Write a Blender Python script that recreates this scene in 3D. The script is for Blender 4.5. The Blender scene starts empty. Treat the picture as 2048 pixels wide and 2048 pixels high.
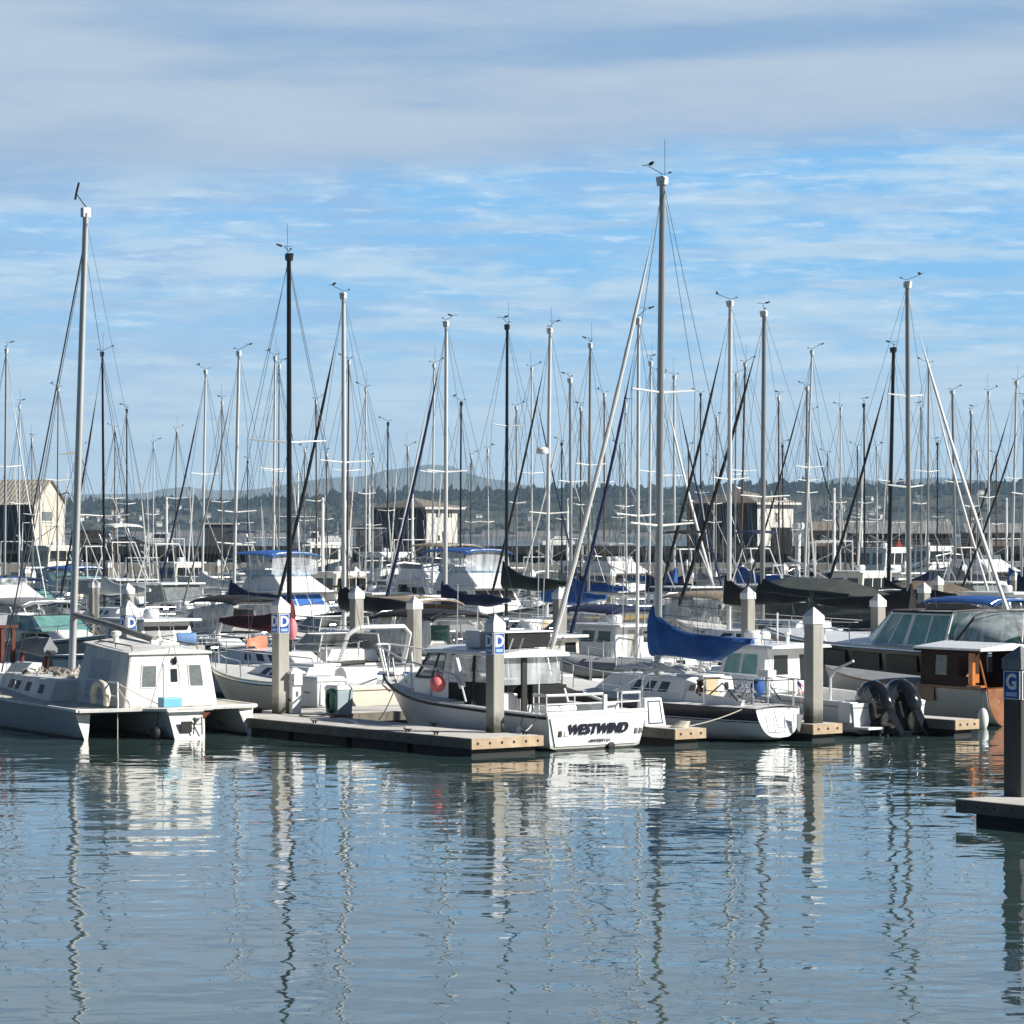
import bpy, math, random
from mathutils import Vector, Matrix, noise
R = math.radians
rnd = random.Random(7)
sc = bpy.context.scene
col = sc.collection
F, CH, HOR = 6000.0, 4.9, 1062.0        # focal length in photo pixels, eye height, horizon row

# ---------------------------------------------------------------- camera
cd = bpy.data.cameras.new('camera'); cam = bpy.data.objects.new('camera', cd); col.objects.link(cam)
cam.location = (0, 0, CH); cam.rotation_euler = (R(90), 0, 0)
cd.sensor_width = 36; cd.lens = 36*F/2048; cd.shift_y = (HOR-1024)/2048
cd.clip_start = 1; cd.clip_end = 60000
sc.camera = cam

# ---------------------------------------------------------------- sky
SUN_AZ, SUN_EL = 106.0, 30.0            # clockwise from the view direction, degrees
w = bpy.data.worlds.new('World'); sc.world = w; w.use_nodes = True
class NT:
    def __init__(s, tree): s.t = tree; s.n = tree.nodes; s.l = tree.links
    def new(s, typ, **kw):
        n = s.n.new(typ)
        for k, v in kw.items(): setattr(n, k, v)
        return n
    def put(s, sock, v):
        if isinstance(v, bpy.types.NodeSocket): s.l.new(v, sock)
        elif isinstance(v, bpy.types.Node): s.l.new(v.outputs[0], sock)
        else: sock.default_value = v
    def math(s, op, a, b=None, c=None, clamp=False):
        n = s.new('ShaderNodeMath', operation=op, use_clamp=clamp)
        for i, v in enumerate((a, b, c)):
            if v is not None: s.put(n.inputs[i], v)
        return n.outputs[0]
    def mix(s, f, a, b, blend='MIX'):
        n = s.new('ShaderNodeMix', data_type='RGBA', blend_type=blend)
        for k, v in ((0, f), (6, a), (7, b)):
            if isinstance(v, tuple) and len(v) == 3: v = (*v, 1)
            s.put(n.inputs[k], v)
        return n.outputs[2]
    def smooth(s, v, a, b, lo=0.0, hi=1.0):
        n = s.new('ShaderNodeMapRange', interpolation_type='SMOOTHSTEP')
        s.put(n.inputs[0], v)
        for k, x in ((1, a), (2, b), (3, lo), (4, hi)): s.put(n.inputs[k], x)
        return n.outputs[0]
    def noise(s, vec, scale=1.0, detail=4, rough=.5, dist=0.0, dim='3D'):
        n = s.new('ShaderNodeTexNoise', noise_dimensions=dim)
        s.put(n.inputs['Vector'], vec)
        for k, x in (('Scale', scale), ('Detail', detail), ('Roughness', rough), ('Distortion', dist)): s.put(n.inputs[k], x)
        return n.outputs[0]
    def xyz(s, x, y, z):
        n = s.new('ShaderNodeCombineXYZ')
        for i, v in enumerate((x, y, z)): s.put(n.inputs[i], v)
        return n.outputs[0]
    def map(s, vec, scale=(1, 1, 1), loc=(0, 0, 0), rot=(0, 0, 0)):
        n = s.new('ShaderNodeMapping'); s.put(n.inputs[0], vec)
        n.inputs[1].default_value = loc; n.inputs[2].default_value = rot; n.inputs[3].default_value = scale
        return n.outputs[0]
t = NT(w.node_tree)
bg = t.n['Background']; bg.inputs[1].default_value = 0.1
sky = t.new('ShaderNodeTexSky', sky_type='NISHITA', sun_disc=False)
sky.sun_elevation = R(SUN_EL); sky.sun_rotation = R(SUN_AZ); sky.altitude = 0; sky.air_density = 1; sky.dust_density = 0.3; sky.ozone_density = 3
tc = t.new('ShaderNodeTexCoord'); sp = t.new('ShaderNodeSeparateXYZ'); t.l.new(tc.outputs['Generated'], sp.inputs[0])
az = t.math('ARCTAN2', sp.outputs[0], sp.outputs[1]); el = t.math('ARCSINE', sp.outputs[2])
# clear sky, a little deeper blue than the model gives so near the horizon
clear = t.mix(1.0, sky.outputs[0], (0.80, 0.98, 1.20), 'MULTIPLY')
S = 9.5
def C(r, g, b): return (r*S, g*S, b*S)
# thin streaks of high cloud under the big bank
u1 = t.xyz(t.math('MULTIPLY', az, 9), t.math('MULTIPLY', el, 75), 0.3)
warp = t.noise(t.xyz(t.math('MULTIPLY', az, 14), t.math('MULTIPLY', el, 40), 4.0), 1, 3)
u1w = t.new('ShaderNodeVectorMath', operation='ADD'); t.l.new(u1, u1w.inputs[0]); t.l.new(t.xyz(0, t.math('MULTIPLY', t.math('SUBTRACT', warp, .5), 2.2), 0), u1w.inputs[1])
s1 = t.noise(u1w.outputs[0], 1.0, 7, .62)
s2 = t.noise(t.xyz(t.math('MULTIPLY', az, 30), t.math('MULTIPLY', el, 190), 2.0), 1.0, 6, .6)
s3 = t.noise(t.xyz(t.math('MULTIPLY', az, 5), t.math('MULTIPLY', el, 26), 7.7), 1.0, 4, .5)
left = t.smooth(az, 0.05, -0.15)                                   # the left half is more veiled
wis = t.math('ADD', t.math('MULTIPLY', s1, .62), t.math('MULTIPLY', s2, .38))
wis = t.math('ADD', wis, t.math('MULTIPLY', t.math('SUBTRACT', s3, .5), .30))
base = t.mix(.75, clear, t.mix(left, C(.112, .335, .60), C(.165, .335, .55)))
grey = t.smooth(t.noise(t.xyz(t.math('MULTIPLY', az, 13), t.math('MULTIPLY', el, 105), 11), 1, 6, .62), .47, .62)
base = t.mix(t.math('MULTIPLY', t.math('MULTIPLY', grey, t.smooth(az, .10, -.08)), .75), base, C(.22, .335, .53))
base = t.mix(t.math('MULTIPLY', t.smooth(wis, .415, .585), .90), base, C(.375, .495, .60))
fine = t.smooth(t.noise(t.xyz(t.math('MULTIPLY', az, 42), t.math('MULTIPLY', el, 260), 6.1), 1, 6, .65), .52, .68)
base = t.mix(t.math('MULTIPLY', t.math('MULTIPLY', fine, t.smooth(el, .02, .06)), .60), base, C(.46, .57, .67))
# haze towards the horizon
hz = t.smooth(el, 0.078, 0.002)
base = t.mix(t.math('MULTIPLY', hz, .88), base, C(.45, .53, .59))
lowstreak = t.smooth(t.noise(t.xyz(t.math('MULTIPLY', az, 7), t.math('MULTIPLY', el, 210), 5.5), 1, 5, .55), .50, .66)
base = t.mix(t.math('MULTIPLY', t.math('MULTIPLY', lowstreak, t.smooth(el, .012, .03)), .50), base, C(.27, .39, .545))
# the broad bank of stratus above
en = t.noise(t.xyz(t.math('MULTIPLY', az, 7), t.math('MULTIPLY', el, 30), 1.7), 1, 6, .6)
edge = t.math('ADD', t.math('MULTIPLY_ADD', az, 0.066, 0.1195), t.math('MULTIPLY', t.math('SUBTRACT', en, .5), .030))
bank = t.smooth(t.math('SUBTRACT', el, edge), -0.007, 0.012)
b1 = t.noise(t.xyz(t.math('MULTIPLY', az, 4.2), t.math('MULTIPLY', el, 34), 3.1), 1, 5, .5)
b2 = t.noise(t.xyz(t.math('MULTIPLY', az, 10), t.math('MULTIPLY', el, 70), 9.1), 1, 7, .62)
bb = t.math('ADD', t.math('MULTIPLY', b1, .66), t.math('MULTIPLY', b2, .34))
bankc = t.mix(t.smooth(bb, .38, .60), C(.185, .29, .445), C(.335, .40, .485))
under = t.smooth(t.math('SUBTRACT', el, edge), 0.020, 0.002)
bankc = t.mix(t.math('MULTIPLY', under, .55), bankc, C(.20, .30, .465))
low = t.mix(t.math('MULTIPLY', bank, .95), base, bankc)
# overhead the sky opens to clear, deep blue
deep = t.mix(1.0, sky.outputs[0], (.24, .27, .32), 'MULTIPLY')
behind = t.smooth(t.math('ABSOLUTE', az), .45, .9)
final = t.mix(t.math('MAXIMUM', t.smooth(el, .26, .44), behind), low, deep)
t.l.new(final, bg.inputs[0])

# ---------------------------------------------------------------- sun and exposure
ld = bpy.data.lights.new('sun', 'SUN'); ld.energy = 4.6; ld.angle = R(.5); ld.color = (1, .965, .90)
sun = bpy.data.objects.new('sun', ld); col.objects.link(sun)
sv = Vector((math.sin(R(SUN_AZ))*math.cos(R(SUN_EL)), math.cos(R(SUN_AZ))*math.cos(R(SUN_EL)), math.sin(R(SUN_EL))))
sun.rotation_euler = sv.to_track_quat('Z', 'Y').to_euler(); sun.location = (60, -20, 60)
vs = sc.view_settings; vs.view_transform = 'Standard'; vs.look = 'None'; vs.gamma = 1; vs.use_curve_mapping = False; vs.exposure = 0.64

# ---------------------------------------------------------------- helpers
def P(px, D, py=None, z=None):
    """world point seen at photo pixel px (and py) at distance D"""
    zz = z if z is not None else (CH-(py-HOR)*D/F if py is not None else 0.0)
    return Vector(((px-1024)*D/F, D, zz))
MATS = {}
def mat(name, c, rough=.5, metal=0.0, var=.10, dirt=0.0, dirtc=(.16, .13, .09), scale=3.0, streak=False, bump=0.0, bscale=40, spec=.5, alpha=1.0, coat=0.0):
    if name in MATS: return MATS[name]
    m = bpy.data.materials.new(name); m.use_nodes = True; k = NT(m.node_tree); b = k.n['Principled BSDF']
    o = k.new('ShaderNodeTexCoord').outputs['Object']
    vec = k.map(o, (1, 1, .22)) if streak else o
    cc = (*c, 1)
    if var or dirt:
        n = k.noise(vec, scale, 6, .6)
        lo = tuple(x*(1-var) for x in c); hi = tuple(min(1, x*(1+var*.6)) for x in c)
        cc = k.mix(k.smooth(n, .3, .7), lo, hi)
        if dirt:
            d = k.smooth(k.noise(vec, scale*2.3, 8, .68), .56, .74)
            cc = k.mix(k.math('MULTIPLY', d, dirt), cc, dirtc)
        k.put(b.inputs['Roughness'], k.smooth(n, .2, .8, max(.03, rough-.08), rough+.1))
    else: b.inputs['Roughness'].default_value = rough
    k.put(b.inputs['Base Color'], cc)
    b.inputs['Metallic'].default_value = metal; b.inputs['Specular IOR Level'].default_value = spec
    b.inputs['Alpha'].default_value = alpha; b.inputs['Coat Weight'].default_value = coat
    if bump:
        bn = k.new('ShaderNodeBump'); bn.inputs['Strength'].default_value = bump; bn.inputs['Distance'].default_value = .02
        if name.endswith('_canvas'):
            bn.inputs['Distance'].default_value = .06; k.put(bn.inputs['Height'], k.noise(k.map(o, (5.5, 5.5, 1.1)), 1.0, 4, .55, .6))
        else: k.put(bn.inputs['Height'], k.noise(o, bscale, 5, .6))
        k.l.new(bn.outputs[0], b.inputs['Normal'])
    MATS[name] = m; return m

class MB:
    """collects shapes and links them as one mesh object"""
    def __init__(s): s.v = []; s.f = []; s.sm = []; s.mi = []; s.att = {}; s.cur = 0
    def add(s, vs, fs, smooth=False):
        o = len(s.v); s.v += [tuple(x) for x in vs]
        for f in fs: s.f.append([i+o for i in f]); s.sm.append(smooth); s.mi.append(s.cur)
        return o
    def box(s, x0, x1, y0, y1, z0, z1, M=None):
        v = [Vector(p) for p in ((x0, y0, z0), (x1, y0, z0), (x1, y1, z0), (x0, y1, z0), (x0, y0, z1), (x1, y0, z1), (x1, y1, z1), (x0, y1, z1))]
        if M: v = [M @ p for p in v]
        s.add(v, [(0, 3, 2, 1), (4, 5, 6, 7), (0, 1, 5, 4), (1, 2, 6, 5), (2, 3, 7, 6), (3, 0, 4, 7)]); return s
    def hexa(s, v):
        s.add(v, [(0, 3, 2, 1), (4, 5, 6, 7), (0, 1, 5, 4), (1, 2, 6, 5), (2, 3, 7, 6), (3, 0, 4, 7)]); return s
    def tube(s, pts, r, n=6, cap=True, flat=1.0):
        pts = [Vector(p) for p in pts]; rings = []; up = None
        for i, p in enumerate(pts):
            d = (pts[min(i+1, len(pts)-1)]-pts[max(i-1, 0)]).normalized()
            if up is None: up = d.orthogonal().normalized() if abs(d.z) < .9 else Vector((1, 0, 0))
            a = (up-d*up.dot(d)).normalized(); up = a; b = d.cross(a)
            rr = r[i] if isinstance(r, (list, tuple)) else r
            rings.append([p+a*(rr*math.cos(2*math.pi*k/n))+b*(rr*flat*math.sin(2*math.pi*k/n)) for k in range(n)])
        s.loft(rings, True, cap, cap, True); return s
    def loft(s, rings, closed=True, cap0=False, cap1=False, smooth=False):
        n = len(rings[0]); o = s.add([p for r in rings for p in r], [])
        for i in range(len(rings)-1):
            for j in range(n if closed else n-1):
                k = (j+1) % n
                s.f.append([o+i*n+j, o+i*n+k, o+(i+1)*n+k, o+(i+1)*n+j]); s.sm.append(smooth); s.mi.append(s.cur)
        if cap0: s.f.append([o+j for j in reversed(range(n))]); s.sm.append(False); s.mi.append(s.cur)
        if cap1: s.f.append([o+(len(rings)-1)*n+j for j in range(n)]); s.sm.append(False); s.mi.append(s.cur)
        return s
    def lathe(s, prof, c=(0, 0, 0), n=12, M=None):
        c = Vector(c); rings = []
        for r, z in prof:
            q = [Vector((r*math.cos(2*math.pi*k/n), r*math.sin(2*math.pi*k/n), z)) for k in range(n)]
            rings.append([(M @ p if M else p)+c for p in q])
        s.loft(rings, True, True, True, True); return s
    def ball(s, c, r, nu=10, nv=7, M=None):
        if not isinstance(r, (tuple, list)): r = (r, r, r)
        prof = []; c = Vector(c)
        for j in range(nv+1):
            a = -math.pi/2+math.pi*j/nv; prof.append((max(1e-3, math.cos(a)), math.sin(a)))
        rings = []
        for q, z in prof:
            ring = [Vector((r[0]*q*math.cos(2*math.pi*k/nu), r[1]*q*math.sin(2*math.pi*k/nu), r[2]*z)) for k in range(nu)]
            rings.append([(M @ p if M else p)+c for p in ring])
        s.loft(rings, True, True, True, True); return s
    def panel(s, q, u0=0, u1=1, v0=0, v1=1, out=.006, th=.02):
        """thin slab lying on quad q (corners bottom-left, bottom-right, top-right, top-left seen from outside)"""
        a, b, c, d = [Vector(p) for p in q]; nrm = (b-a).cross(d-a).normalized()
        def at(u, v): return a.lerp(b, u).lerp(d.lerp(c, u), v)
        f = [at(u0, v0), at(u1, v0), at(u1, v1), at(u0, v1)]
        s.hexa([p+nrm*(out-th) for p in f]+[p+nrm*out for p in f]); return s
    def prism(s, poly, d):
        d = Vector(d); n = len(poly); p = [Vector(x) for x in poly]
        s.add(p+[x+d for x in p], [list(reversed(range(n))), list(range(n, 2*n))]+[[i, (i+1) % n, n+(i+1) % n, n+i] for i in range(n)]); return s
    def build(s, name, m, parent=None, bevel=0, seg=2):
        me = bpy.data.meshes.new(name); me.from_pydata([tuple(p) for p in s.v], [], s.f)
        ms = m if isinstance(m, (list, tuple)) else [m]
        for x in ms: me.materials.append(x)
        me.polygons.foreach_set('use_smooth', s.sm); me.polygons.foreach_set('material_index', s.mi)
        if any(s.sm): me.set_sharp_from_angle(angle=R(42))
        for k, vals in s.att.items():
            at = me.attributes.new(k, 'FLOAT', 'POINT'); at.data.foreach_set('value', vals)
        me.update()
        o = bpy.data.objects.new(name, me); col.objects.link(o)
        if parent is not None: o.parent = parent
        if bevel:
            b = o.modifiers.new('bevel', 'BEVEL'); b.width = bevel; b.segments = seg; b.limit_method = 'ANGLE'; b.angle_limit = R(35)
        return o
def thing(name, label, cat, loc=(0, 0, 0), rz=0.0, group=None):
    o = bpy.data.objects.new(name, None); col.objects.link(o); o.empty_display_size = .3
    o.location = loc; o.rotation_euler = (0, 0, rz); return tag(o, label, cat, group)
def tag(o, label, cat, group=None, kind=None):
    if label: o['label'] = label
    if cat: o['category'] = cat
    if group: o['group'] = group
    if kind: o['kind'] = kind
    return o
def struct(o, kind='structure'): o['kind'] = kind; return o
def bx(name, m, parent, *a, bevel=0): return MB().box(*a).build(name, m, parent, bevel)
def tb(name, m, parent, pts, r, n=6): return MB().tube(pts, r, n).build(name, m, parent)
def text(name, string, size, m, parent, M, shear=0.0, bold=0.0, ext=.002, sx=1.0):
    """flat lettering centred on M's origin, reading along M's x"""
    c = bpy.data.curves.new(name, 'FONT'); c.body = string; c.size = size; c.extrude = ext; c.shear = shear; c.offset = bold
    c.align_x = 'CENTER'; c.align_y = 'CENTER'; c.resolution_u = 3
    fo = bpy.data.objects.new(name, c); me = bpy.data.meshes.new_from_object(fo); bpy.data.objects.remove(fo)
    me.transform(M @ Matrix.Diagonal((sx, 1, 1, 1))); me.materials.clear(); me.materials.append(m)
    o = bpy.data.objects.new(name, me); col.objects.link(o); o.parent = parent; return o
def frame(o, x, y):
    """matrix with origin o, x axis x, y axis y"""
    x = Vector(x).normalized(); z = x.cross(Vector(y)).normalized(); y = z.cross(x)
    return Matrix(((x.x, y.x, z.x, o[0]), (x.y, y.y, z.y, o[1]), (x.z, y.z, z.z, o[2]), (0, 0, 0, 1)))
TH = R(37)
HV = Vector((-math.sin(TH), math.cos(TH), 0)); RV = Vector((math.cos(TH), math.sin(TH), 0))   # along a finger, away / across it, to the right
ROT_L, ROT_R = math.pi/2+TH, TH-math.pi/2       # boats with the bow away-left, boats with the bow towards the camera-right

# ---------------------------------------------------------------- water, shore, hills
def water_mat():
    m = bpy.data.materials.new('harbour_water'); m.use_nodes = True; k = NT(m.node_tree); b = k.n['Principled BSDF']
    o = k.new('ShaderNodeTexCoord').outputs['Object']
    b.inputs['Base Color'].default_value = (.046, .080, .076, 1); b.inputs['Roughness'].default_value = .02; b.inputs['IOR'].default_value = WIOR
    n1 = k.noise(k.map(o, (1.0, 1.25, 1), rot=(0, 0, .25)), .55, 2, .42, .3)
    n2 = k.noise(k.map(o, (1.0, 1.5, 1), rot=(0, 0, -.35)), 1.15, 2, .45, .4)
    n3 = k.noise(k.map(o, (1.0, 1.6, 1), rot=(0, 0, .1)), 3.6, 2, .5, .3)
    patch = k.smooth(k.noise(o, .09, 3, .5), .35, .68, .55, 1.15)
    n0 = k.noise(k.map(o, (1.0, 1.7, 1), rot=(0, 0, .12)), .15, 2, .5, .4)
    h = k.math('ADD', k.math('ADD', k.math('MULTIPLY', n1, .033), k.math('MULTIPLY', n0, .03)), k.math('MULTIPLY', k.math('MULTIPLY', n2, .0145), patch))
    h = k.math('ADD', h, k.math('MULTIPLY', k.math('MULTIPLY', n3, .0013), patch))
    bn = k.new('ShaderNodeBump'); bn.inputs['Strength'].default_value = 1; bn.inputs['Distance'].default_value = 1.0
    k.put(bn.inputs['Height'], h); k.l.new(bn.outputs[0], b.inputs['Normal'])
    return m
WIOR = 1.7
wm = MB(); wm.add([(-13000, -300, 0), (13000, -300, 0), (13000, 13500, 0), (-13000, 13500, 0)], [(0, 1, 2, 3)])
water = struct(wm.build('water', water_mat()))

def interp(tab, x):
    if x <= tab[0][0]: return tab[0][1]
    for (a, b), (c, d) in zip(tab, tab[1:]):
        if x <= c: return b+(d-b)*(x-a)/(c-a)
    return tab[-1][1]
def ramp_mat(name, build):
    m = bpy.data.materials.new(name); m.use_nodes = True; k = NT(m.node_tree); b = k.n['Principled BSDF']
    b.inputs['Roughness'].default_value = .95; b.inputs['Specular IOR Level'].default_value = .1
    g = k.new('ShaderNodeNewGeometry'); s2 = k.new('ShaderNodeSeparateXYZ'); k.l.new(g.outputs['Position'], s2.inputs[0])
    k.put(b.inputs['Base Color'], build(k, g.outputs['Position'], s2.outputs)); return m
HILL = [(-900, 1000), (-300, 1004), (120, 1005), (250, 1004), (370, 1000), (430, 1002), (513, 997), (600, 995), (642, 992), (675, 990), (800, 985), (946, 982), (1024, 981), (1085, 978), (1153, 975), (1224, 975), (1347, 978), (1411, 975), (1534, 971), (1580, 965), (1615, 968), (1656, 973), (1755, 975), (1850, 973), (1942, 967), (2048, 966), (2500, 962), (3200, 975)]
def hill_z(X, Y):
    px = 1024+X*F/3400; top = CH+(HOR-interp(HILL, px))*3400/F-3.5
    s = max(0, min(1.25, (Y-2860)/540.0))
    k = s*s*(3-2*s) if s < 1 else 1-.3*(s-1)
    k = .55*s*min(1, s)+.45*k if s < 1 else k
    n = noise.fractal(Vector((X/150, Y/150, 3)), 1.0, 2.0, 5)
    z = top*min(k, 1.02)+n*7*min(1, s*2.2)*(1 if s < .85 else .4)
    return max(z, -2+s*60) if s < .06 else z
def grid(nx, ny, x0, x1, y0, y1, fz):
    m = MB(); vs = []; fs = []
    for j in range(ny):
        for i in range(nx):
            X = x0+(x1-x0)*i/(nx-1); Y = y0+(y1-y0)*j/(ny-1); vs.append((X, Y, fz(X, Y)))
    for j in range(ny-1):
        for i in range(nx-1): a = j*nx+i; fs.append((a, a+1, a+nx+1, a+nx))
    m.add(vs, fs, True); return m
def hillcol(k, pos, xyz):
    n = k.noise(k.map(pos, (.007, .004, .03)), 1, 7, .65); n2 = k.noise(k.map(pos, (.02, .012, .06)), 1, 5, .6)
    c = k.mix(k.smooth(n, .44, .60), (.030, .040, .024), (.10, .095, .068))
    c = k.mix(k.math('MULTIPLY', k.smooth(n2, .50, .62), .8), c, (.022, .031, .02))
    c = k.mix(k.math('MULTIPLY', k.smooth(k.noise(k.map(pos, (.05, .02, .1)), 1, 3, .5), .64, .72), .6), c, (.26, .235, .20))
    return k.mix(k.smooth(xyz[2], 7.5, 3.5), c, (.20, .185, .16))
hills = struct(grid(200, 60, -1500, 1500, 2830, 4100, hill_z).build('hills', ramp_mat('hillside_scrub', hillcol)))
MTN = [(-900, 985), (-200, 990), (121, 989), (188, 987), (269, 985), (296, 983), (336, 974), (377, 970), (430, 977), (457, 975), (481, 977), (539, 972), (594, 962), (675, 951), (739, 948), (771, 937), (805, 933), (830, 930), (852, 924), (878, 927), (904, 929), (933, 943), (968, 953), (998, 958), (1024, 963), (1070, 973), (1200, 978), (1380, 966), (1440, 966), (1600, 970), (1642, 962), (1670, 954), (1696, 951), (1725, 955), (1741, 959), (1826, 954), (1869, 951), (1925, 955), (2005, 961), (2100, 962), (2600, 975), (3200, 980)]
def mtn_z(X, Y):
    px = 1024+X*F/11000; top = CH+(HOR-interp(MTN, px))*11000/F
    s = max(0, min(1, (Y-9200)/1800.0))
    q = noise.fractal(Vector((X/700, Y/900, 1)), 1.0, 2.0, 6)
    k = s*s*(3-2*s) if Y <= 11000 else 1-.5*(Y-11000)/1200
    return top*k+q*26*min(1, s*2)*(1-.75*max(0, s-.4)/.6)-6
def mtncol(k, pos, xyz):
    return k.mix(k.smooth(k.noise(k.map(pos, (.0016, .0012, .004)), 1, 6, .6), .42, .62), (.07, .085, .06), (.17, .15, .105))
mts = struct(grid(260, 40, -5200, 5200, 9200, 12200, mtn_z).build('mountains', ramp_mat('mountain_chaparral', mtncol)))
# the wooded ridge: one mass of crowns
tm = MB(); rt = random.Random(3)
def clump(m, c, r, h, rr):
    nu = 7; rings = []
    for j in range(5):
        a = -math.pi/2+math.pi*j/4; q = max(.05, math.cos(a))
        rings.append([(c[0]+r*q*math.cos(2*math.pi*i/nu)*rr.uniform(.55, 1.4), c[1]+r*q*math.sin(2*math.pi*i/nu)*rr.uniform(.75, 1.25), c[2]+h*math.sin(a)*rr.uniform(.7, 1.35)) for i in range(nu)])
    m.loft(rings, True, True, True, False)
for i in range(5200):
    X = rt.uniform(-760, 760); Y = 3400+rt.uniform(-80, 60) if rt.random() < .60 else rt.uniform(2940, 3380)
    if Y < 3300 and noise.noise(Vector((X/120, Y/90, 8))) < -.02: continue
    z = hill_z(X, Y); r = rt.uniform(1.8, 6.5); h = rt.uniform(1.3, 3.6)*(1.25 if Y > 3300 else .8)
    if rt.random() < .16: h *= 1.9; r *= .7
    clump(tm, (X, Y, z+h*.4), r, h, rt)
struct(tm.build('far_woods', mat('far_foliage', (.022, .029, .024), .95, var=.45, scale=.02, spec=.05)), 'stuff')
# pale houses across the bay
hm = mat('far_house_wall', (.62, .58, .52), .8); hr = mat('far_house_roof', (.30, .25, .21), .9)
def far_house(px, py, wpx, hpx, D):
    p = P(px, D, py); wd = wpx*D/F; hh = hpx*D/F; gz = hill_z(p.x, p.y)
    o = thing('house', 'small pale house among trees on the far hillside across the bay', 'house', (p.x, p.y, min(p.z-hh/2, gz+4)), rt.uniform(-.5, .5), 'houses on the far hillside')
    MB().box(-wd/2, wd/2, -4, 4, -6, hh*.66).build('wall', hm, o)
    MB().prism([(-wd/2-.5, -4.6, hh*.66), (-wd/2-.5, 4.6, hh*.66), (-wd/2-.5, 0, hh)], (wd+1, 0, 0)).build('roof', hr, o)
for i in range(46):
    px = rt.choice((rt.uniform(150, 420), rt.uniform(900, 1400), rt.uniform(1640, 2040), rt.uniform(1640, 1780), rt.uniform(165, 400)))
    D = rt.uniform(3050, 3330); p = P(px, D); z = hill_z(p.x, D)+3
    far_house(px, HOR-(z-CH)*F/D, rt.uniform(5, 15), rt.uniform(4.5, 7.5), D)
# the sea air between here and the hills
def haze():
    m = bpy.data.materials.new('sea_haze'); m.use_nodes = True; k = NT(m.node_tree)
    k.n.remove(k.n['Principled BSDF']); v = k.new('ShaderNodeVolumePrincipled')
    v.inputs['Color'].default_value = (.52, .77, 1, 1); v.inputs['Density'].default_value = HAZE; v.inputs['Anisotropy'].default_value = 0
    k.l.new(v.outputs[0], k.n['Material Output'].inputs['Volume'])
    o = MB().box(-14000, 14000, -600, 13700, -8, 330).build('haze', m); o['kind'] = 'stuff'; return o
HAZE = 7.0e-5
haze()
sc.cycles.volume_bounces = 1
# ================================================================ materials
WHITE = (.80, .80, .78)
gel = mat('gelcoat_white', WHITE, .28, var=.06, dirt=.20, dirtc=(.45, .42, .35), scale=1.4, streak=True)
oldwhite = mat('weathered_white_paint', (.74, .73, .69), .6, var=.16, dirt=.62, dirtc=(.24, .205, .15), scale=2.4, streak=True, bump=.25, bscale=14)
cream = mat('cream_gelcoat', (.74, .70, .60), .35, var=.06, dirt=.12, dirtc=(.4, .36, .28), scale=1.5, streak=True)
deckm = mat('deck_offwhite', (.70, .69, .65), .65, var=.08, dirt=.30, dirtc=(.38, .36, .30), scale=2.2)
mossy = mat('mossy_deck', (.60, .57, .46), .8, var=.15, dirt=.75, dirtc=(.16, .15, .07), scale=2.6)
glassm = mat('dark_window_glass', (.018, .022, .024), .06, var=0, spec=.8)
greyglass = mat('grey_window_glass', (.16, .18, .18), .25, var=.15, scale=5)
teal = mat('teal_window_glass', (.14, .31, .285), .05, var=.25, scale=3, spec=.9)
clearm = mat('clear_glass', (.42, .48, .47), .04, var=0, alpha=.32, spec=.8)
vinyl = mat('clear_vinyl', (.62, .65, .67), .10, var=.45, scale=3.5, alpha=.42, streak=True, spec=.9)
smoky = mat('smoky_vinyl', (.26, .28, .29), .10, var=.4, scale=2.5, alpha=.6, streak=True, spec=.9)
chrome = mat('stainless_tube', (.72, .73, .74), .22, 1.0, var=.05)
alloy = mat('anodised_alloy', (.50, .51, .50), .42, .35, var=.06, scale=.8, streak=True)
alloyw = mat('white_mast_paint', (.70, .70, .67), .4, var=.06, scale=.8, streak=True)
alloyg = mat('grey_mast_alloy', (.33, .33, .31), .45, .3, var=.08, scale=.8, streak=True)
blackm = mat('black_mast_paint', (.014, .014, .015), .35, var=.2)
brownm = mat('brown_mast_wood', (.14, .085, .05), .5, var=.2, streak=True)
wirem = mat('rigging_wire', (.20, .21, .22), .4, .7, var=0)
blackrub = mat('black_rubber', (.012, .012, .012), .6, var=.1)
blackcl = mat('black_canvas', (.013, .013, .014), .85, var=.25, scale=2, bump=.4, bscale=6)
navycl = mat('navy_canvas', (.012, .022, .075), .85, var=.25, scale=2, bump=.4, bscale=6)
bluecl = mat('blue_canvas', (.016, .098, .33), .8, var=.22, scale=2.5, bump=.4, bscale=7)
skycl = mat('bright_blue_canvas', (.025, .13, .42), .8, var=.2, scale=2, bump=.3, bscale=7)
tealcl = mat('aqua_canvas', (.22, .55, .56), .8, var=.15, scale=2)
redcl = mat('maroon_canvas', (.12, .018, .02), .85, var=.25, scale=2, bump=.3, bscale=7)
orangecl = mat('orange_canvas', (.70, .26, .16), .8, var=.1)
greencl = mat('dark_green_canvas', (.012, .026, .021), .85, var=.25, scale=2, bump=.3, bscale=7)
tarp = mat('grey_green_tarp', (.105, .115, .10), .85, var=.25, scale=1.2, dirt=.25, dirtc=(.05, .05, .045), bump=.4, bscale=3)
greycl = mat('grey_canvas', (.24, .25, .26), .85, var=.15, scale=2, bump=.3, bscale=7)
whitecl = mat('white_sailcloth', (.74, .73, .70), .75, var=.08, scale=3, bump=.35, bscale=8)
tancl = mat('tan_canvas', (.33, .26, .18), .85, var=.15, scale=2)
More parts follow.
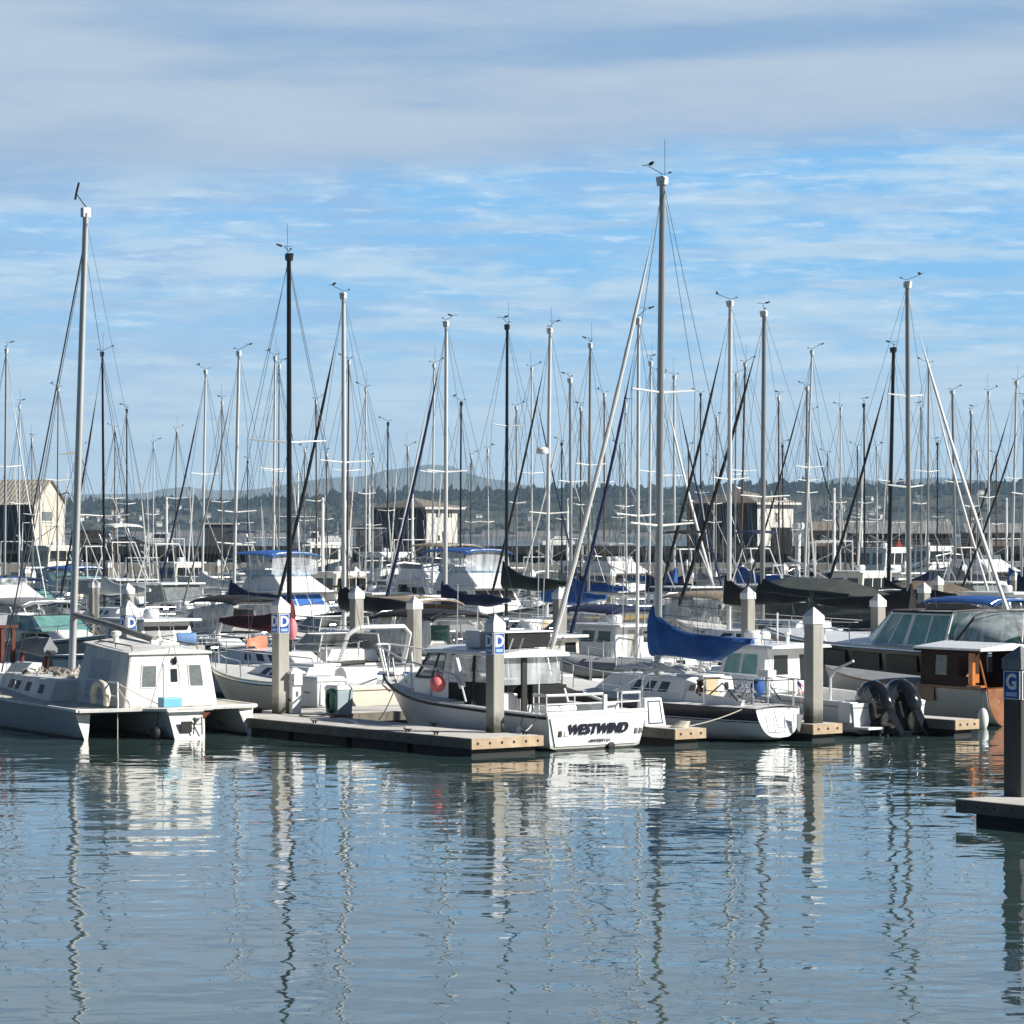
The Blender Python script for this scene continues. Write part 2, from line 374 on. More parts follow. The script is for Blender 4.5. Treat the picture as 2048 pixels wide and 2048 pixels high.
def pile_mat():
    m = bpy.data.materials.new('pile_concrete'); m.use_nodes = True; k = NT(m.node_tree); b = k.n['Principled BSDF']; b.inputs['Roughness'].default_value = .9
    o = k.new('ShaderNodeTexCoord').outputs['Object']; ob = k.new('ShaderNodeObjectInfo').outputs['Random']; s2 = k.new('ShaderNodeSeparateXYZ'); k.l.new(o, s2.inputs[0])
    ov = k.new('ShaderNodeVectorMath', operation='ADD'); k.l.new(o, ov.inputs[0]); k.l.new(k.xyz(k.math('MULTIPLY', ob, 37), k.math('MULTIPLY', ob, 19), 0), ov.inputs[1]); o2 = ov.outputs[0]
    n = k.noise(k.map(o2, (1, 1, .25)), 2.4, 6, .6)
    c = k.mix(k.smooth(n, .3, .7), (.335, .32, .275), (.46, .445, .395))
    c = k.mix(k.math('MULTIPLY', k.smooth(k.noise(k.map(o2, (1.6, 1.6, .12)), 5, 7, .65), .53, .70), .65), c, (.17, .155, .12))
    c = k.mix(k.math('MULTIPLY', k.smooth(k.noise(k.map(o2, (1, 1, .6)), 9, 4, .6), .62, .72), .5), c, (.58, .57, .53))
    c = k.mix(k.math('MULTIPLY', ob, .35), c, (.25, .24, .21))
    tide = k.math('ADD', s2.outputs[2], k.math('MULTIPLY', k.noise(o2, 4, 5, .65), -.55))
    c = k.mix(k.smooth(tide, .62, .18), c, (.055, .055, .040))
    k.put(b.inputs['Base Color'], c); bn = k.new('ShaderNodeBump'); bn.inputs['Strength'].default_value = .35; bn.inputs['Distance'].default_value = .02; k.put(bn.inputs['Height'], k.noise(o2, 26, 5, .65)); k.l.new(bn.outputs[0], b.inputs['Normal'])
    return m
conc = pile_mat()
capm = mat('pile_cap_white', (.76, .76, .75), .45, var=.10, dirt=.35, dirtc=(.42, .41, .37), scale=4, streak=True)
plank = mat('dock_concrete_deck', (.62, .59, .53), .9, var=.16, dirt=.45, dirtc=(.22, .2, .16), scale=1.6, bump=.3, bscale=25)
woodf = mat('dark_fascia_wood', (.17, .15, .12), .85, var=.25, dirt=.5, dirtc=(.09, .075, .055), scale=2.5, bump=.4, bscale=20)  # darker grey-brown boards, mostly the long sides
tanw = mat('tan_fascia_wood', (.50, .37, .24), .75, var=.25, dirt=.55, dirtc=(.30, .17, .08), scale=3.0, bump=.2, bscale=20)  # lighter tan boards for the dock ends
floatm = mat('dock_float_black', (.014, .014, .013), .7, var=.3)
bluesign = mat('sign_blue', (.012, .075, .36), .4, var=.05)
signw = mat('sign_white', (.82, .82, .82), .4, var=.03)
mahog = mat('varnished_mahogany', (.12, .040, .016), .22, var=.3, scale=2.5, streak=True, coat=.5)
mahogd = mat('shaded_mahogany', (.030, .012, .008), .6, var=.3, scale=2.5, spec=.2)  # mahogany with the cabin side's shade put into its colour
orangew = mat('bright_varnish', (.52, .17, .03), .25, var=.18, scale=2, coat=.4)
navyp = mat('navy_paint', (.010, .013, .032), .25, var=.15)
blackp = mat('black_gloss', (.010, .010, .011), .12, var=.1, coat=.6)
pinkb = mat('faded_red_buoy', (.88, .20, .20), .5, var=.12, scale=6)
pinkf = mat('pink_fender', (.72, .22, .25), .5, var=.15, scale=3)
bluebox = mat('light_blue_plastic', (.22, .55, .70), .45, var=.08)
barrelb = mat('pale_blue_plastic', (.20, .36, .62), .4, var=.1)
fenderw = mat('white_fender', (.74, .74, .72), .4, var=.06, dirt=.15)
ropem = mat('pale_rope', (.62, .58, .48), .9, var=.15, scale=20)
roped = mat('dark_rope', (.06, .055, .05), .9, var=.15)
hosem = mat('green_hose', (.006, .048, .032), .35, var=.2, scale=8)
yell = mat('yellow_kayak', (.70, .42, .03), .4, var=.08)
rib = mat('grey_inflatable', (.26, .27, .28), .55, var=.1)
redw = mat('rust_red_posts', (.13, .035, .020), .8, var=.25)

def hullmat(name, top, bands=(), boot=None, bottom=(.035, .02, .02), rough=.3, dirt=.14):
    """topside paint with bands measured down from the sheer and a boot line just above the water"""
    if name in MATS: return MATS[name]
    m = bpy.data.materials.new(name); m.use_nodes = True; k = NT(m.node_tree); b = k.n['Principled BSDF']
    o = k.new('ShaderNodeTexCoord').outputs['Object']; s2 = k.new('ShaderNodeSeparateXYZ'); k.l.new(o, s2.inputs[0]); z = s2.outputs[2]
    at = k.new('ShaderNodeAttribute', attribute_name='below_sheer').outputs['Fac']
    n = k.noise(k.map(o, (1, 1, .25)), 1.6, 6, .6)
    c = k.mix(k.smooth(n, .3, .7), tuple(x*.92 for x in top), top)
    c = k.mix(k.math('MULTIPLY', k.smooth(k.noise(k.map(o, (2.2, 2.2, .35)), 2.5, 7, .65), .55, .75), dirt), c, (.33, .30, .24))
    for d0, d1, cc in bands:
        f = k.math('MULTIPLY', k.math('GREATER_THAN', at, d0), k.math('LESS_THAN', at, d1)); c = k.mix(f, c, cc)
    if boot: c = k.mix(k.math('LESS_THAN', z, boot[0]), c, boot[1])
    c = k.mix(k.math('MULTIPLY', k.smooth(k.math('ADD', z, k.math('MULTIPLY', n, -.22)), .10, -.06), .55), c, (.20, .17, .09))
    c = k.mix(k.math('LESS_THAN', z, k.math('MULTIPLY_ADD', n, .05, .015)), c, bottom)
    k.put(b.inputs['Base Color'], c); b.inputs['Roughness'].default_value = rough
    MATS[name] = m; return m
hw_plain = hullmat('hull_white_plain', (.79, .79, .77))
hw_blue = hullmat('hull_white_blue_stripe', (.79, .79, .77), [(.10, .17, (.02, .07, .25))], (.10, (.02, .05, .2)))
hw_navy = hullmat('hull_white_navy_boot', (.78, .78, .76), [(.12, .15, (.01, .015, .04))], (.14, (.01, .015, .05)))
hw_red = hullmat('hull_white_red_boot', (.78, .78, .76), [(.13, .17, (.22, .02, .02))], (.12, (.22, .03, .02)))
hw_black = hullmat('hull_white_black_line', (.78, .78, .76), [(.14, .17, (.012, .012, .012)), (.34, .36, (.012, .012, .012))], (.08, (.02, .02, .02)))
hw_cream = hullmat('hull_cream', (.72, .67, .55), [(.10, .13, (.1, .06, .03))], (.10, (.1, .04, .03)))
hw_grey = hullmat('hull_grey', (.40, .41, .41), [(.10, .13, (.02, .02, .02))], (.08, (.02, .02, .02)))
h_navy = hullmat('hull_navy', (.012, .017, .05), [(.10, .13, (.7, .7, .65))], (.12, (.6, .6, .58)))
h_green = hullmat('hull_green', (.02, .06, .04), [(.08, .12, (.6, .55, .4))], (.10, (.3, .05, .04)))
h_black = hullmat('hull_black', (.015, .015, .016), [(.06, .10, (.7, .7, .68))], (.10, (.25, .03, .03)))

# ================================================================ hulls
def hull(L, B, fs, fm, fb, style='round', tw=.75, rake=.9, trake=.0, bs=.0, draft=.4, nst=16, p=2.1, xm=.42):
    """rings from the stern (x=0) to the bow, each from the port sheer under the keel to the starboard sheer"""
    rings = []; sheer = []; depth = []
    for i in range(nst+1):
        t = i/nst; t = 1-(1-t)**1.25
        b = B/2*(tw+(1-tw)*math.sin(min(t/xm, 1)*math.pi/2)) if t < xm else B/2*max(0, 1-((t-xm)/(1-xm))**p)
        s = fs+(fm-fs)*min(t/.45, 1)**1.2 if t < .45 else fm+(fb-fm)*((t-.45)/.55)**1.7
        b = max(b, .012)
        if style == 'round':
            k = bs+(-draft-bs)*math.sin(min(t/.42, 1)*math.pi/2) if t < .42 else -draft+(draft+.05)*((t-.42)/.58)**2.6
            half = []
            for j in range(9):
                a = math.pi/2*j/8; half.append((b*max(0, math.cos(a))**.62, s-(s-k)*math.sin(a)**1.25))
        else:
            k = -draft if t < .6 else -draft+(draft+.10)*((t-.6)/.4)**2.2
            zc = bs+.05+.55*fb*max(0, (t-.35)/.65)**2.0; cb = .90-.42*max(0, (t-.4)/.6)**1.6
            zc = max(zc, k+.02)
            half = [(b, s), (b*(.5+.5*cb)**.8, s-(s-zc)*.35), (b*(.35+.65*cb), s-(s-zc)*.7), (b*cb, zc), (b*cb-.04*b, zc-.02), (b*cb*.5, zc+(k-zc)*.55), (0, k)]
        def X(z): return t*L-rake*max(0, 1-(z-(-.05))/(s+.05))*t**5-trake*(z/max(fs, .1))*(1-t)**6
        ring = [(X(z), y, z) for y, z in half]+[(X(z), -y, z) for y, z in reversed(half[:-1])]
        rings.append(ring); sheer.append((X(s), b, s))
        depth += [s-z for y, z in half]+[s-z for y, z in reversed(half[:-1])]
    return rings, sheer, depth
def hull_mesh(name, m, parent, H):
    rings, sheer, depth = H; mb = MB(); mb.loft([list(reversed(r)) for r in rings], False, smooth=True)
    n = len(rings[0]); mb.att['below_sheer'] = [d for i in range(len(rings)) for d in reversed(depth[i*n:(i+1)*n])]
    f = list(range(n)); mb.f.append(f); mb.sm.append(False); mb.mi.append(0)         # the transom
    return mb.build(name, m, parent)
def at_sheer(sheer, x):
    for (x0, b0, s0), (x1, b1, s1) in zip(sheer, sheer[1:]):
        if x <= x1: f = max(0, (x-x0)/max(1e-6, x1-x0)); return b0+(b1-b0)*f, s0+(s1-s0)*f
    return sheer[-1][1], sheer[-1][2]
def xs(a, b, n): return [a+(b-a)*i/(n-1) for i in range(n)]
def deck_mesh(name, m, parent, sheer, x0, x1, drop=.03, inset=.0, camber=.06, n=14):
    mb = MB(); rings = []
    for x in xs(x0, x1, n):
        b, s = at_sheer(sheer, x); b = max(.01, b-inset)
        rings.append([(x, -b, s-drop), (x, -b*.5, s-drop+camber*.75*min(1, b)), (x, 0, s-drop+camber*min(1, b)), (x, b*.5, s-drop+camber*.75*min(1, b)), (x, b, s-drop)])
    mb.loft(rings, False, smooth=True); return mb.build(name, m, parent)
def cockpit_mesh(name, m, parent, sheer, x0, x1, floor, cap=.12, n=8):
    """cap rail, inner sides and sole between x0 and x1, closed by a bulkhead at each end"""
    mb = MB(); rings = []
    for x in xs(x0, x1, n):
        b, s = at_sheer(sheer, x)
        h = [(b+.015, s-.02), (b+.015, s+.02), (b-cap, s+.02), (b-cap-.02, floor)]
        rings.append([(x, -y, z) for y, z in h]+[(x, y, z) for y, z in reversed(h)])
    mb.loft(rings, False, smooth=False)
    for x, sg in ((x0, 1), (x1, -1)):
        b, s = at_sheer(sheer, x); c = b-cap
        mb.box(min(x, x+sg*cap), max(x, x+sg*cap), -c, c, floor, s+.018)
    return mb.build(name, m, parent)
def rail_line(sheer, x0, x1, side, off=.0, dz=.0, n=12):
    out = []
    for x in xs(x0, x1, n): b, s = at_sheer(sheer, x); out.append((x, side*(b+off), s+dz))
    return out
def rub_mesh(name, m, parent, sheer, L, dz=-.05, r=.03):
    mb = MB()
    for sd in (1, -1): mb.tube(rail_line(sheer, 0, sheer[-1][0], sd, .008, dz, 18), r, 5)
    b, s = at_sheer(sheer, 0); mb.tube([(-.01, -b, s+dz), (-.01, b, s+dz)], r, 5)
    return mb.build(name, m, parent)
def house_quads(x0, x1, z0, z1, w0, w1, rf, ra, wf=None):
    """a deckhouse: aft x0, front x1, widths at foot/head, rake of the front and of the aft face; returns its side quads"""
    wf = wf or 1.0
    A = [(x0, -w0/2, z0), (x1, -w0/2*wf, z0), (x1, w0/2*wf, z0), (x0, w0/2, z0)]
    T = [(x0+ra, -w1/2, z1), (x1-rf, -w1/2*wf, z1), (x1-rf, w1/2*wf, z1), (x0+ra, w1/2, z1)]
    return dict(A=A, T=T, star=(A[0], A[1], T[1], T[0]), front=(A[1], A[2], T[2], T[1]), port=(A[2], A[3], T[3], T[2]), aft=(A[3], A[0], T[0], T[3]))
def house_mesh(name, m, parent, q, bevel=.04):
    mb = MB(); mb.hexa(q['A']+q['T']); return mb.build(name, m, parent, bevel, 2)
def win(parent, quad, u0, u1, v0, v1, m=None, fr=None, name='window'):
    o = MB().panel(quad, u0, u1, v0, v1, .008, .03).build(name, m or glassm, parent)
    if fr:
        a, b, c, d = [Vector(p) for p in quad]; wd = (b-a).length; ht = (d-a).length; e = .03; eu, ev = e/wd, e/ht
        mb = MB()
        mb.panel(quad, u0-eu, u1+eu, v0-ev, v0, .014, .03).panel(quad, u0-eu, u1+eu, v1, v1+ev, .014, .03).panel(quad, u0-eu, u0, v0, v1, .0137, .03).panel(quad, u1, u1+eu, v0, v1, .0137, .03)
        mb.build('window_frame', fr, o)
    return o
def railing(name, parent, pts, h, m=chrome, r=.016, mid=True, post=None):
    """posts along pts with a top and a middle tube"""
    mb = MB(); P0 = [Vector(p) for p in pts]; top = [p+Vector((0, 0, h)) for p in P0]
    mb.tube(top, r, 5)
    if mid: mb.tube([p+Vector((0, 0, h*.5)) for p in P0], r*.7, 4)
    for p, q in zip(P0, top): mb.tube([p, q], r, 5)
    return mb.build(name, m, parent)
def canopy_mesh(name, m, parent, x0, x1, w, z, arch=.16, th=.03, droop=.10, n=9):
    mb = MB(); up = []; 
    for x, dz in ((x0, -droop), (x0+.15*(x1-x0), -.01), ((x0+x1)/2, .03), (x1-.15*(x1-x0), -.01), (x1, -droop)):
        o = [(x, w/2*math.sin((j/(n-1)-.5)*math.pi*.98), z+dz-arch*(1-math.cos((j/(n-1)-.5)*math.pi*.98))) for j in range(n)]
        up.append(o+[(a, b*.985, c-th) for a, b, c in reversed(o)])
    mb.loft(up, True, True, True, True); return mb.build(name, m, parent)
def hoops(name, parent, xs_, foot_x, w, z0, z1, r=.018, m=chrome):
    mb = MB()
    for x in xs_: mb.tube([(foot_x, w/2, z0), (x, w/2*.97, z1-.16), (x, w/2*.7, z1-.03), (x, 0, z1), (x, -w/2*.7, z1-.03), (x, -w/2*.97, z1-.16), (foot_x, -w/2, z0)], r, 5)
    return mb.build(name, m, parent)
def boom_cover(name, m, parent, x0, x1, zm, zt, zb, ze, seed=1, wid=.16, n=26):
    """folded mainsail under canvas: zm its top at the mast (x0), zt its top along the boom, zb its sagging foot, ze where it ends at x1"""
    rr = random.Random(seed); mb = MB(); rings = []; ph = [rr.uniform(0, 6) for _ in range(4)]
    for i in range(n):
        t = i/(n-1); x = x0+(x1-x0)*t
        top = zt+(zm-zt)*max(0, 1-t/.46)**2.3-.02*math.sin(9*t+ph[0]); bot = zb+.05*math.sin(7*t+ph[1])*min(1, t*4)
        if t > .62: g = (t-.62)/.38; g = g*g*(3-2*g); bot += (ze-.06-bot)*g; top += (ze+.06-top)*g*.8
        wv = wid*(.7+.45*math.sin(min(1, t*2.2+.25)*math.pi*.5))*(1 if t < .85 else max(.25, 1-(t-.85)*4.6))
        ring = []
        for j in range(14):
            a = 2*math.pi*j/14; cy = math.sin(a); cz = math.cos(a)
            zz = bot+(top-bot)*(.5+.5*cz)
            yy = wv*math.copysign(abs(cy)**.8, cy)*(1.2-.75*(.5+.5*cz))*(1+.20*math.sin(15*t+ph[1]+cz*2.2)+.17*math.sin(41*t+ph[2]+cz*3.4)*(.5+.5*math.sin(7*t+ph[0])))
            ring.append((x+.03*math.sin(7*zz+ph[3]), yy, zz))
        rings.append(ring)
    mb.loft(rings, True, True, True, True); return mb.build(name, m, parent)

# ================================================================ piles and docks
PILES = []
def pile_mesh(s, h, root, sign=None, capc=capm, zb=-1.2, shaft=None):
    PILES.append(root); bx('shaft', shaft or conc, root, -s/2, s/2, -s/2, s/2, zb, h-.38, bevel=.025)
    c = MB(); e = s/2+.02
    c.loft([[(-e, -e, h-.40), (e, -e, h-.40), (e, e, h-.40), (-e, e, h-.40)], [(-e, -e, h-.21), (e, -e, h-.21), (e, e, h-.21), (-e, e, h-.21)], [(-.012, -.012, h), (.012, -.012, h), (.012, .012, h), (-.012, .012, h)]], True, True, True)
    c.build('cap', capc, root, .008)
    if sign:
        for (ox, oy, ax) in ((0, -s/2, Vector((1, 0, 0))), (-s/2, 0, Vector((0, -1, 0)))):
            n = Vector((ox, oy, 0)).normalized(); o0 = Vector((ox, oy, h-.66))
            M0 = frame(o0+n*.012, ax, (0, 0, 1))
            f = MB(); f.box(-s*.46, s*.46, -.24, .24, -.010, 0, M0); so = f.build('sign', signw, root)
            f = MB(); f.box(-s*.41, s*.41, -.225, .225, 0, .004, M0); bo = f.build('sign_face', bluesign, so)
            text('lettering', sign, .36, signw, so, M0 @ Matrix.Translation((0, .045, .006)), 0, .012, .002, .95)
            f = MB(); f.box(-s*.30, s*.30, -.19, -.12, .0045, .0065, M0); f.build('street_strip', mat('sign_pale_blue', (.35, .5, .75), .5, var=.1), so)
def pile(px, pyb, s, h, label, sign=None, D=None, zb=.4, group='concrete dock piles'):
    D = D or (CH-zb)*F/(pyb-HOR); p = P(px, D)
    o = thing('dock_pile', label, 'pile', (p.x, p.y, 0), TH, group)
    dk = sign == 'G'; pile_mesh(s, h, o, sign, mat('stained_grey_cap', (.20, .21, .22), .6, var=.2) if dk else capm, -1.2, mat('shade_dark_concrete', (.075, .075, .07), .85, var=.3, dirt=.4, streak=True) if dk else None); return o  # G pile shaft: shade from out of view put into darker concrete
def dock(name, label, o0, L, W, group=None, end=tanw, holes=True, back=False):
    """a floating finger whose near end starts at o0 (left corner) and runs along HV"""
    rt = thing(name, label, 'dock', (o0.x, o0.y, 0), ROT_L, group)       # local x away, local y to the left
    d = MB(); d.box(.05, L, -W+.05, -.05, .30, .40); d.build('deck', plank, rt, .01)
    k = MB(); x = 0; i = 0
    while x < L-.01:
        l = min(2.44, L-x); k.box(x+.004, x+l-.004, -.05, 0, .17+.01*(i % 2), .395-.006*(i % 3)); k.box(x+.004, x+l-.004, -W, -W+.05, .17, .39); x += l; i += 1
    e = MB().box(-.05, 0, -W, 0, .165, .398)
    f = MB(); x = .1
    while x < L-.3: f.box(x, min(x+2.2, L), -W+.12, -.10, -.35, .17); x += 2.44
    f.build('float', floatm, rt)
    e.cur = 1; k.cur = 1
    for j in range(max(3, int(W/.32))): e.lathe([(.035, -.02), (.035, .004)], (-.05, -W+.16+j*(W-.32)/max(2, int(W/.32)-1), .285), 8, Matrix.Rotation(-math.pi/2, 4, 'Y'))
    x = .3
    while x < L: k.lathe([(.022, -.02), (.022, .006)], (x, 0, .30), 6, Matrix.Rotation(-math.pi/2, 4, 'X')); x += .40
    k.build('side_fascia', [woodf, blackrub], rt); e.build('end_fascia', [end, blackrub], rt)
    return rt
def cleat(root_pt, rz=0.0, label=''):
    o = MB(); o.tube([(-.15, 0, .075), (-.07, 0, .06), (.07, 0, .06), (.15, 0, .075)], .016, 6); o.tube([(-.05, 0, 0), (-.05, 0, .06)], .02, 6); o.tube([(.05, 0, 0), (.05, 0, .06)], .02, 6)
    q = o.build('dock_cleat', blackrub); q.location = root_pt; q.rotation_euler = (0, 0, rz); return tag(q, label, 'cleat', 'cleats on the D dock')
C0 = P(941, 65.0)
def DP(h, r, z=.4): q = C0+HV*h+RV*r; return Vector((q.x, q.y, z))
dock('floating_dock', 'wide floating dock with pale wooden end beside the stern of the white cabin boat', C0, 10.5, 1.96, 'floating docks')
mw = thing('floating_walkway', 'main walkway joining the fingers, with white lockers standing on it', 'walkway', DP(9.2, 1.97, 0), ROT_L, 'floating docks')
MB().box(.05, 2.4, -26, -.02, .29, .392).build('deck', plank, mw, .01)
MB().box(0, .05, -26, -.02, .17, .387).build('side_fascia', woodf, mw)
MB().box(.2, 2.2, -25.8, -.3, -.35, .25).build('float', floatm, mw)
C1 = P(1348, 68.1); dock('floating_dock', 'short narrow finger dock end between white cabin boat and navy striped sailboat', C1, 9.0, .92, 'floating docks')
C2 = P(1624, 69.8); dock('floating_dock', 'narrow finger dock end under the tall pile right of the round white transom', C2, 9.0, .92, 'floating docks')
C3 = P(1908, 71.4); dock('floating_dock', 'finger dock end with bright tan wood behind the black outboards', C3, 9.0, .80, 'floating docks')
C4 = P(1911, 50.4)-HV*10; dock('floating_dock', 'shadowed dock corner at the right edge under the G pile', C4, 10.0, 2.2, 'floating docks', end=woodf)
for h_, r_, a, lb in ((1.5, .15, .6, 'cleat nearest the end of the wide dock, left of the pile foot'), (2.6, .16, .6, 'black cleat on the left edge of the wide dock, second from its end'), (6.4, .16, .6, 'black cleat on the left edge of the wide dock, farthest from its end'), (.35, 1.75, .6, 'black cleat at the corner of the wide dock by the white transom'), (3.9, 1.8, .6, 'black cleat on the wide dock edge beside the cabin boat hull')):
    cleat(DP(h_, r_, .40), ROT_L, lb)
pile(990, 1465, .305, 3.05, 'concrete pile with D signs and white cap in front of the cabin boat', 'D')
pile(561, 1427, .32, 3.28, 'concrete pile with D signs and white cap between the trimaran and the white lockers', 'D')
pile(1627, 1446, .33, 3.12, 'tall plain concrete pile behind the round white sailboat transom')
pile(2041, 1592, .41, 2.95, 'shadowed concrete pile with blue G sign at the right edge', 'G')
pile(257, 0, .32, 3.05, 'concrete pile with D signs rising behind the weathered trimaran cabin', 'D', D=80.5)
back_piles = [(256, 107, 3.05, 'grey pile whose white cap shows just above the D pile behind the trimaran'), (713, 93, 3.2, 'concrete pile in front of black canvas below the white stern'), (829, 90, 2.95, 'concrete pile left of the cabin boat hardtop'), (1119, 97, 3.1, 'concrete pile crossed by the thick white furled jib'), (1496, 97, 3.1, 'concrete pile right of the blue sail cover end'),
 (53, 166, 2.95, 'slim pile near the left edge'), (188, 124, 2.95, 'short pile right of the trimaran mast'), (218, 180, 3.1, 'far pile right of the blue canopied boat'), (711, 160, 3.0, 'far pile above the pile with black canvas'), (1222, 152, 3.0, 'far pile behind the white boat with grey curtains'), (1062, 156, 2.95, 'far pile with blue A signs'), (1374, 200, 3.0, 'far pile against the breakwater wall left of the dark shed'), (1377, 148, 3.0, 'pile just below the wall left of the aqua canvas'), (1502, 205, 3.1, 'far pile in front of the large dark shed'), (1568, 175, 3.0, 'far pile above the black tarped boat'), (1625, 195, 3.1, 'far pile right of the radar pole'), (1672, 150, 3.0, 'pile behind the grey green tarp'), (1756, 91, 3.0, 'pile with bright cap right of the grey green tarp'), (1848, 111, 3.0, 'pile above the big windshield'), (1876, 128, 3.0, 'pile behind the grey sail covered boat'), (1925, 172, 3.1, 'far pile right of the leaning white furled jib'), (1810, 180, 3.1, 'far pile right of the blunt white hull'), (437, 190, 3.1, 'far pile behind the sportfishing boat'), (878, 175, 3.1, 'far pile behind the blue bimini'), (985, 170, 3.0, 'far pile right of the blue bimini'), (2030, 140, 3.0, 'pile near the right edge behind white cabin cruiser')]
for px, D, h_, lb in back_piles: pile(px, 0, .33, h_, lb, 'A' if 'blue A' in lb else None, D=D)
# ================================================================ nearest row of boats
def boat(name, label, cat, p, rot=ROT_L, group=None): return thing(name, label, cat, (p.x, p.y, 0), rot, group)

# ---- weathered trimaran
def trimaran():
    o = boat('trimaran', 'weathered white trimaran with raised cabin, horseshoe buoy on its rail and three transoms', 'boat', P(380, 70.6), math.pi/2+R(31))
    hm_ = hullmat('trimaran_paint', (.43, .45, .47), [], None, (.03, .022, .018), .6, .35)
    white = oldwhite
    def wedge(name, L, yc, wt, wb, zt, x0, fwd):
        mb = MB(); rings = []
        for i in range(14):
            t = i/13; b = wt/2*(.80+.35*math.sin(min(1, t/.4)*1.5)) if t < .5 else wt/2*1.13*(1-((t-.5)/.5)**2.1); b = max(b, .01)
            x = x0+L*t; top = zt+fwd*t*t; wbt = max(.006, wb*(1-t))
            rk = .0
            rings.append([(x+.25*(1-t)**4, yc+b, top), (x+.12*(1-t)**4, yc+(b+wbt)*.52, top*.4), (x, yc+wbt, -.05), (x, yc+wbt*.5, -.5), (x, yc-wbt*.5, -.5), (x, yc-wbt, -.05), (x+.12*(1-t)**4, yc-(b+wbt)*.52, top*.4), (x+.25*(1-t)**4, yc-b, top)])
        mb.loft([list(reversed(r)) for r in rings], False, smooth=True); mb.att['below_sheer'] = [.5]*len(mb.v)
        h = mb.build(name, hm_, o)
        r = rings[0]
        tr = MB(); q = [r[2], r[5], r[7], r[0]]; q = [Vector(p) for p in q]
        tr.hexa([p+Vector((.03, 0, 0)) for p in q]+[p+Vector((-.015, 0, 0)) for p in q]); tr.build('transom', white, h)
        return h
    wedge('outrigger_hull', 10.0, 2.20, .52, .03, .66, 1.0, .25)
    wedge('outrigger_hull', 10.0, -1.90, .52, .03, .66, .70, .25)
    mh = wedge('main_hull', 12.2, 0, 1.20, .38, .72, 0, .35)
    # boarding ladder and rudder gear let into the open transom of the main hull
    k = MB(); k.box(.0, .035, -.05, .22, .16, .42).tube([(-.03, -.08, .12), (-.05, -.10, .52), (-.05, -.28, .52), (-.03, -.30, .10)], .018, 5).tube([(-.04, -.09, .35), (-.04, -.29, .35)], .015, 5)
    k.build('boarding_ladder', blackrub, o)
    MB().prism([(-.02, -.30, .62), (-.02, -.52, .62), (-.02, -.33, .46)], (-.02, 0, 0)).build('rust_stain_plate', redw, o)
    # wing decks between the hulls
    d = MB(); 
    d.loft([[(.35, -.55, .70), (.35, .55, .70)], [(.7, -.9, .72), (.7, .9, .72)], [(.95, -2.16, .69), (.95, 2.46, .69)], [(5, -2.22, .74), (5, 2.52, .74)], [(9.2, -1.9, .86), (9.2, 2.2, .86)]], False)
    d.loft([[(.35, -.55, .62), (.35, .55, .62)], [(.7, -.9, .62), (.7, .9, .62)], [(.95, -2.1, .60), (.95, 2.4, .60)], [(5, -2.1, .6), (5, 2.4, .6)], [(9.2, -1.8, .7), (9.2, 2.1, .7)]], False)
    d.build('wing_deck', mossy, o)
    e = MB()
    for sd, yy in ((1, 2.47), (-1, -2.17)): e.tube([(.9, yy, .69), (5, yy+.03*sd, .73), (9.6, yy-.2*sd, .86)], .045, 5)
    e.tube([(.92, 2.42, .68), (.66, .9, .69), (.05, .57, .71), (.05, -.57, .71), (.66, -.9, .69), (.86, -2.12, .68)], .05, 5)
    e.build('toe_rail', oldwhite, o)
    # raised cabin
    q = house_quads(1.05, 4.35, .70, 2.0, 2.46, 2.06, .50, .10, .97)
    for i in (1, 2): q['T'][i] = (q['T'][i][0], q['T'][i][1], 2.16)
    q = dict(A=q['A'], T=q['T'], star=(q['A'][0], q['A'][1], q['T'][1], q['T'][0]), front=(q['A'][1], q['A'][2], q['T'][2], q['T'][1]), port=(q['A'][2], q['A'][3], q['T'][3], q['T'][2]), aft=(q['A'][3], q['A'][0], q['T'][0], q['T'][3]))
    h = house_mesh('cabin', oldwhite, o, q, .05)
    rf = MB(); 
    rf.loft([[(x, -w_, z-.05), (x, -w_, z), (x, 0, z+.10), (x, w_, z), (x, w_, z-.05)] for x, w_, z in ((1.08, 1.09, 2.01), (2.5, 1.09, 2.09), (3.92, 1.06, 2.19))], True, True, True)
    rf.build('cabin_roof', oldwhite, h, .01)
    win(h, q['aft'], .17, .33, .38, .76, greyglass, oldwhite); win(h, q['aft'], .72, .865, .38, .76, greyglass, oldwhite)
    MB().box(2.2, 2.8, -.75, -.25, 2.12, 2.19).build('roof_hatch', oldwhite, h, .02)
    for y in (.85, -.85): mb = MB(); mb.tube([(1.4, y, 2.05), (1.45, y, 2.16), (3.4, y, 2.24), (3.45, y, 2.13)], .018, 5); mb.tube([(2.4, y, 2.1), (2.4, y, 2.19)], .014, 4); mb.build('grab_rail', brownm, h)
    MB().lathe([(.07, 0), (.07, .18), (.13, .22), (.13, .30), (.05, .33)], (3.3, .45, 2.14), 10).build('vent', oldwhite, h)
    dr = MB().panel(q['aft'], .43, .60, .04, .78, .012, .03).build('door', oldwhite, h)
    MB().panel(q['aft'], .50, .578, .46, .70, .018, .03).build('door_window', glassm, dr)
    fr = MB()
    for a in ((.418, .43, .02, .80), (.60, .615, .02, .80), (.43, .60, .78, .80)): fr.panel(q['aft'], *a, .02, .03)
    fr.build('door_frame', oldwhite, h)
    MB().panel(q['port'], .22, .62, .10, .80, .006, .03).build('side_hatch', mat('trimaran_grey_hatch', (.50, .52, .54), .6, dirt=.2), h)
    a = [Vector(p) for p in q['aft']]; lp = a[0].lerp(a[1], .555).lerp(a[3].lerp(a[2], .555), .86)
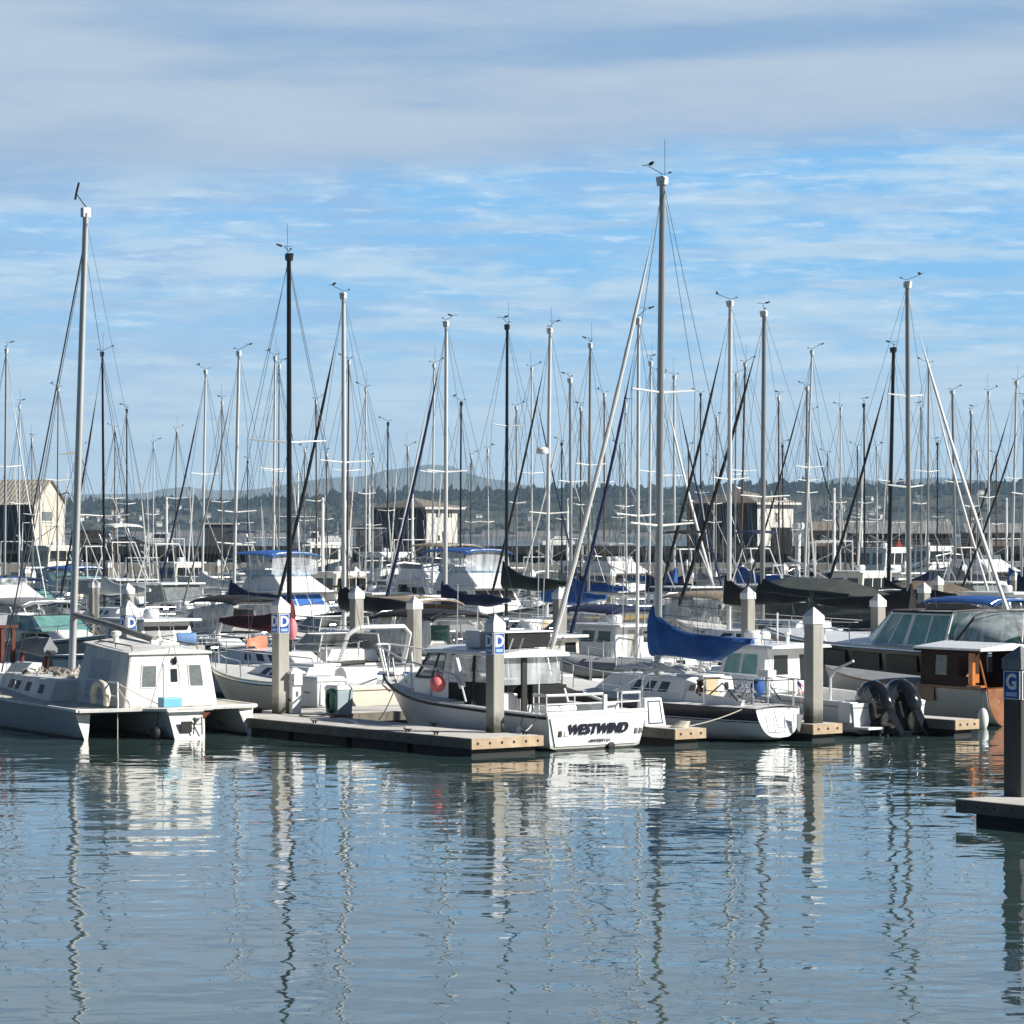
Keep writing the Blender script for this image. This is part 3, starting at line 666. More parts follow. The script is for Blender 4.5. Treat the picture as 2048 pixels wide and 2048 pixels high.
    MB().ball((lp.x-.06, lp.y, lp.z), (.05, .05, .09)).box(lp.x-.05, lp.x+.02, lp.y-.03, lp.y+.03, lp.z-.10, lp.z-.02).build('deck_light', blackrub, h)
    # forward trunk with cluttered roof
    q2 = house_quads(4.1, 9.6, .72, 1.24, 3.7, 3.4, .5, 0, .62); t2 = house_mesh('forward_trunk', oldwhite, o, q2, .04)
    for u in (.16, .40, .60, .72): win(t2, q2['port'], 1-u-.085, 1-u, .32, .74, blackrub)
    rr = random.Random(5); cl = MB()
    for i in range(46):
        x = rr.uniform(4.6, 9.2); y = rr.uniform(-1.4, 1.5)*(1-.08*(x-4.6)); zz = 1.23+rr.uniform(0, .05); a = rr.uniform(0, 6)
        l = rr.uniform(.15, .6); cl.tube([(x, y, zz), (x+l*.5*math.cos(a), y+l*.5*math.sin(a), zz+rr.uniform(.03, .16)), (x+l*math.cos(a), y+l*math.sin(a), zz+.02)], rr.uniform(.02, .06), 5)
    cl.build('coiled_gear', mat('trimaran_deck_gear', (.34, .31, .26), .9, var=.5, scale=6, dirt=.5), t2)
    # mast, boom, rigging
    mx = 7.15
    def lean(z): return Vector((mx, -.033*(z-1.2), z))
    m_ = MB().tube([lean(1.2), lean(6), lean(13.05)], [.125, .125, .10], 12, True, .7).build('mast', alloy, o)
    MB().box(-.07, .13, -.11, .09, 0, .24, Matrix.Translation(lean(12.95))).build('masthead_fitting', capm, m_)
    v = MB(); T = lean(13.2); v.tube([T, T+Vector((.0, .28, .35))], .016, 4); v.tube([T+Vector((0, .30, .18)), T+Vector((0, .27, .35)), T+Vector((0, .20, .62))], .03, 4); v.build('wind_vane', blackrub, m_)
    MB().tube([lean(6.9)+Vector((-.0, .12, 0)), lean(6.75)+Vector((0, .50, .1))], [.05, .02], 4).build('radar_bracket', alloyg, m_)
    MB().tube([lean(2.75)+Vector((-.1, 0, 0)), (4.6, -.1, 2.52), (2.3, -.12, 2.26)], [.085, .09, .08], 8).build('boom', mat('grimy_boom', (.30, .29, .25), .6, var=.3, scale=3, streak=False, dirt=.5), o)
    MB().box(2.25, 2.35, -.22, -.02, 2.06, 2.26).build('boom_crutch', oldwhite, o)
    wr = MB()
    wr.tube([lean(12.4), (12.0, 0, 1.1)], .022, 4); wr.tube([lean(12.95), (.2, 0, .75)], .007, 4)
    for sd, yy in ((1, 2.2), (-1, -1.9)): wr.tube([lean(12.2), (6.4, yy, .8)], .008, 4); wr.tube([lean(7), (6.0, yy, .8)], .008, 4)
    wr.build('rigging', wirem, o)
    # side rail with its mooring lines
    rl = MB()
    rl.tube([(1.0, 1.40, .71), (1.0, 1.40, 1.32), (3.35, 1.42, 1.34), (3.35, 1.42, .74)], .022, 6); rl.tube([(1.0, 1.40, 1.0), (3.35, 1.42, 1.02)], .011, 5); rl.tube([(5.4, 2.3, .74), (5.2, 2.3, 1.2)], .018, 5)
    rl.build('guard_rail', alloyw, o)
    ln = MB(); ln.tube([(1.0, 1.40, 1.30), (.85, .9, 1.02), (.45, .45, .74)], .011, 5); ln.tube([(1.0, 1.40, 1.2), (.85, 1.15, .74)], .010, 5); ln.tube([(1.0, 1.40, .95), (.9, 1.45, .5), (.9, 1.45, -.3)], .012, 5); ln.build('mooring_line', ropem, o)
    return o
tri = trimaran()
def TL(x, y, z=0.0, o=tri): return o.location+Matrix.Rotation(o.rotation_euler.z, 3, 'Z') @ Vector((x, y, z))
hb = MB(); hb.tube([(-.36, 0, -.26), (-.42, 0, -.02), (-.30, 0, .19), (0, 0, .27), (.30, 0, .19), (.42, 0, -.02), (.36, 0, -.26)], [.07, .09, .09, .09, .09, .09, .07], 10)
hbo = hb.build('horseshoe_buoy', mat('aged_lifebuoy', (.76, .71, .58), .7, var=.15, dirt=.3)); hbo.location = TL(1.75, 1.53, 1.03); hbo.rotation_euler = (0, 0, tri.rotation_euler.z)
tag(hbo, 'yellowed horseshoe lifebuoy hanging on the trimaran guard rail', 'life ring')
bb_ = MB().box(-.17, .17, -.25, .25, 0, .24).build('tub', bluebox, None, .03); bb_.location = TL(.42, .32, .74); bb_.rotation_euler = (0, 0, tri.rotation_euler.z); tag(bb_, 'light blue plastic tub sitting on the trimaran stern deck', 'box')
def hung_fender(p, label, m=blackrub, r=.13, top=None, shape='ball', nm='fender'):
    f = MB(); f.ball((0, 0, 0), (r, r, r*(1.15 if shape == 'ball' else 2.0)), 12, 9); q = f.build(nm, m); q.location = p; tag(q, label, 'fender')
    if top is not None: tb('fender_line', roped, q, [(0, 0, r), Vector(top)-Vector(p)], .012, 5)
    return q
hung_fender(TL(.45, .66, .14), 'dark round fender hanging below the blue tub on the trimaran hull', blackrub, .15, TL(.45, .58, .74))

# ---- white cabin boat with its name on the transom
def westwind():
    o = boat('cabin_boat', 'white cabin boat named WESTWIND moored stern-out beside the wide dock', 'boat', P(1190, 67.4))
    L = 8.35
    hm_ = hullmat('cabin_boat_hull', (.72, .73, .73), [], None, (.05, .05, .05), .3, .10)
    H = hull(L, 3.05, .80, .92, 1.42, 'vee', .93, 1.25, .10, .02, .32, 18, 2.3, .35); sh = H[1]
    h = hull_mesh('hull', hm_, o, H); rub_mesh('rub_rail', blackrub, h, sh, L, -.06, .032)
    deck_mesh('foredeck', deckm, o, sh, 3.9, sh[-1][0]-.02, .01, .02, .10)
    cockpit_mesh('cockpit', gel, o, sh, .05, 3.9, .25, .20)
    # transom with lettering
    b, s = at_sheer(sh, 0); TM = frame((-.055, 0, .45), (0, -1, 0), (-.12, 0, 1)); tp = MB(); tr_ = H[0][0]
    tpan = MB(); tpan.prism([(-.018-.10*z/.8, y, z) for _, y, z in [(0, 1.16, .10), (0, 1.36, .74), (0, -1.36, .74), (0, -1.16, .10)]], (-.012, 0, 0)); tt = tpan.build('transom', gel, o)
    F_ = frame((-.118, .02, .46), (0, -1, 0), (-.125, 0, 1)); ink = mat('lettering_navy', (.012, .012, .03), .4, var=0)
    text('boat_name', 'WESTWIND', .31, ink, tt, F_, .28, .014, .004, 1.02)
    text('home_port', 'MONTEREY CA', .085, ink, tt, frame((-.088, -.07, .20), (0, -1, 0), (-.125, 0, 1)), .2, .003, .003, 1.0)
    for y, m_, w_ in ((1.06, blackrub, .10), (.88, fenderw, .12), (-1.12, greyglass, .09), (-1.25, greyglass, .09)):
        f = MB(); f.box(-.012, .012, y-w_/2, y+w_/2, .32, .45, Matrix.Translation((-.085, 0, 0))); f.build('transom_plate', m_, tt, .01)
    MB().lathe([(.085, -.14), (.095, .02), (.07, .03)], (-.06, -.42, .06), 10, Matrix.Rotation(-math.pi/2, 4, 'Y')).build('exhaust_flap', blackrub, tt)
    MB().tube([(-.07, -1.44, .83), (-.07, 1.44, .83)], .05, 8).build('transom_cap', gel, o)
    # cabin trunk forward and open-backed wheelhouse
    qt = house_quads(5.05, 7.4, 1.0, 1.50, 1.95, 1.65, .75, 0, .55)
    t1 = house_mesh('trunk_cabin', gel, o, qt, .06)
    dv = MB(); 
    for u in (.30, .42, .54): dv.panel(qt['port'], u, u+.10, .12, .26, .008, .02)
    dv.build('vent', blackrub, t1)
    MB().lathe([(.06, 0), (.06, .012)], (6.2, .84, 1.30), 10, Matrix.Rotation(-math.pi/2, 4, 'X')).build('porthole', glassm, t1)
    wq = house_quads(4.05, 5.85, .95, 1.42, 1.86, 1.80, .02, 0, .95); wl = house_mesh('wheelhouse_base', gel, o, wq, .03)
    # windscreen frame, side windows and hardtop
    z0, z1 = 1.42, 2.06
    fq = [(5.86, -.84, z0), (5.86, .84, z0), (5.35, .78, z1), (5.35, -.78, z1)]
    pq = [(5.86, .84, z0), (4.40, .90, z0), (4.40, .84, z1), (5.35, .78, z1)]
    sq = [(4.40, -.90, z0), (5.86, -.84, z0), (5.35, -.78, z1), (4.40, -.84, z1)]
    for nm, qd, us in (('windscreen', fq, (.04, .50, .96)), ('side_window', pq, (.05, .52, .84)), ('side_window', sq, (.16, .5, .95))):
        for a, b2 in zip(us, us[1:]):
            g = MB().panel(qd, a+.012, b2-.012, .06, .94, .0, .012).build(nm, clearm, wl)
        f = MB()
        for a in us: f.panel(qd, max(0, a-.022), min(1, a+.022), 0, 1, .012, .04)
        f.panel(qd, us[0], us[-1], 0, .07, .0117, .04); f.panel(qd, us[0], us[-1], .93, 1, .0117, .04); f.build('window_frame', blackrub, wl)
    f = MB(); f.panel(pq, .84, 1, 0, 1, .012, .05).panel(sq, 0, .16, 0, 1, .012, .05); f.build('door_pillar', gel, wl)
    rp = MB()
    rp.loft([[(x, -w_, z-.09), (x, -w_+.02, z), (x, -w_*.5, z+.07), (x, 0, z+.09), (x, w_*.5, z+.07), (x, w_-.02, z), (x, w_, z-.09)] for x, w_, z in ((2.15, .98, 2.08), (3.2, .99, 2.11), (4.6, .97, 2.13), (5.45, .86, 2.10))], True, True, True)
    rf = rp.build('hardtop', gel, o, .02)
    for sd in (1, -1):
        for x in (2.38, 3.35): tb('hardtop_post', blackrub if x > 3 else chrome, o, [(x, sd*.93, .55), (x, sd*.91, 2.02)], .03 if x > 3 else .02, 6)
    # clear vinyl curtains and dark side canvas under the hardtop
    for a, b2 in ((2.42, 3.30), (3.40, 4.36)):
        for sd in (1, -1):
            qd = [(b2, sd*.925, 1.38), (a, sd*.925, 1.38), (a, sd*.915, 2.02), (b2, sd*.915, 2.02)]
            if sd < 0: qd = [qd[1], qd[0], qd[3], qd[2]]
            MB().panel(qd, 0.03, .97, .03, .97, .0, .008).build('clear_curtain', vinyl, o)
            qd = [(b2, sd*.935, .80), (a, sd*.935, .80), (a, sd*.93, 1.36), (b2, sd*.93, 1.36)]
            if sd < 0: qd = [qd[1], qd[0], qd[3], qd[2]]
            MB().panel(qd, 0.02, .98, .0, 1, .0, .01).build('side_curtain', blackcl, o)
    for y0, y1 in ((.88, .30), (.12, -.84)): MB().box(2.36, 2.38, y1, y0, 1.36, 2.00).build('aft_curtain', vinyl, o)
    MB().box(2.33, 2.40, .14, .28, .5, 2.04).build('door_post', blackrub, o)
    bk = MB().box(2.24, 2.30, -.95, .05, .72, 1.34); bk.build('engine_cover_canvas', blackcl, o, .02)
    MB().box(2.6, 3.2, .2, .7, .3, 1.15).build('helm_seat', gel, o, .04); MB().box(3.95, 4.03, -.88, .88, .3, 1.38).build('bulkhead', blackcl, o)
    # cluttered afterdeck: stern rail, buckets, rods
    rl = MB(); pts = [(.5, 1.36, .83), (.05, 1.34, .83), (-.02, .6, .84), (-.02, -.2, .84), (-.02, -.75, .84), (.05, -1.34, .83), (.9, -1.38, .84)]
    for p in pts: rl.tube([p, (p[0], p[1], 1.24)], .017, 5)
    rl.tube([(p[0], p[1], 1.24) for p in pts[:4]], .035, 6); rl.tube([(p[0], p[1], 1.24) for p in pts[4:]], .03, 6); rl.tube([(p[0], p[1], 1.04) for p in pts], .02, 5)
    rl.build('stern_rail', alloyw, o)
    MB().box(-.07, -.02, -.30, -.20, .84, 1.22).build('rail_board', gel, o, .01)
    g = MB(); g.tube([(.35, 1.15, .88), (.35, .35, .9)], [.12, .13], 8); g.tube([(.9, .9, .8), (.9, .9, 1.5)], .015, 5); g.tube([(.25, .55, 1.0), (.6, .4, 1.34)], .03, 5); g.tube([(.3, -.6, 1.02), (.75, -.25, 1.22)], .035, 5); g.box(.5, .9, -1.1, -.6, .5, .98).box(.6, 1.2, .1, .8, .4, .95)
    g.build('deck_gear', gel, o)
    # bow pulpit
    pl = MB(); bt = sh[-1][0]
    def sp(x, sd, dz=0, off=-.05): b, s = at_sheer(sh, x); return Vector((x, sd*max(0, b+off), s+dz))
    rails = [sp(2.9, 1, .10), sp(3.05, 1, .42), sp(3.4, 1, .68), sp(6.0, 1, .76), sp(7.0, 1, .76)+Vector((0, .05, 0)), Vector((bt+.02, .22, 2.10)), Vector((bt+.05, 0, 2.11)), Vector((bt+.02, -.22, 2.10)), sp(7.0, -1, .76)+Vector((0, -.05, 0)), sp(6.0, -1, .76), sp(3.4, -1, .68), sp(3.05, -1, .42), sp(2.9, -1, .10)]
    pl.tube(rails, .024, 6)
    for x, dx in ((5.4, .0), (6.6, .1), (7.6, .2)):
        for sd in (1, -1): b, s = at_sheer(sh, x); pl.tube([(x, sd*max(.02, b-.06), s), (x+dx, sd*(max(.02, b-.03)+.02), s+.72)], .021, 5)
    pl.tube([(bt-.1, .05, 1.42), (bt, .16, 2.08)], .03, 6); pl.tube([(bt-.1, -.05, 1.42), (bt, -.16, 2.08)], .03, 6)
    pl.build('bow_pulpit', alloyw, o)
    MB().box(7.7, 8.42, -.12, .12, 1.38, 1.44).tube([(8.35, 0, 1.36), (8.4, 0, 1.1), (8.1, 0, .95)], .03, 5).build('anchor_roller', gel, o, .01)
    # hardtop gear: instrument box, canvas covered enclosure, windlass
    MB().box(3.45, 4.0, .12, .68, 2.18, 2.58).build('roof_locker', mat('pale_grey_box', (.55, .57, .60), .5, var=.06), rf, .02)
    MB().box(2.55, 3.25, -.72, .55, 2.20, 2.54).build('roof_canvas_box', blackcl, rf, .02)
    MB().box(2.50, 3.42, -.76, .66, 2.55, 2.585).build('roof_platform', gel, rf, .01)
    for x, y, h_ in ((2.9, -.6, 2.6), (4.6, .5, 1.5), (4.9, -.3, .9)): tb('whip_antenna', gel, rf, [(x, y, 2.12), (x-.05, y, 2.15+h_)], .013, 4)
    mb = MB()
    for y in (.75, .45, -.35, -.7): mb.tube([(2.25, y, 2.12), (2.05, y, 2.45)], .022, 5)
    mb.build('rod_holder', chrome, rf)
    MB().box(5.9, 6.35, -.25, .25, 1.50, 1.56).build('deck_hatch', greyglass, o, .02); mb = MB()
    for sd in (1, -1): mb.tube([(7.0, sd*.28, 1.36), (7.25, sd*.24, 1.40)], .03, 5)
    mb.build('bow_cleat', chrome, o)
    return o
ww = westwind()
rb = MB().ball((0, 0, 0), .19, 16, 12); rb.tube([(0, 0, .17), (0, 0, .27)], [.07, .05], 8); rbo = rb.build('round_buoy', pinkb); rbo.location = TL(3.75, 1.66, 1.36, ww)
tag(rbo, 'big faded red ball float hanging from the cabin boat pulpit rail', 'buoy'); tb('buoy_line', roped, rbo, [(0, 0, .25), (0, -.10, .50)], .012, 5)
fb = MB(); fb.box(-.09, .09, -.05, .05, -.36, .36); fbo = fb.build('fender_board', fenderw, None, .03); fbo.location = TL(3.3, 1.38, 1.62, ww); fbo.rotation_euler = (0, R(24), ROT_L); tag(fbo, 'white flat fender cushion leaning on the cabin boat side rail', 'fender')
hung_fender(TL(.75, 1.55, .38, ww), 'small white fender against the cabin boat quarter by the pile', fenderw, .09, TL(.75, 1.45, .85, ww), 'long')

# ---- dock furniture
def pedestal(p, label):
    o = thing('power_pedestal', label, 'power pedestal', p, TH, None)
    MB().box(-.13, .13, -.13, .13, 0, 1.0).build('post', capm, o, .012); MB().box(-.15, .15, -.15, .15, .78, .86).build('meter_band', capm, o)
    c = MB(); c.loft([[(-.22, -.22, .99), (.22, -.22, .99), (.22, .22, .99), (-.22, .22, .99)], [(-.2, -.2, 1.03), (.2, -.2, 1.03), (.2, .2, 1.03), (-.2, .2, 1.03)], [(-.05, -.05, 1.13), (.05, -.05, 1.13), (.05, .05, 1.13), (-.05, .05, 1.13)]], True, True, True); c.build('cap', capm, o)
    MB().prism([(-.12, -.13, .66), (.12, -.13, .66), (.12, -.20, .70), (.12, -.13, .92), (-.12, -.13, .92)][:2]+[(.12, -.13, .95), (-.12, -.13, .95)], (0, -.07, .05)).build('socket_hood', capm, o)
    MB().box(-.03, .04, -.136, -.128, .42, .55).build('plate', greyglass, o); MB().box(-.140, -.128, -.05, .03, .30, .37).build('tap_hole', blackrub, o)
pedestal(P(588, 74.0, z=.4), 'white power pedestal standing between the D pile and the lockers')
def locker(p, w_, d_, h_, label, m=capm, ribs=True, rz=TH, hose=False):
    o = thing('dock_locker', label, 'dock box', p, rz, None)
    b = MB(); b.loft([[(-w_*.44, -d_*.42, 0), (w_*.44, -d_*.42, 0), (w_*.44, d_*.42, 0), (-w_*.44, d_*.42, 0)], [(-w_*.48, -d_*.46, h_*.85), (w_*.48, -d_*.46, h_*.85), (w_*.48, d_*.46, h_*.85), (-w_*.48, d_*.46, h_*.85)]], True, True, True)
    b.build('body', m, o, .03)
    l = MB(); l.loft([[(-w_/2, -d_/2, h_*.84), (w_/2, -d_/2, h_*.84), (w_/2, d_/2, h_*.84), (-w_/2, d_/2, h_*.84)], [(-w_/2, -d_/2, h_*.9), (w_/2, -d_/2, h_*.9), (w_/2, d_/2, h_*.9), (-w_/2, d_/2, h_*.9)], [(-w_*.42, -d_*.4, h_), (w_*.42, -d_*.4, h_), (w_*.42, d_*.4, h_), (-w_*.42, d_*.4, h_)]], True, True, True)
    l.build('lid', capm, o, .02)
    if ribs:
        for x in (-.30, .30): MB().box(x*w_-.07*w_, x*w_+.07*w_, -d_*.475, -d_*.40, .06, h_*.80).build('rib', capm, o, .015)
        MB().box(-w_*.485, -w_*.45, -.12, .12, h_*.45, h_*.5).build('handle', greyglass, o)
    return o
locker(P(642, 77.2, z=.392), .92, 1.05, .78, 'white ribbed dock locker on the walkway beside the power pedestal')
lk = locker(DP(8.95, 2.55, .4), .50, .62, .72, 'pale blue grey dock locker with a coiled green hose', mat('bluegrey_locker', (.34, .42, .44), .5, var=.08), False)
hs = MB()
for i in range(6):
    rr_ = .24-.012*i; c = []
    for k in range(19): a = 2*math.pi*k/18; c.append((-.03-.035*(i % 3), rr_*math.sin(a)*.62, .34+rr_*math.cos(a)*1.22))
    hs.tube(c, .024, 6, False)
ho = hs.build('garden_hose', hosem); ho.location = lk.location+Matrix.Rotation(TH, 3, 'Z') @ Vector((-.26, -.1, 0)); ho.rotation_euler = (0, 0, TH); tag(ho, 'coiled dark green hose hung on the pale blue grey locker', 'hose')
st = thing('dock_step', 'white moulded boarding step with square opening on the narrow finger beside the cabin boat', 'step', C1+HV*1.1+RV*.25+Vector((0, 0, .4)), TH)
MB().loft([[(-.32, -.16, 0), (.32, -.16, 0), (.32, .2, 0), (-.32, .2, 0)], [(-.26, -.06, .66), (.26, -.06, .66), (.26, .2, .66), (-.26, .2, .66)]], True, True, True).build('body', gel, st, .03)
k_ = MB(); qd = [(-.32, -.16, 0), (.32, -.16, 0), (.26, -.06, .66), (-.26, -.06, .66)]
for a in ((.16, .20, .14, .86), (.80, .84, .14, .86), (.16, .84, .10, .14), (.16, .84, .86, .90)): k_.panel(qd, *a, .012, .02)
k_.build('rim', navyp, st); MB().panel(qd, .20, .80, .14, .86, .005, .02).build('inset', mat('step_inset', (.62, .66, .68), .5), st)
tb('grab_rail', chrome, st, [(-.35, -.1, 0), (-.35, -.1, 1.05), (-.28, -.1, 1.22), (-1.05, .1, .85)], .02, 6)
rp_ = MB(); rr_ = random.Random(2)
for i in range(5): rp_.tube([(math.cos(a/9*6.28)*(.20-.02*i)+.03*i, math.sin(a/9*6.28)*(.14-.012*i), .02+.028*i) for a in range(10)], .02, 5, False)
ro = rp_.build('rope_coil', ropem); ro.location = C1+HV*.35+RV*.45+Vector((0, 0, .40)); tag(ro, 'pale rope coil on the end of the narrow finger dock', 'rope')

def line(pts, label, m=ropem, r=.013):
    o = MB().tube([Vector(p)-Vector(pts[0]) for p in pts], r, 5).build('mooring_line', m); o.location = pts[0]; return tag(o, label, 'rope')
def sag(a, b, d=.12, n=7): a, b = Vector(a), Vector(b); return [a.lerp(b, i/(n-1))-Vector((0, 0, d*4*(i/(n-1))*(1-i/(n-1)))) for i in range(n)]
line(sag(TL(.25, 1.38, .86, ww), DP(.35, 1.75, .46), .05), 'pale mooring line from the cabin boat quarter to the dock corner cleat')
line(sag(TL(7.2, .35, 1.36, ww), DP(6.2, 1.85, .43), .12), 'pale bow line from the cabin boat down to the wide dock edge')
cord = [DP(9.1+.3*math.sin(i*1.1)-.12*i, 1.55+.35*math.cos(i*.9)+.02*i, .415) for i in range(14)]
line(cord, 'loose dark power cord lying on the wide dock by the pedestal', roped, .016)
line([DP(7.9-.5*i, 1.0+.35*math.sin(i*.8), .412) for i in range(9)], 'pale hose lying loosely along the middle of the wide dock', fenderw, .016)
# ---- navy striped sailboat in the front row
def windvane(parent, p, s=1.0, seed=0):
    rr = random.Random(seed); a = rr.uniform(0, 6.28); u = Vector((math.cos(a), math.sin(a), 0)); mb = MB(); p = Vector(p)
    mb.tube([p, p+u*.45*s+Vector((0, 0, .18*s))], .011*s, 4); q = p+u*.45*s+Vector((0, 0, .2*s)); v = Vector((-u.y, u.x, 0))
    mb.tube([q-v*.22*s, q+v*.10*s], .010*s, 4); mb.tube([q+v*.10*s, q+v*.26*s+Vector((0, 0, .05*s))], [.045*s, .03*s], 4)
    q2 = p-u*.22*s; mb.tube([p, q2+Vector((0, 0, .04))], .010*s, 4); mb.ball(q2+Vector((0, 0, .06*s)), (.045*s, .045*s, .02*s), 6, 4)
    return mb.build('wind_vane', blackrub, parent)
def rig(o, mx, zb, zt, m, r, dyt=0.0, dxt=0.0, spread=(.55,), sl=.95, L=9.0, bow_z=1.3, stern_z=.9, beam=1.35, jib=None, jr=.05, wire=.008, vane=True, seed=0, stern_x=0.15, furl0=.10, oval=.75, jx=None):
    """mast with spreaders and standing rigging; the masthead sits dxt/dyt off the foot"""
    def A(z): f = (z-zb)/(zt-zb); return Vector((mx+dxt*f, dyt*f, z))
    ms = MB().tube([A(zb), A(zb+(zt-zb)*.5), A(zt)], [r, r, r*.82], 10, True, oval).build('mast', m, o)
    T = A(zt); mb = MB(); mb.prism([T+Vector((-r*1.2, -r*.55, -.10)), T+Vector((-r*1.5, -r*.55, .06)), T+Vector((-r*.6, -r*.55, .12)), T+Vector((r*1.9, -r*.55, .10)), T+Vector((r*1.4, -r*.55, -.12))], (0, r*1.1, 0)); mb.build('masthead', m if m is blackm else alloyw, ms)
    if vane:
        windvane(ms, T+Vector((0, 0, .16)), 1.0, seed)
        if seed % 2: tb('antenna', wirem, ms, [T+Vector((-.08, 0, .1)), T+Vector((-.08, 0, 1.0))], .008, 4)
    for f in spread:
        z = zb+(zt-zb)*f; p = A(z); mb = MB()
        for sd in (1, -1): mb.tube([p, p+Vector((-.12, sd*sl, .07))], [.032, .022], 5)
        mb.build('spreader', alloyw if m is not blackm else alloy, ms)
    for sd in (1, -1):
        pts = [A(zt-.1)]
        for f in sorted(spread, reverse=True): pts.append(A(zb+(zt-zb)*f)+Vector((-.12, sd*sl, .07)))
        mb = MB()
        pts.append(Vector((mx-.1, sd*beam, .95)))
        for p, q in zip(pts, pts[1:]): mb.tube([p, q], wire, 4)
        f = min(spread); mb.tube([A(zb+(zt-zb)*f-.1), Vector((mx-.5, sd*beam, .95))], wire, 4)
        mb.build('shroud', wirem, o)
    tb('backstay', wirem, o, [A(zt), (stern_x, 0, stern_z)], wire, 4)
    B = Vector((jx or L-.15, 0, bow_z)); T2 = A(zt-.25)
    if jib:
        mb = MB(); n = 34; pts = []; rad = []
        for i in range(n):
            f = i/(n-1); pts.append(T2.lerp(B, f)+Vector((0, 0, -.0))+Vector((-.25, 0, 0))*math.sin(f*math.pi)*.6); g = min(1, max(.16, (f-furl0)*5)) if f < furl0+.2 else 1.0
            rad.append(jr*g*(.62+.48*f)*(1+.10*math.sin(i*2.1+seed)))
        rad[-1] *= .3; mb.tube(pts, rad, 8); mb.build('furled_jib', jib, o)
    else: tb('forestay', wirem, o, [T2, B], wire*1.1, 4)
    return A
def navy_sailboat():
    o = boat('sailboat', 'white sailboat with broad navy sheer band, rounded transom and blue sail cover in front row', 'sailboat', P(1561, 69.6))
    L = 8.9; hm_ = hullmat('navy_band_hull', (.62, .66, .70), [(-.1, .30, (.010, .014, .038)), (.325, .35, (.012, .012, .02))], None, (.03, .03, .035), .25, .08)
    H = hull(L, 2.75, .80, .86, 1.25, 'round', .50, 1.15, -.12, .10, .45, 20, 2.0, .45); sh = H[1]
    h = hull_mesh('hull', hm_, o, H)
    tr = H[0][0]; tp = MB(); pts = [Vector(p)+Vector((-.02, 0, 0)) for p in tr]
    tp.prism([(p.x, p.y*.985, p.z+.01) for p in pts], (.012, 0, 0)); t_ = tp.build('transom', gel, o)
    deck_mesh('deck', deckm, o, sh, .02, sh[-1][0]-.01, .0, .0, .07)
    q = house_quads(2.55, 6.6, .84, 1.42, 1.75, 1.45, .9, -.06, .62); c = house_mesh('cabin_trunk', gel, o, q, .06)
    for u0, u1 in ((.42, .50), (.56, .66), (.72, .82)): win(c, q['port'], u0, u1, .36, .78, glassm)
    for u0, u1 in ((.18, .28), (.34, .44), (.50, .58)): win(c, q['star'], u0, u1, .36, .78, glassm)
    MB().panel(q['aft'], .40, .66, .05, .93, .015, .04).build('companionway_boards', mat('pale_teak', (.66, .50, .32), .6, var=.15, scale=5, streak=True), c)
    MB().box(2.4, 3.4, -.38, .30, 1.41, 1.47).build('companionway_hatch', gel, c, .02); win(c, q['aft'], .10, .22, .45, .70, greyglass, None, 'instrument'); win(c, q['aft'], .80, .88, .5, .75, blackrub, None, 'instrument')
    ck = MB()
    for sd in (1, -1): ck.prism([(.7, sd*.62, .80), (2.5, sd*.82, .84), (2.5, sd*.74, 1.12), (.7, sd*.56, .95)], (0, sd*-.09, 0))
    ck.build('cockpit_coaming', gel, o)
    MB().box(.75, 2.45, -.45, .45, .83, .865).build('cockpit_sole', mat('cockpit_dark_teak', (.20, .15, .10), .8), o)  # sole in dark teak brown
    # mast, boom and cover
    A = rig(o, 4.45, 1.42, 13.45, mat('silver_spar', (.42, .43, .42), .4, .35, var=.05, scale=.6, streak=True), .105, -.16, .0, (.57, .30), 1.0, L, 1.75, .9, 1.28, whitecl, .062, .009, True, 3, .1, .06, .78)
    MB().tube([(4.36, 0, 2.34), (1.15, 0, 2.30)], .055, 8).build('boom', alloyw, o)
    boom_cover('sail_cover', bluecl, o, 4.66, 1.0, 3.12, 2.42, 1.84, 2.30, 4, .20, 90)
    # rails
    mb = MB(); pts = [(.25, .62, .82), (-.02, .40, .82), (-.02, -.40, .82), (.25, -.62, .82), (1.5, -1.05, .85)]; pts = [(1.5, 1.05, .85)]+pts
    for p in pts: mb.tube([p, (p[0], p[1], p[2]+.62)], .015, 5)
    mb.tube([(p[0], p[1], p[2]+.62) for p in pts], .015, 5); mb.tube([(p[0], p[1], p[2]+.32) for p in pts], .012, 5); mb.build('pushpit', chrome, o)
    mb = MB()
    for sd in (1, -1):
        st_ = []
        for x in (1.5, 3.2, 5.0, 6.6, 7.7):
            b, s = at_sheer(sh, x); p = Vector((x, sd*(b-.06), s)); st_.append(p+Vector((0, 0, .6))); mb.tube([p, st_[-1]], .012, 5)
        mb.tube(st_, .007, 4); mb.tube([p-Vector((0, 0, .3)) for p in st_], .006, 4)
    mb.build('lifeline', chrome, o)
    mb = MB(); a, s = at_sheer(sh, 7.8)
    mb.tube([(7.7, a-.05, s), (7.75, a-.05, s+.62), (8.75, .14, s+.72), (8.95, 0, s+.72), (8.75, -.14, s+.72), (7.75, -a+.05, s+.62), (7.7, -a+.05, s)], .017, 6); mb.tube([(8.5, .12, s+.05), (8.7, .15, s+.70)], .015, 5); mb.tube([(8.5, -.12, s+.05), (8.7, -.15, s+.70)], .015, 5); mb.build('pulpit', chrome, o)
    # cockpit clutter
    rr = random.Random(11); g = MB()
    for i in range(14):
        x = rr.uniform(.5, 2.3); y = rr.uniform(-.6, .6); z = rr.uniform(.9, 1.15); a = rr.uniform(0, 6); l = rr.uniform(.15, .5)
        g.tube([(x, y, z), (x+l*math.cos(a), y+l*math.sin(a), z+rr.uniform(.05, .35))], rr.uniform(.012, .035), 5)
    g.build('cockpit_gear', chrome, o)
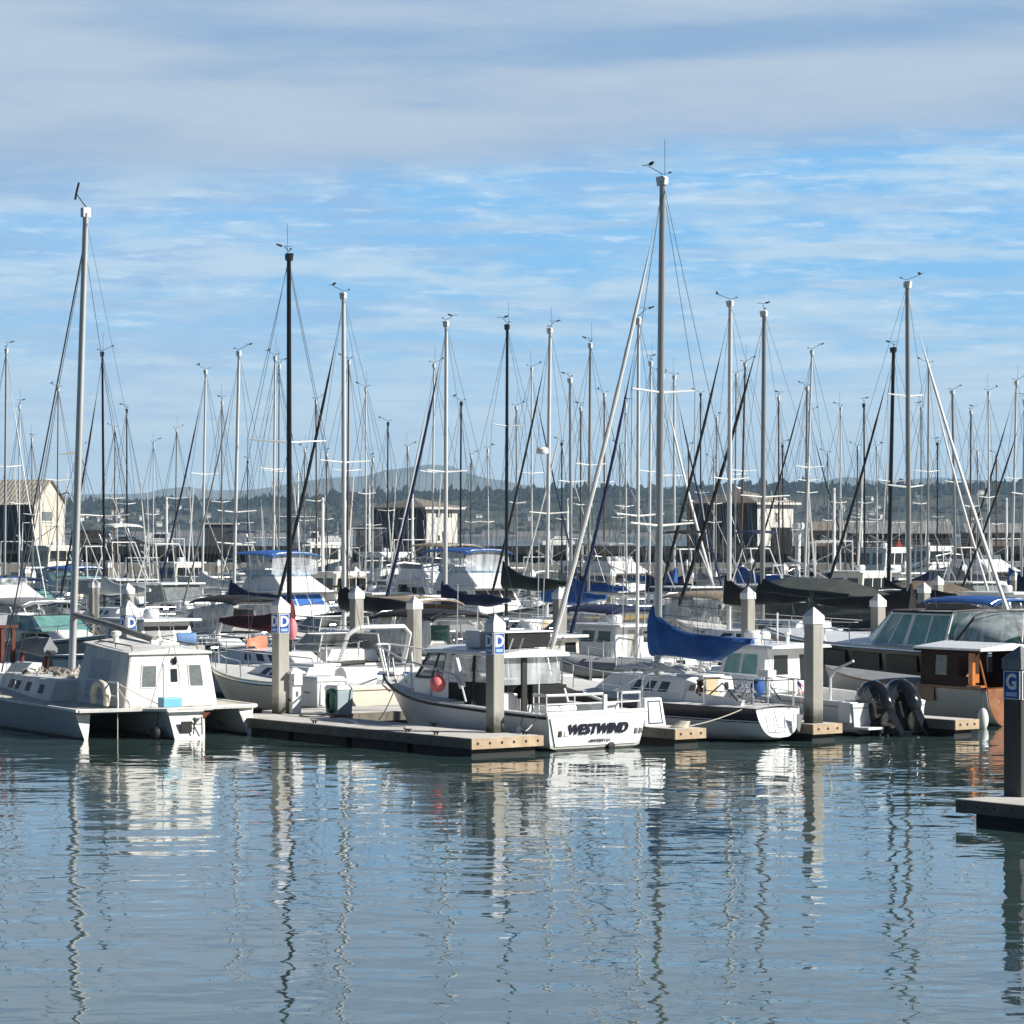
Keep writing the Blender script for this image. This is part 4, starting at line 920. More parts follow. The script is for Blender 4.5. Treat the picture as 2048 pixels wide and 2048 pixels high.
    MB().ball((.85, -.05, 1.22), (.16, .2, .22), 9, 7).build('engine_cover_cloth', bluecl, o)
    mb = MB(); mb.tube([(.40, .05, 1.05), (.40, .05, 1.50), (.42, .0, 1.58)], .06, 8); mb.box(.28, .62, -.12, .14, 1.50, 1.66); mb.build('wind_steering_gear', gel, o)
    mb = MB(); mb.tube([(1.9, .62, .98), (1.25, .70, 1.34), (.75, .66, .95)], .02, 6); mb.tube([(1.9, -.62, .98), (1.25, -.70, 1.34), (.75, -.66, .95)], .02, 6); mb.build('steering_hoop', navyp, o)
    g = MB()
    for i in range(26):
        x = rr.uniform(2.9, 4.6); y = rr.uniform(-.5, .55); a = rr.uniform(-.5, .5); l = rr.uniform(.3, 1.1)
        g.tube([(x, y, 1.5+rr.uniform(0, .12)), (x+l*.5, y+l*a*.5, 1.56+rr.uniform(0, .14)), (x+l, y+l*a, 1.48+rr.uniform(0, .1))], rr.uniform(.015, .045), 5)
    g.build('sail_bundle', whitecl, c)
    # swim ladder folded on the transom
    mb = MB(); mb.tube([(-.10, .28, .72), (-.16, .22, .36), (-.16, -.28, .36), (-.10, -.30, .72)], .010, 5); mb.tube([(-.13, .02, .72), (-.17, .0, .36)], .008, 5); mb.build('swim_ladder', greycl, o)
    MB().prism([(-.155, -.36, .66), (-.155, -.55, .62), (-.11, -.48, .22), (-.11, -.40, .30)], (-.015, 0, 0)).build('paddle_blade', greycl, o)
    return o
ns = navy_sailboat()
line(sag(TL(.4, .62, .84, ns), C1+HV*.4+RV*.8+Vector((0, 0, .42)), .05), 'pale stern line from the navy striped sailboat to the narrow finger dock')
# flag on its staff
fl = MB(); N = 9
pts = []
for i in range(N):
    for j in range(7):
        u = i/(N-1); v = j/6; pts.append((-.02-.10*u+.03*math.sin(6*u+v*3), -.06*u+.05*math.sin(5*u+2*v), .0-.30*v-.42*u*(.6+.4*v)))
fl.v = pts
for i in range(N-1):
    for j in range(6): a = i*7+j; fl.f.append([a, a+7, a+8, a+1]); fl.sm.append(True); fl.mi.append(2 if (i < 4 and j < 3) else (j % 2))
fo = fl.build('stars_and_stripes', [mat('flag_red', (.42, .03, .04), .8), mat('flag_white', (.72, .70, .68), .8), mat('flag_blue', (.012, .02, .09), .8)]); fo.location = TL(-.12, -.42, 1.50, ns); fo.rotation_euler = (0, 0, ROT_L+.9)
sf = fo.modifiers.new('thickness', 'SOLIDIFY'); sf.thickness = .004
tag(fo, 'limp red white and blue striped flag on the rounded sailboat stern', 'flag')
bear = MB(); bear.ball((0, 0, .12), (.10, .11, .13)); bear.ball((-.01, 0, .31), .085); bear.ball((0, .07, .385), .032, 6, 5); bear.ball((0, -.07, .385), .032, 6, 5); bear.ball((-.08, 0, .29), .035, 6, 5); bear.ball((-.06, .10, .18), (.05, .045, .09), 6, 5); bear.ball((-.06, -.10, .18), (.05, .045, .09), 6, 5); bear.ball((-.10, .06, .05), (.07, .045, .045), 6, 5); bear.ball((-.10, -.06, .05), (.07, .045, .045), 6, 5)
be = bear.build('stuffed_bear', mat('brown_plush', (.085, .045, .022), .95, var=.3, scale=12)); be.location = TL(2.15, .62, .98, ns); be.rotation_euler = (0, 0, ROT_L); tag(be, 'small brown stuffed bear sitting by the pale teak companionway', 'toy')

# ---- pilothouse boat with twin outboards
def outboard(parent, y, tilt, lab, x0=-.30):
    o = thing('outboard_motor', lab, 'outboard motor', TL(x0, y, .40, parent), ROT_L, 'twin black outboards')
    M0 = Matrix.Rotation(R(tilt), 4, 'Y') @ Matrix.Scale(1.18, 4)
    c = MB(); rings = []
    for z, xa, xf, w_ in ((.02, -.30, .22, .16), (.12, -.40, .30, .20), (.34, -.43, .37, .225), (.58, -.40, .39, .22), (.76, -.30, .36, .195), (.86, -.14, .26, .14), (.885, -.02, .14, .05)):
        ring = []
        for k in range(14):
            a = 2*math.pi*k/14; ca, sa = math.cos(a), math.sin(a); e = .75
            ring.append(M0 @ Vector(((xa+xf)/2+(xf-xa)/2*math.copysign(abs(ca)**e, ca), w_*math.copysign(abs(sa)**e, sa), z)))
        rings.append(ring)
    c.loft(rings, True, True, True, True); c.build('cowl', blackp, o)
    MB().panel([M0 @ Vector(p) for p in ((.26, .226, .40), (-.22, .226, .40), (-.22, .216, .62), (.26, .216, .62))], 0, 1, 0, 1, .004, .01).build('cowl_decal', mat('dark_silver_decal', (.10, .11, .12), .3, .5), o)
    l = MB()
    l.loft([[M0 @ Vector(p) for p in r] for r in ([(-.26, -.12, .03), (.16, -.12, .03), (.16, .12, .03), (-.26, .12, .03)], [(-.24, -.10, -.40), (.02, -.10, -.40), (.02, .10, -.40), (-.24, .10, -.40)], [(-.24, -.06, -.62), (.02, -.06, -.62), (.02, .06, -.62), (-.24, .06, -.62)], [(-.22, -.03, -.95), (-.02, -.03, -.95), (-.02, .03, -.95), (-.22, .03, -.95)])], True, True, True)
    l.build('midsection', blackp, o, .02)
    g = MB(); g.tube([M0 @ Vector(p) for p in ((-.42, 0, -.98), (-.3, 0, -.98), (.05, 0, -.98), (.18, 0, -.98))], [.03, .085, .08, .02], 10); g.prism([M0 @ Vector(p) for p in ((-.18, -.012, -1.02), (.02, -.012, -1.02), (-.10, -.012, -1.28))], M0.to_3x3() @ Vector((0, .024, 0))); g.prism([M0 @ Vector(p) for p in ((-.42, -.14, -.64), (.05, -.10, -.64), (.05, .10, -.64), (-.42, .14, -.64))], M0.to_3x3() @ Vector((0, 0, .018))); g.build('gearcase', blackp, o)
    p_ = MB()
    for k in range(3): a = k*2.094+.3; p_.prism([M0 @ Vector((-.46, math.cos(a)*.05-math.sin(a)*.03, -.98+math.sin(a)*.05+math.cos(a)*.03)), M0 @ Vector((-.40, math.cos(a)*.19-math.sin(a)*.08, -.98+math.sin(a)*.19+math.cos(a)*.08)), M0 @ Vector((-.48, math.cos(a)*.19+math.sin(a)*.06, -.98+math.sin(a)*.19-math.cos(a)*.06)), M0 @ Vector((-.42, math.cos(a)*.05+math.sin(a)*.04, -.98+math.sin(a)*.05-math.cos(a)*.04))], (.008, 0, 0))
    p_.build('propeller', chrome, o)
    br = MB(); br.box(.10, .34, -.14, .14, -.36, .06).box(.02, .30, -.17, -.13, -.42, -.05).box(.02, .30, .13, .17, -.42, -.05).tube([(.08, 0, -.5), (.30, 0, -.2)], .035, 6); br.build('clamp_bracket', blackrub, o, .01)
def pilothouse():
    o = boat('pilothouse_boat', 'white pilothouse fishing boat with aft door and twin black outboards, behind the tall pile', 'boat', P(1776, 72.4))
    L = 8.0; H = hull(L, 2.65, .78, .92, 1.45, 'vee', .92, 1.1, .05, .04, .3, 16, 2.3, .35); sh = H[1]
    hull_mesh('hull', hullmat('pilothouse_hull', (.66, .67, .66), [(.10, .13, (.25, .26, .27))], None, (.06, .06, .06), .3, .1), o, H)
    deck_mesh('foredeck', deckm, o, sh, 4.4, sh[-1][0]-.02, .0, .0, .10); cockpit_mesh('cockpit', gel, o, sh, .45, 4.4, .30, .18)
    # notched stern with splash well
    s_ = MB(); s_.box(.02, .45, -1.05, 1.05, .30, .62).box(.02, .45, .95, 1.24, .30, .80).box(.02, .45, -1.24, -.95, .30, .80); s_.build('splash_well', gel, o, .03)
    s_ = MB(); s_.box(-.52, .0, .62, 1.15, .16, .22); s_.build('swim_step', gel, o, .015)
    q = house_quads(3.4, 5.4, .86, 1.98, 1.95, 1.75, .42, .05, .96); c = house_mesh('pilothouse', gel, o, q, .06)
    win(c, q['aft'], .16, .42, .40, .84, glassm, gel); d = MB().panel(q['aft'], .60, .88, .02, .90, .012, .03).build('door', gel, c); MB().panel(q['aft'], .64, .85, .28, .84, .018, .03).build('door_window', glassm, d)
    for a, b in ((.12, .46), (.50, .84)): win(c, q['port'], a, b, .42, .86, teal, gel); win(c, q['star'], a, b, .42, .86, teal, gel)
    for a, b in ((.06, .34), (.37, .63), (.66, .94)): win(c, q['front'], a, b, .40, .88, teal, gel, 'windscreen')
    r_ = MB(); r_.loft([[(x, -w_, z), (x, -w_+.04, z+.07), (x, 0, z+.13), (x, w_-.04, z+.07), (x, w_, z)] for x, w_, z in ((3.05, 1.02, 1.97), (4.4, 1.02, 2.0), (5.25, .95, 1.98))], True, True, True); rf = r_.build('roof', gel, c, .015)
    railing('roof_rail', o, [(3.3, .85, 2.08), (5.0, .82, 2.1)], .12, chrome, .014, False); 
    g = MB()
    for x, y in ((3.5, .1), (3.9, -.3), (4.2, .3)): g.tube([(x, y, 2.1), (x, y, 2.26)], .035, 6); g.ball((x, y, 2.32), (.07, .07, .05), 8, 5)
    g.tube([(3.75, .2, 2.1), (3.75, .2, 2.85)], .025, 6); g.build('roof_antenna', gel, c)
    MB().lathe([(.20, 0), (.22, .06), (.22, .20), (.17, .25)], (4.9, 0, 2.12), 14).build('radar_dome', gel, c)
    q2 = house_quads(5.3, 7.1, 1.0, 1.42, 1.75, 1.35, .8, 0, .5); t2 = house_mesh('trunk_cabin', gel, o, q2, .06); win(t2, q2['port'], .35, .5, .3, .7, glassm)
    # stern light pole, cockpit davit, rails
    mb = MB(); mb.tube([(.85, 1.10, .8), (.85, 1.10, 1.35), (.72, 1.05, 1.56), (.20, .95, 1.78)], .035, 6); mb.build('stern_davit', alloyw, o)
    railing('cockpit_rail', o, [(3.2, 1.22, .92), (2.2, 1.24, .88), (1.2, 1.2, .84)], .42, chrome, .016, False)
    mb = MB(); pts = [(5.6, 1.15, 1.12), (6.6, .9, 1.25), (7.4, .5, 1.38), (7.9, 0, 1.46), (7.4, -.5, 1.38), (6.6, -.9, 1.25), (5.6, -1.15, 1.12)]
    for p in pts: mb.tube([p, (p[0], p[1], p[2]+.5)], .015, 5)
    mb.tube([(p[0], p[1], p[2]+.5) for p in pts], .016, 5); mb.build('bow_rail', chrome, o)
    return o
ph = pilothouse()
outboard(ph, .42, 40, 'black outboard motor nearest the pile, tilted on the pilothouse boat stern')
outboard(ph, -.46, 38, 'second black outboard motor, farther from the pile, on the pilothouse boat')
hung_fender(TL(1.15, 1.52, .42, ph), 'white round fender with dark top hanging on pilothouse boat side', fenderw, .16, TL(1.15, 1.3, 1.0, ph))

# ---- big dark-sided express cruiser
def cruiser_dark():
    o = boat('motor_yacht', 'large motor yacht with black sides, white deck and framed teal windshield', 'boat', P(2095, 82.5))
    L = 11.5; H = hull(L, 3.7, 1.55, 1.65, 1.95, 'vee', .92, 1.6, .1, .04, .45, 18, 2.4, .35); sh = H[1]
    hull_mesh('hull', hullmat('dark_side_hull', (.40, .38, .34), [(.10, .80, (.012, .011, .012))], None, (.05, .05, .05), .25, .1), o, H)
    deck_mesh('deck', gel, o, sh, .05, sh[-1][0]-.02, .0, .0, .16); rub_mesh('rub_rail', chrome, o, sh, L, -.07, .035)
    s = MB()
    for x0, x1 in ((3.2, 4.4), (4.7, 5.9), (6.2, 7.2)):
        b0, z0 = at_sheer(sh, x0); b1, z1 = at_sheer(sh, x1); s = MB(); qd = [(x1, b1-.03, z1-.68), (x0, b0-.03, z0-.68), (x0, b0+.006, z0-.22), (x1, b1+.006, z1-.22)]
        s.panel(qd, 0, 1, 0, 1, .02, .03).build('hull_window', mat('smoked_hull_glass', (.018, .018, .019), .35, var=.1, spec=.25), o)
    MB().lathe([(.16, 0), (.16, .03)], (7.9, at_sheer(sh, 7.9)[0]-.22, .78), 12, Matrix.Rotation(-math.pi/2, 4, 'X')).build('porthole', glassm, o)
    # windshield
    z0, z1 = 1.64, 2.60; fr = mat('windshield_frame_white', (.72, .74, .73), .35, var=.03)
    P_ = [(2.4, 1.55), (4.0, 1.55), (5.5, 1.42), (6.5, .75), (6.5, -.75), (5.5, -1.42), (4.0, -1.55), (2.4, -1.55)]
    T_ = [(2.2, 1.42), (3.7, 1.42), (4.7, 1.28), (5.4, .65), (5.4, -.65), (4.7, -1.28), (3.7, -1.42), (2.2, -1.42)]
    for i in range(7):
        a, b = P_[i], P_[i+1]; c, d = T_[i+1], T_[i]
        qd = [(b[0], b[1], z0), (a[0], a[1], z0), (d[0], d[1], z1), (c[0], c[1], z1)]
        g = MB().panel(qd, .03, .97, .03, .97, .0, .014).build('windshield_pane', teal if i not in (3,) else clearm, o)
        f = MB()
        for e in ((0, .055, 0, 1), (.945, 1, 0, 1), (.475, .525, .06, .94)): f.panel(qd, *e, .014, .04)
        f.panel(qd, 0, 1, 0, .06, .0115, .04); f.panel(qd, 0, 1, .94, 1, .0115, .04); f.build('windshield_frame', fr, g)
    tp = MB(); tp.tube([(2.2, 1.44, z1+.02), (3.7, 1.44, z1+.02), (4.7, 1.3, z1+.02), (5.4, .66, z1+.02), (5.4, -.66, z1+.02), (4.7, -1.3, z1+.02), (3.7, -1.44, z1+.02), (2.2, -1.44, z1+.02)], .035, 6); tp.build('windshield_top_rail', blackrub, o)
    hoops('canopy_hoop', o, (1.4, 2.6), 2.3, 2.9, 1.62, 2.68, .035, blackrub)
    vn = MB(); vn.loft([[(2.2, 1.44*math.cos(a), 1.75+.95*abs(math.sin(a))**.8) for a in xs(0, math.pi, 11)], [(1.2, 1.5*math.cos(a), 1.75+.80*abs(math.sin(a))**.8) for a in xs(0, math.pi, 11)], [(.35, 1.5*math.cos(a), 1.70+.35*abs(math.sin(a))**.8) for a in xs(0, math.pi, 11)]], False, smooth=True); vn.build('clear_aft_canopy', vinyl, o)
    railing('foredeck_rail', o, [(6.3, 1.5, 1.68), (7.6, 1.25, 1.75), (9.0, .8, 1.82), (10.3, .2, 1.92)], .30, chrome, .02, False)
    return o
dc = cruiser_dark()

# ---- varnished wooden launch under the G pile
def wood_launch():
    o = boat('wooden_launch', 'varnished mahogany cabin launch with white roof, behind the G pile', 'boat', P(2030, 75.6))
    L = 7.0; H = hull(L, 2.5, .95, 1.0, 1.28, 'round', .86, .7, .05, -.05, .4, 16, 2.2, .4); sh = H[1]
    hull_mesh('hull', hullmat('launch_hull', (.46, .46, .44), [(0, .05, (.30, .11, .03))], None, (.05, .05, .05), .35, .15), o, H)
    tr = H[0][0]; MB().prism([(p[0]-.02, p[1]*.97, p[2]) for p in tr], (.012, 0, 0)).build('transom', mat('worn_varnish_transom', (.27, .105, .04), .4, var=.25, dirt=.5, dirtc=(.55, .42, .3), scale=3), o)
    deck_mesh('deck', greycl, o, sh, 2.3, sh[-1][0]-.02, .0, .0, .06); cockpit_mesh('cockpit', mahog, o, sh, .05, 2.3, .35, .14)
    w_ = 1.08
    # cabin: dark side panels round an opening window, open aft
    side = [(2.25, w_, 1.0), (.62, w_, .98), (.62, w_-.05, 1.90), (2.25, w_-.05, 1.90)]
    h = MB()
    for a in ((0, 1, 0, .28), (0, 1, .84, 1), (0, .30, .28, .84), (.56, .80, .28, .84)): h.panel(side, *a, .02, .06)
    s2 = [(.62, -w_, .98), (2.25, -w_, 1.0), (2.25, -w_+.05, 1.90), (.62, -w_+.05, 1.90)]; h.panel(s2, 0, 1, 0, .3, .02, .06).panel(s2, 0, 1, .84, 1, .02, .06).panel(s2, .4, .7, .3, .84, .02, .06)
    h.panel([(2.25, -w_, 1), (2.25, w_, 1), (2.25, w_-.02, 1.90), (2.25, -w_+.02, 1.90)], 0, 1, 0, 1, .01, .05)
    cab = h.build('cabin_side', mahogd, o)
    MB().panel(side, .305, .555, .285, .835, .0, .015).build('side_window', greyglass, cab)
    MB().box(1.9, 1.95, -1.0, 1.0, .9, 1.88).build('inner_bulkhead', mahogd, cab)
    MB().prism([(.9, .95, 1.05), (.9, .35, 1.05), (.9, .35, 1.85)], (.03, 0, 0)).build('sunlit_triangle', orangew, cab)  # sunlight falling through the cabin, put in as a bright orange triangle
    for y in (.99, -.99): MB().box(.46, .60, y-.06, y+.06, .95, 1.88).build('cabin_post', orangew, cab, .015)
    r_ = MB(); r_.loft([[(x, -w2, 1.88), (x, -w2, 1.95), (x, 0, 2.07), (x, w2, 1.95), (x, w2, 1.88)] for x, w2 in ((.05, 1.18), (1.3, 1.18), (2.5, 1.12))], True, True, True); r_.build('roof', gel, cab, .02)
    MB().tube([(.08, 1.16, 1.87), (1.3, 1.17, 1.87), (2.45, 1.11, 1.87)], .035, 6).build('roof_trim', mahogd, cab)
    mb = MB(); mb.box(.1, .6, .95, 1.12, .98, 1.03).tube([(.3, .7, .9), (.42, .9, 1.85)], .025, 6); mb.build('side_bench', orangew, o)
    MB().box(1.6, 2.2, 1.2, 1.27, .60, .95).build('fender_rack', mahog, o, .01)
    return o
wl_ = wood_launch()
hung_fender(TL(-.2, 1.35, .22, wl_), 'white fender floating beside the wooden launch transom', fenderw, .14, TL(.1, 1.1, .95, wl_), 'long')
# ================================================================ the rows behind
TAKEN = []      # berths already used, in (along the fingers, across them)
def hr(p): d = p-C0; return d.x*HV.x+d.y*HV.y, d.x*RV.x+d.y*RV.y
def claim(o, L, B, bow=1):
    h, r = hr(o.location); TAKEN.append((min(h, h+bow*L), max(h, h+bow*L), r-B/2, r+B/2))
for o_, l_, b_ in ((tri, 12, 4.6), (ww, 8.4, 3.05), (ns, 8.9, 2.8), (ph, 8, 2.7), (dc, 11.5, 3.7), (wl_, 7, 2.5)): claim(o_, l_, b_)
TAKEN.append((8.9, 11.9, 1.9, 28))
for o_ in PILES: h_, r_ = hr(o_.location); TAKEN.append((h_-.5, h_+.5, r_-.5, r_+.5))
def berth(px, D, L, B, bow, ax, tol=.25, keep=False):
    """distance near D at which a boat with its point ax at photo column px finds free water"""
    best = None
    for k in range(0, 61):
        d = (k+1)//2*1.0*(1 if k % 2 else -1); DD = D+d
        if DD < 79: continue
        h, r = hr(P(px, DD)); h0 = h-bow*ax; a = (min(h0, h0+bow*L), max(h0, h0+bow*L), r-B/2, r+B/2)
        ov = 0
        for t_ in TAKEN:
            x = min(a[1], t_[1])-max(a[0], t_[0])-tol; y = min(a[3], t_[3])-max(a[2], t_[2])-tol
            if x > 0 and y > 0: ov += x*y
        if best is None or ov+abs(d)*.02 < best[0]: best = (ov+abs(d)*.02, DD, a)
        if ov == 0: break
    TAKEN.append(best[2])
    return best[1]
ROWS = 'boats moored in the rows behind'
def dodger_mesh(parent, x0, x1, w_, z0, z1, m):
    mb = MB(); rings = []
    for f, hf in ((0, .88), (.45, 1.0), (1.0, .0)):
        x = x0+(x1-x0)*f; rings.append([(x, -w_/2+w_*k/8, z0+(z1-z0)*hf*(math.sin(math.pi*k/8)**.45 if 0 < k < 8 else 0)) for k in range(9)])
    mb.loft(rings, False, smooth=True); o = mb.build('spray_dodger', m, parent)
    s = o.modifiers.new('thickness', 'SOLIDIFY'); s.thickness = .02; return o
def sailboat(label, xb, xt, yt, D, bow='L', L=9.3, hm_=None, mm=alloyw, r=.075, jib=None, jr=.05, cover=None, spread=(.55,), sl=.85, dodger=None, seed=1, tall=0.0, wire=.008, furl0=.08):
    xb *= 1.06; xt *= 1.06; yt *= 1.06
    sg = 1 if bow == 'L' else -1; B = L*.31; mx = L*.54; D = berth(xb, D, L, B, sg, mx)
    rot = (ROT_L if sg == 1 else ROT_R)+R(((seed*37) % 9-4)*.5); q = P(xb, D); wire = max(wire, D*7.5e-5)
    c_, s_ = math.cos(rot), math.sin(rot); loc = Vector((q.x-c_*mx, q.y-s_*mx, 0))
    o = thing('sailboat', label, 'sailboat', loc, rot, 'sailboats in the marina')
    zt = CH+(HOR-yt)*D/F; dx = (xt-xb)*D/F; k = L/9.3
    H = hull(L, B, .92*k, .98*k, 1.32*k, 'round', .62, 1.1*k, (.18 if seed % 3 else -.15), .06, .4, 12, 2.0, .45); sh = H[1]
    hull_mesh('hull', hm_ or (hw_plain, hw_blue, hw_navy, hw_black, hw_red)[seed % 5], o, H)
    deck_mesh('deck', deckm, o, sh, .02, sh[-1][0]-.01, 0, 0, .07, 10)
    qd = house_quads(.28*L, .70*L, .96*k, 1.42*k, B*.64, B*.52, .9*k, -.05, .6); c = house_mesh('cabin_trunk', gel, o, qd, .05)
    for side in (('port', 'star') if D < 130 else ('star' if sg < 0 else 'port',)):
        for u in (.30, .48, .66) if seed % 2 else (.36, .60): win(c, qd[side], u, u+(.10 if seed % 2 else .18), .35, .78, glassm)
    MB().panel(qd['aft'], .36, .64, .05, .95, .012, .03).build('companionway_boards', mat('pale_teak', (.66, .50, .32), .6, var=.15, scale=5, streak=True) if seed % 2 else glassm, c)
    ck = MB()
    for s2 in (1, -1): ck.prism([(.08*L, s2*B*.24, .92*k), (.28*L, s2*B*.31, .96*k), (.28*L, s2*B*.28, 1.22*k), (.08*L, s2*B*.21, 1.06*k)], (0, -s2*.08, 0))
    ck.build('cockpit_coaming', gel, o)
    rig(o, mx, 1.42*k, zt, mm, r, -s_*dx, c_*dx, spread, sl, L, 1.75*k, .95, B*.47, jib, jr, wire, True, seed, .1, furl0)
    zb = 2.25*k+tall
    MB().tube([(mx-.12, 0, zb), (.12*L, 0, zb-.06)], .055, 7).build('boom', mm if mm is not blackm else blackm, o)
    if cover: boom_cover('sail_cover', cover, o, mx+.16, .10*L, zb+.72+tall*.3, zb+.22, zb-.26, zb, seed, .17, 18)
    if dodger: dodger_mesh(o, .26*L, .44*L, B*.62, 1.3*k, 2.05*k, dodger)
    mb = MB(); pts = [(.14*L, B*.36, .93*k), (.02, B*.26, .92*k), (.02, -B*.26, .92*k), (.14*L, -B*.36, .93*k)]
    for p in pts: mb.tube([p, (p[0], p[1], p[2]+.6)], .016, 4)
    mb.tube([(p[0], p[1], p[2]+.6) for p in pts], .016, 4); mb.tube([(p[0], p[1], p[2]+.3) for p in pts], .012, 4); mb.build('pushpit', chrome, o)
    mb = MB(); a, s3 = at_sheer(sh, .84*L); mb.tube([(.83*L, a, s3), (.84*L, a, s3+.6), (.975*L, .14, s3+.68), (.99*L, 0, s3+.68), (.975*L, -.14, s3+.68), (.84*L, -a, s3+.6), (.83*L, -a, s3)], .017, 4); mb.build('pulpit', chrome, o)
    mb = MB()
    for s2 in (1, -1):
        st_ = []
        for x in (.14*L, .34*L, .54*L, .70*L, .84*L):
            b, s3 = at_sheer(sh, x); p = Vector((x, s2*(b-.05), s3)); st_.append(p+Vector((0, 0, .58))); mb.tube([p, st_[-1]], .013, 4)
        mb.tube(st_, .008, 3)
    mb.build('lifeline', chrome, o)
    return o
bk = (blackm, .085)
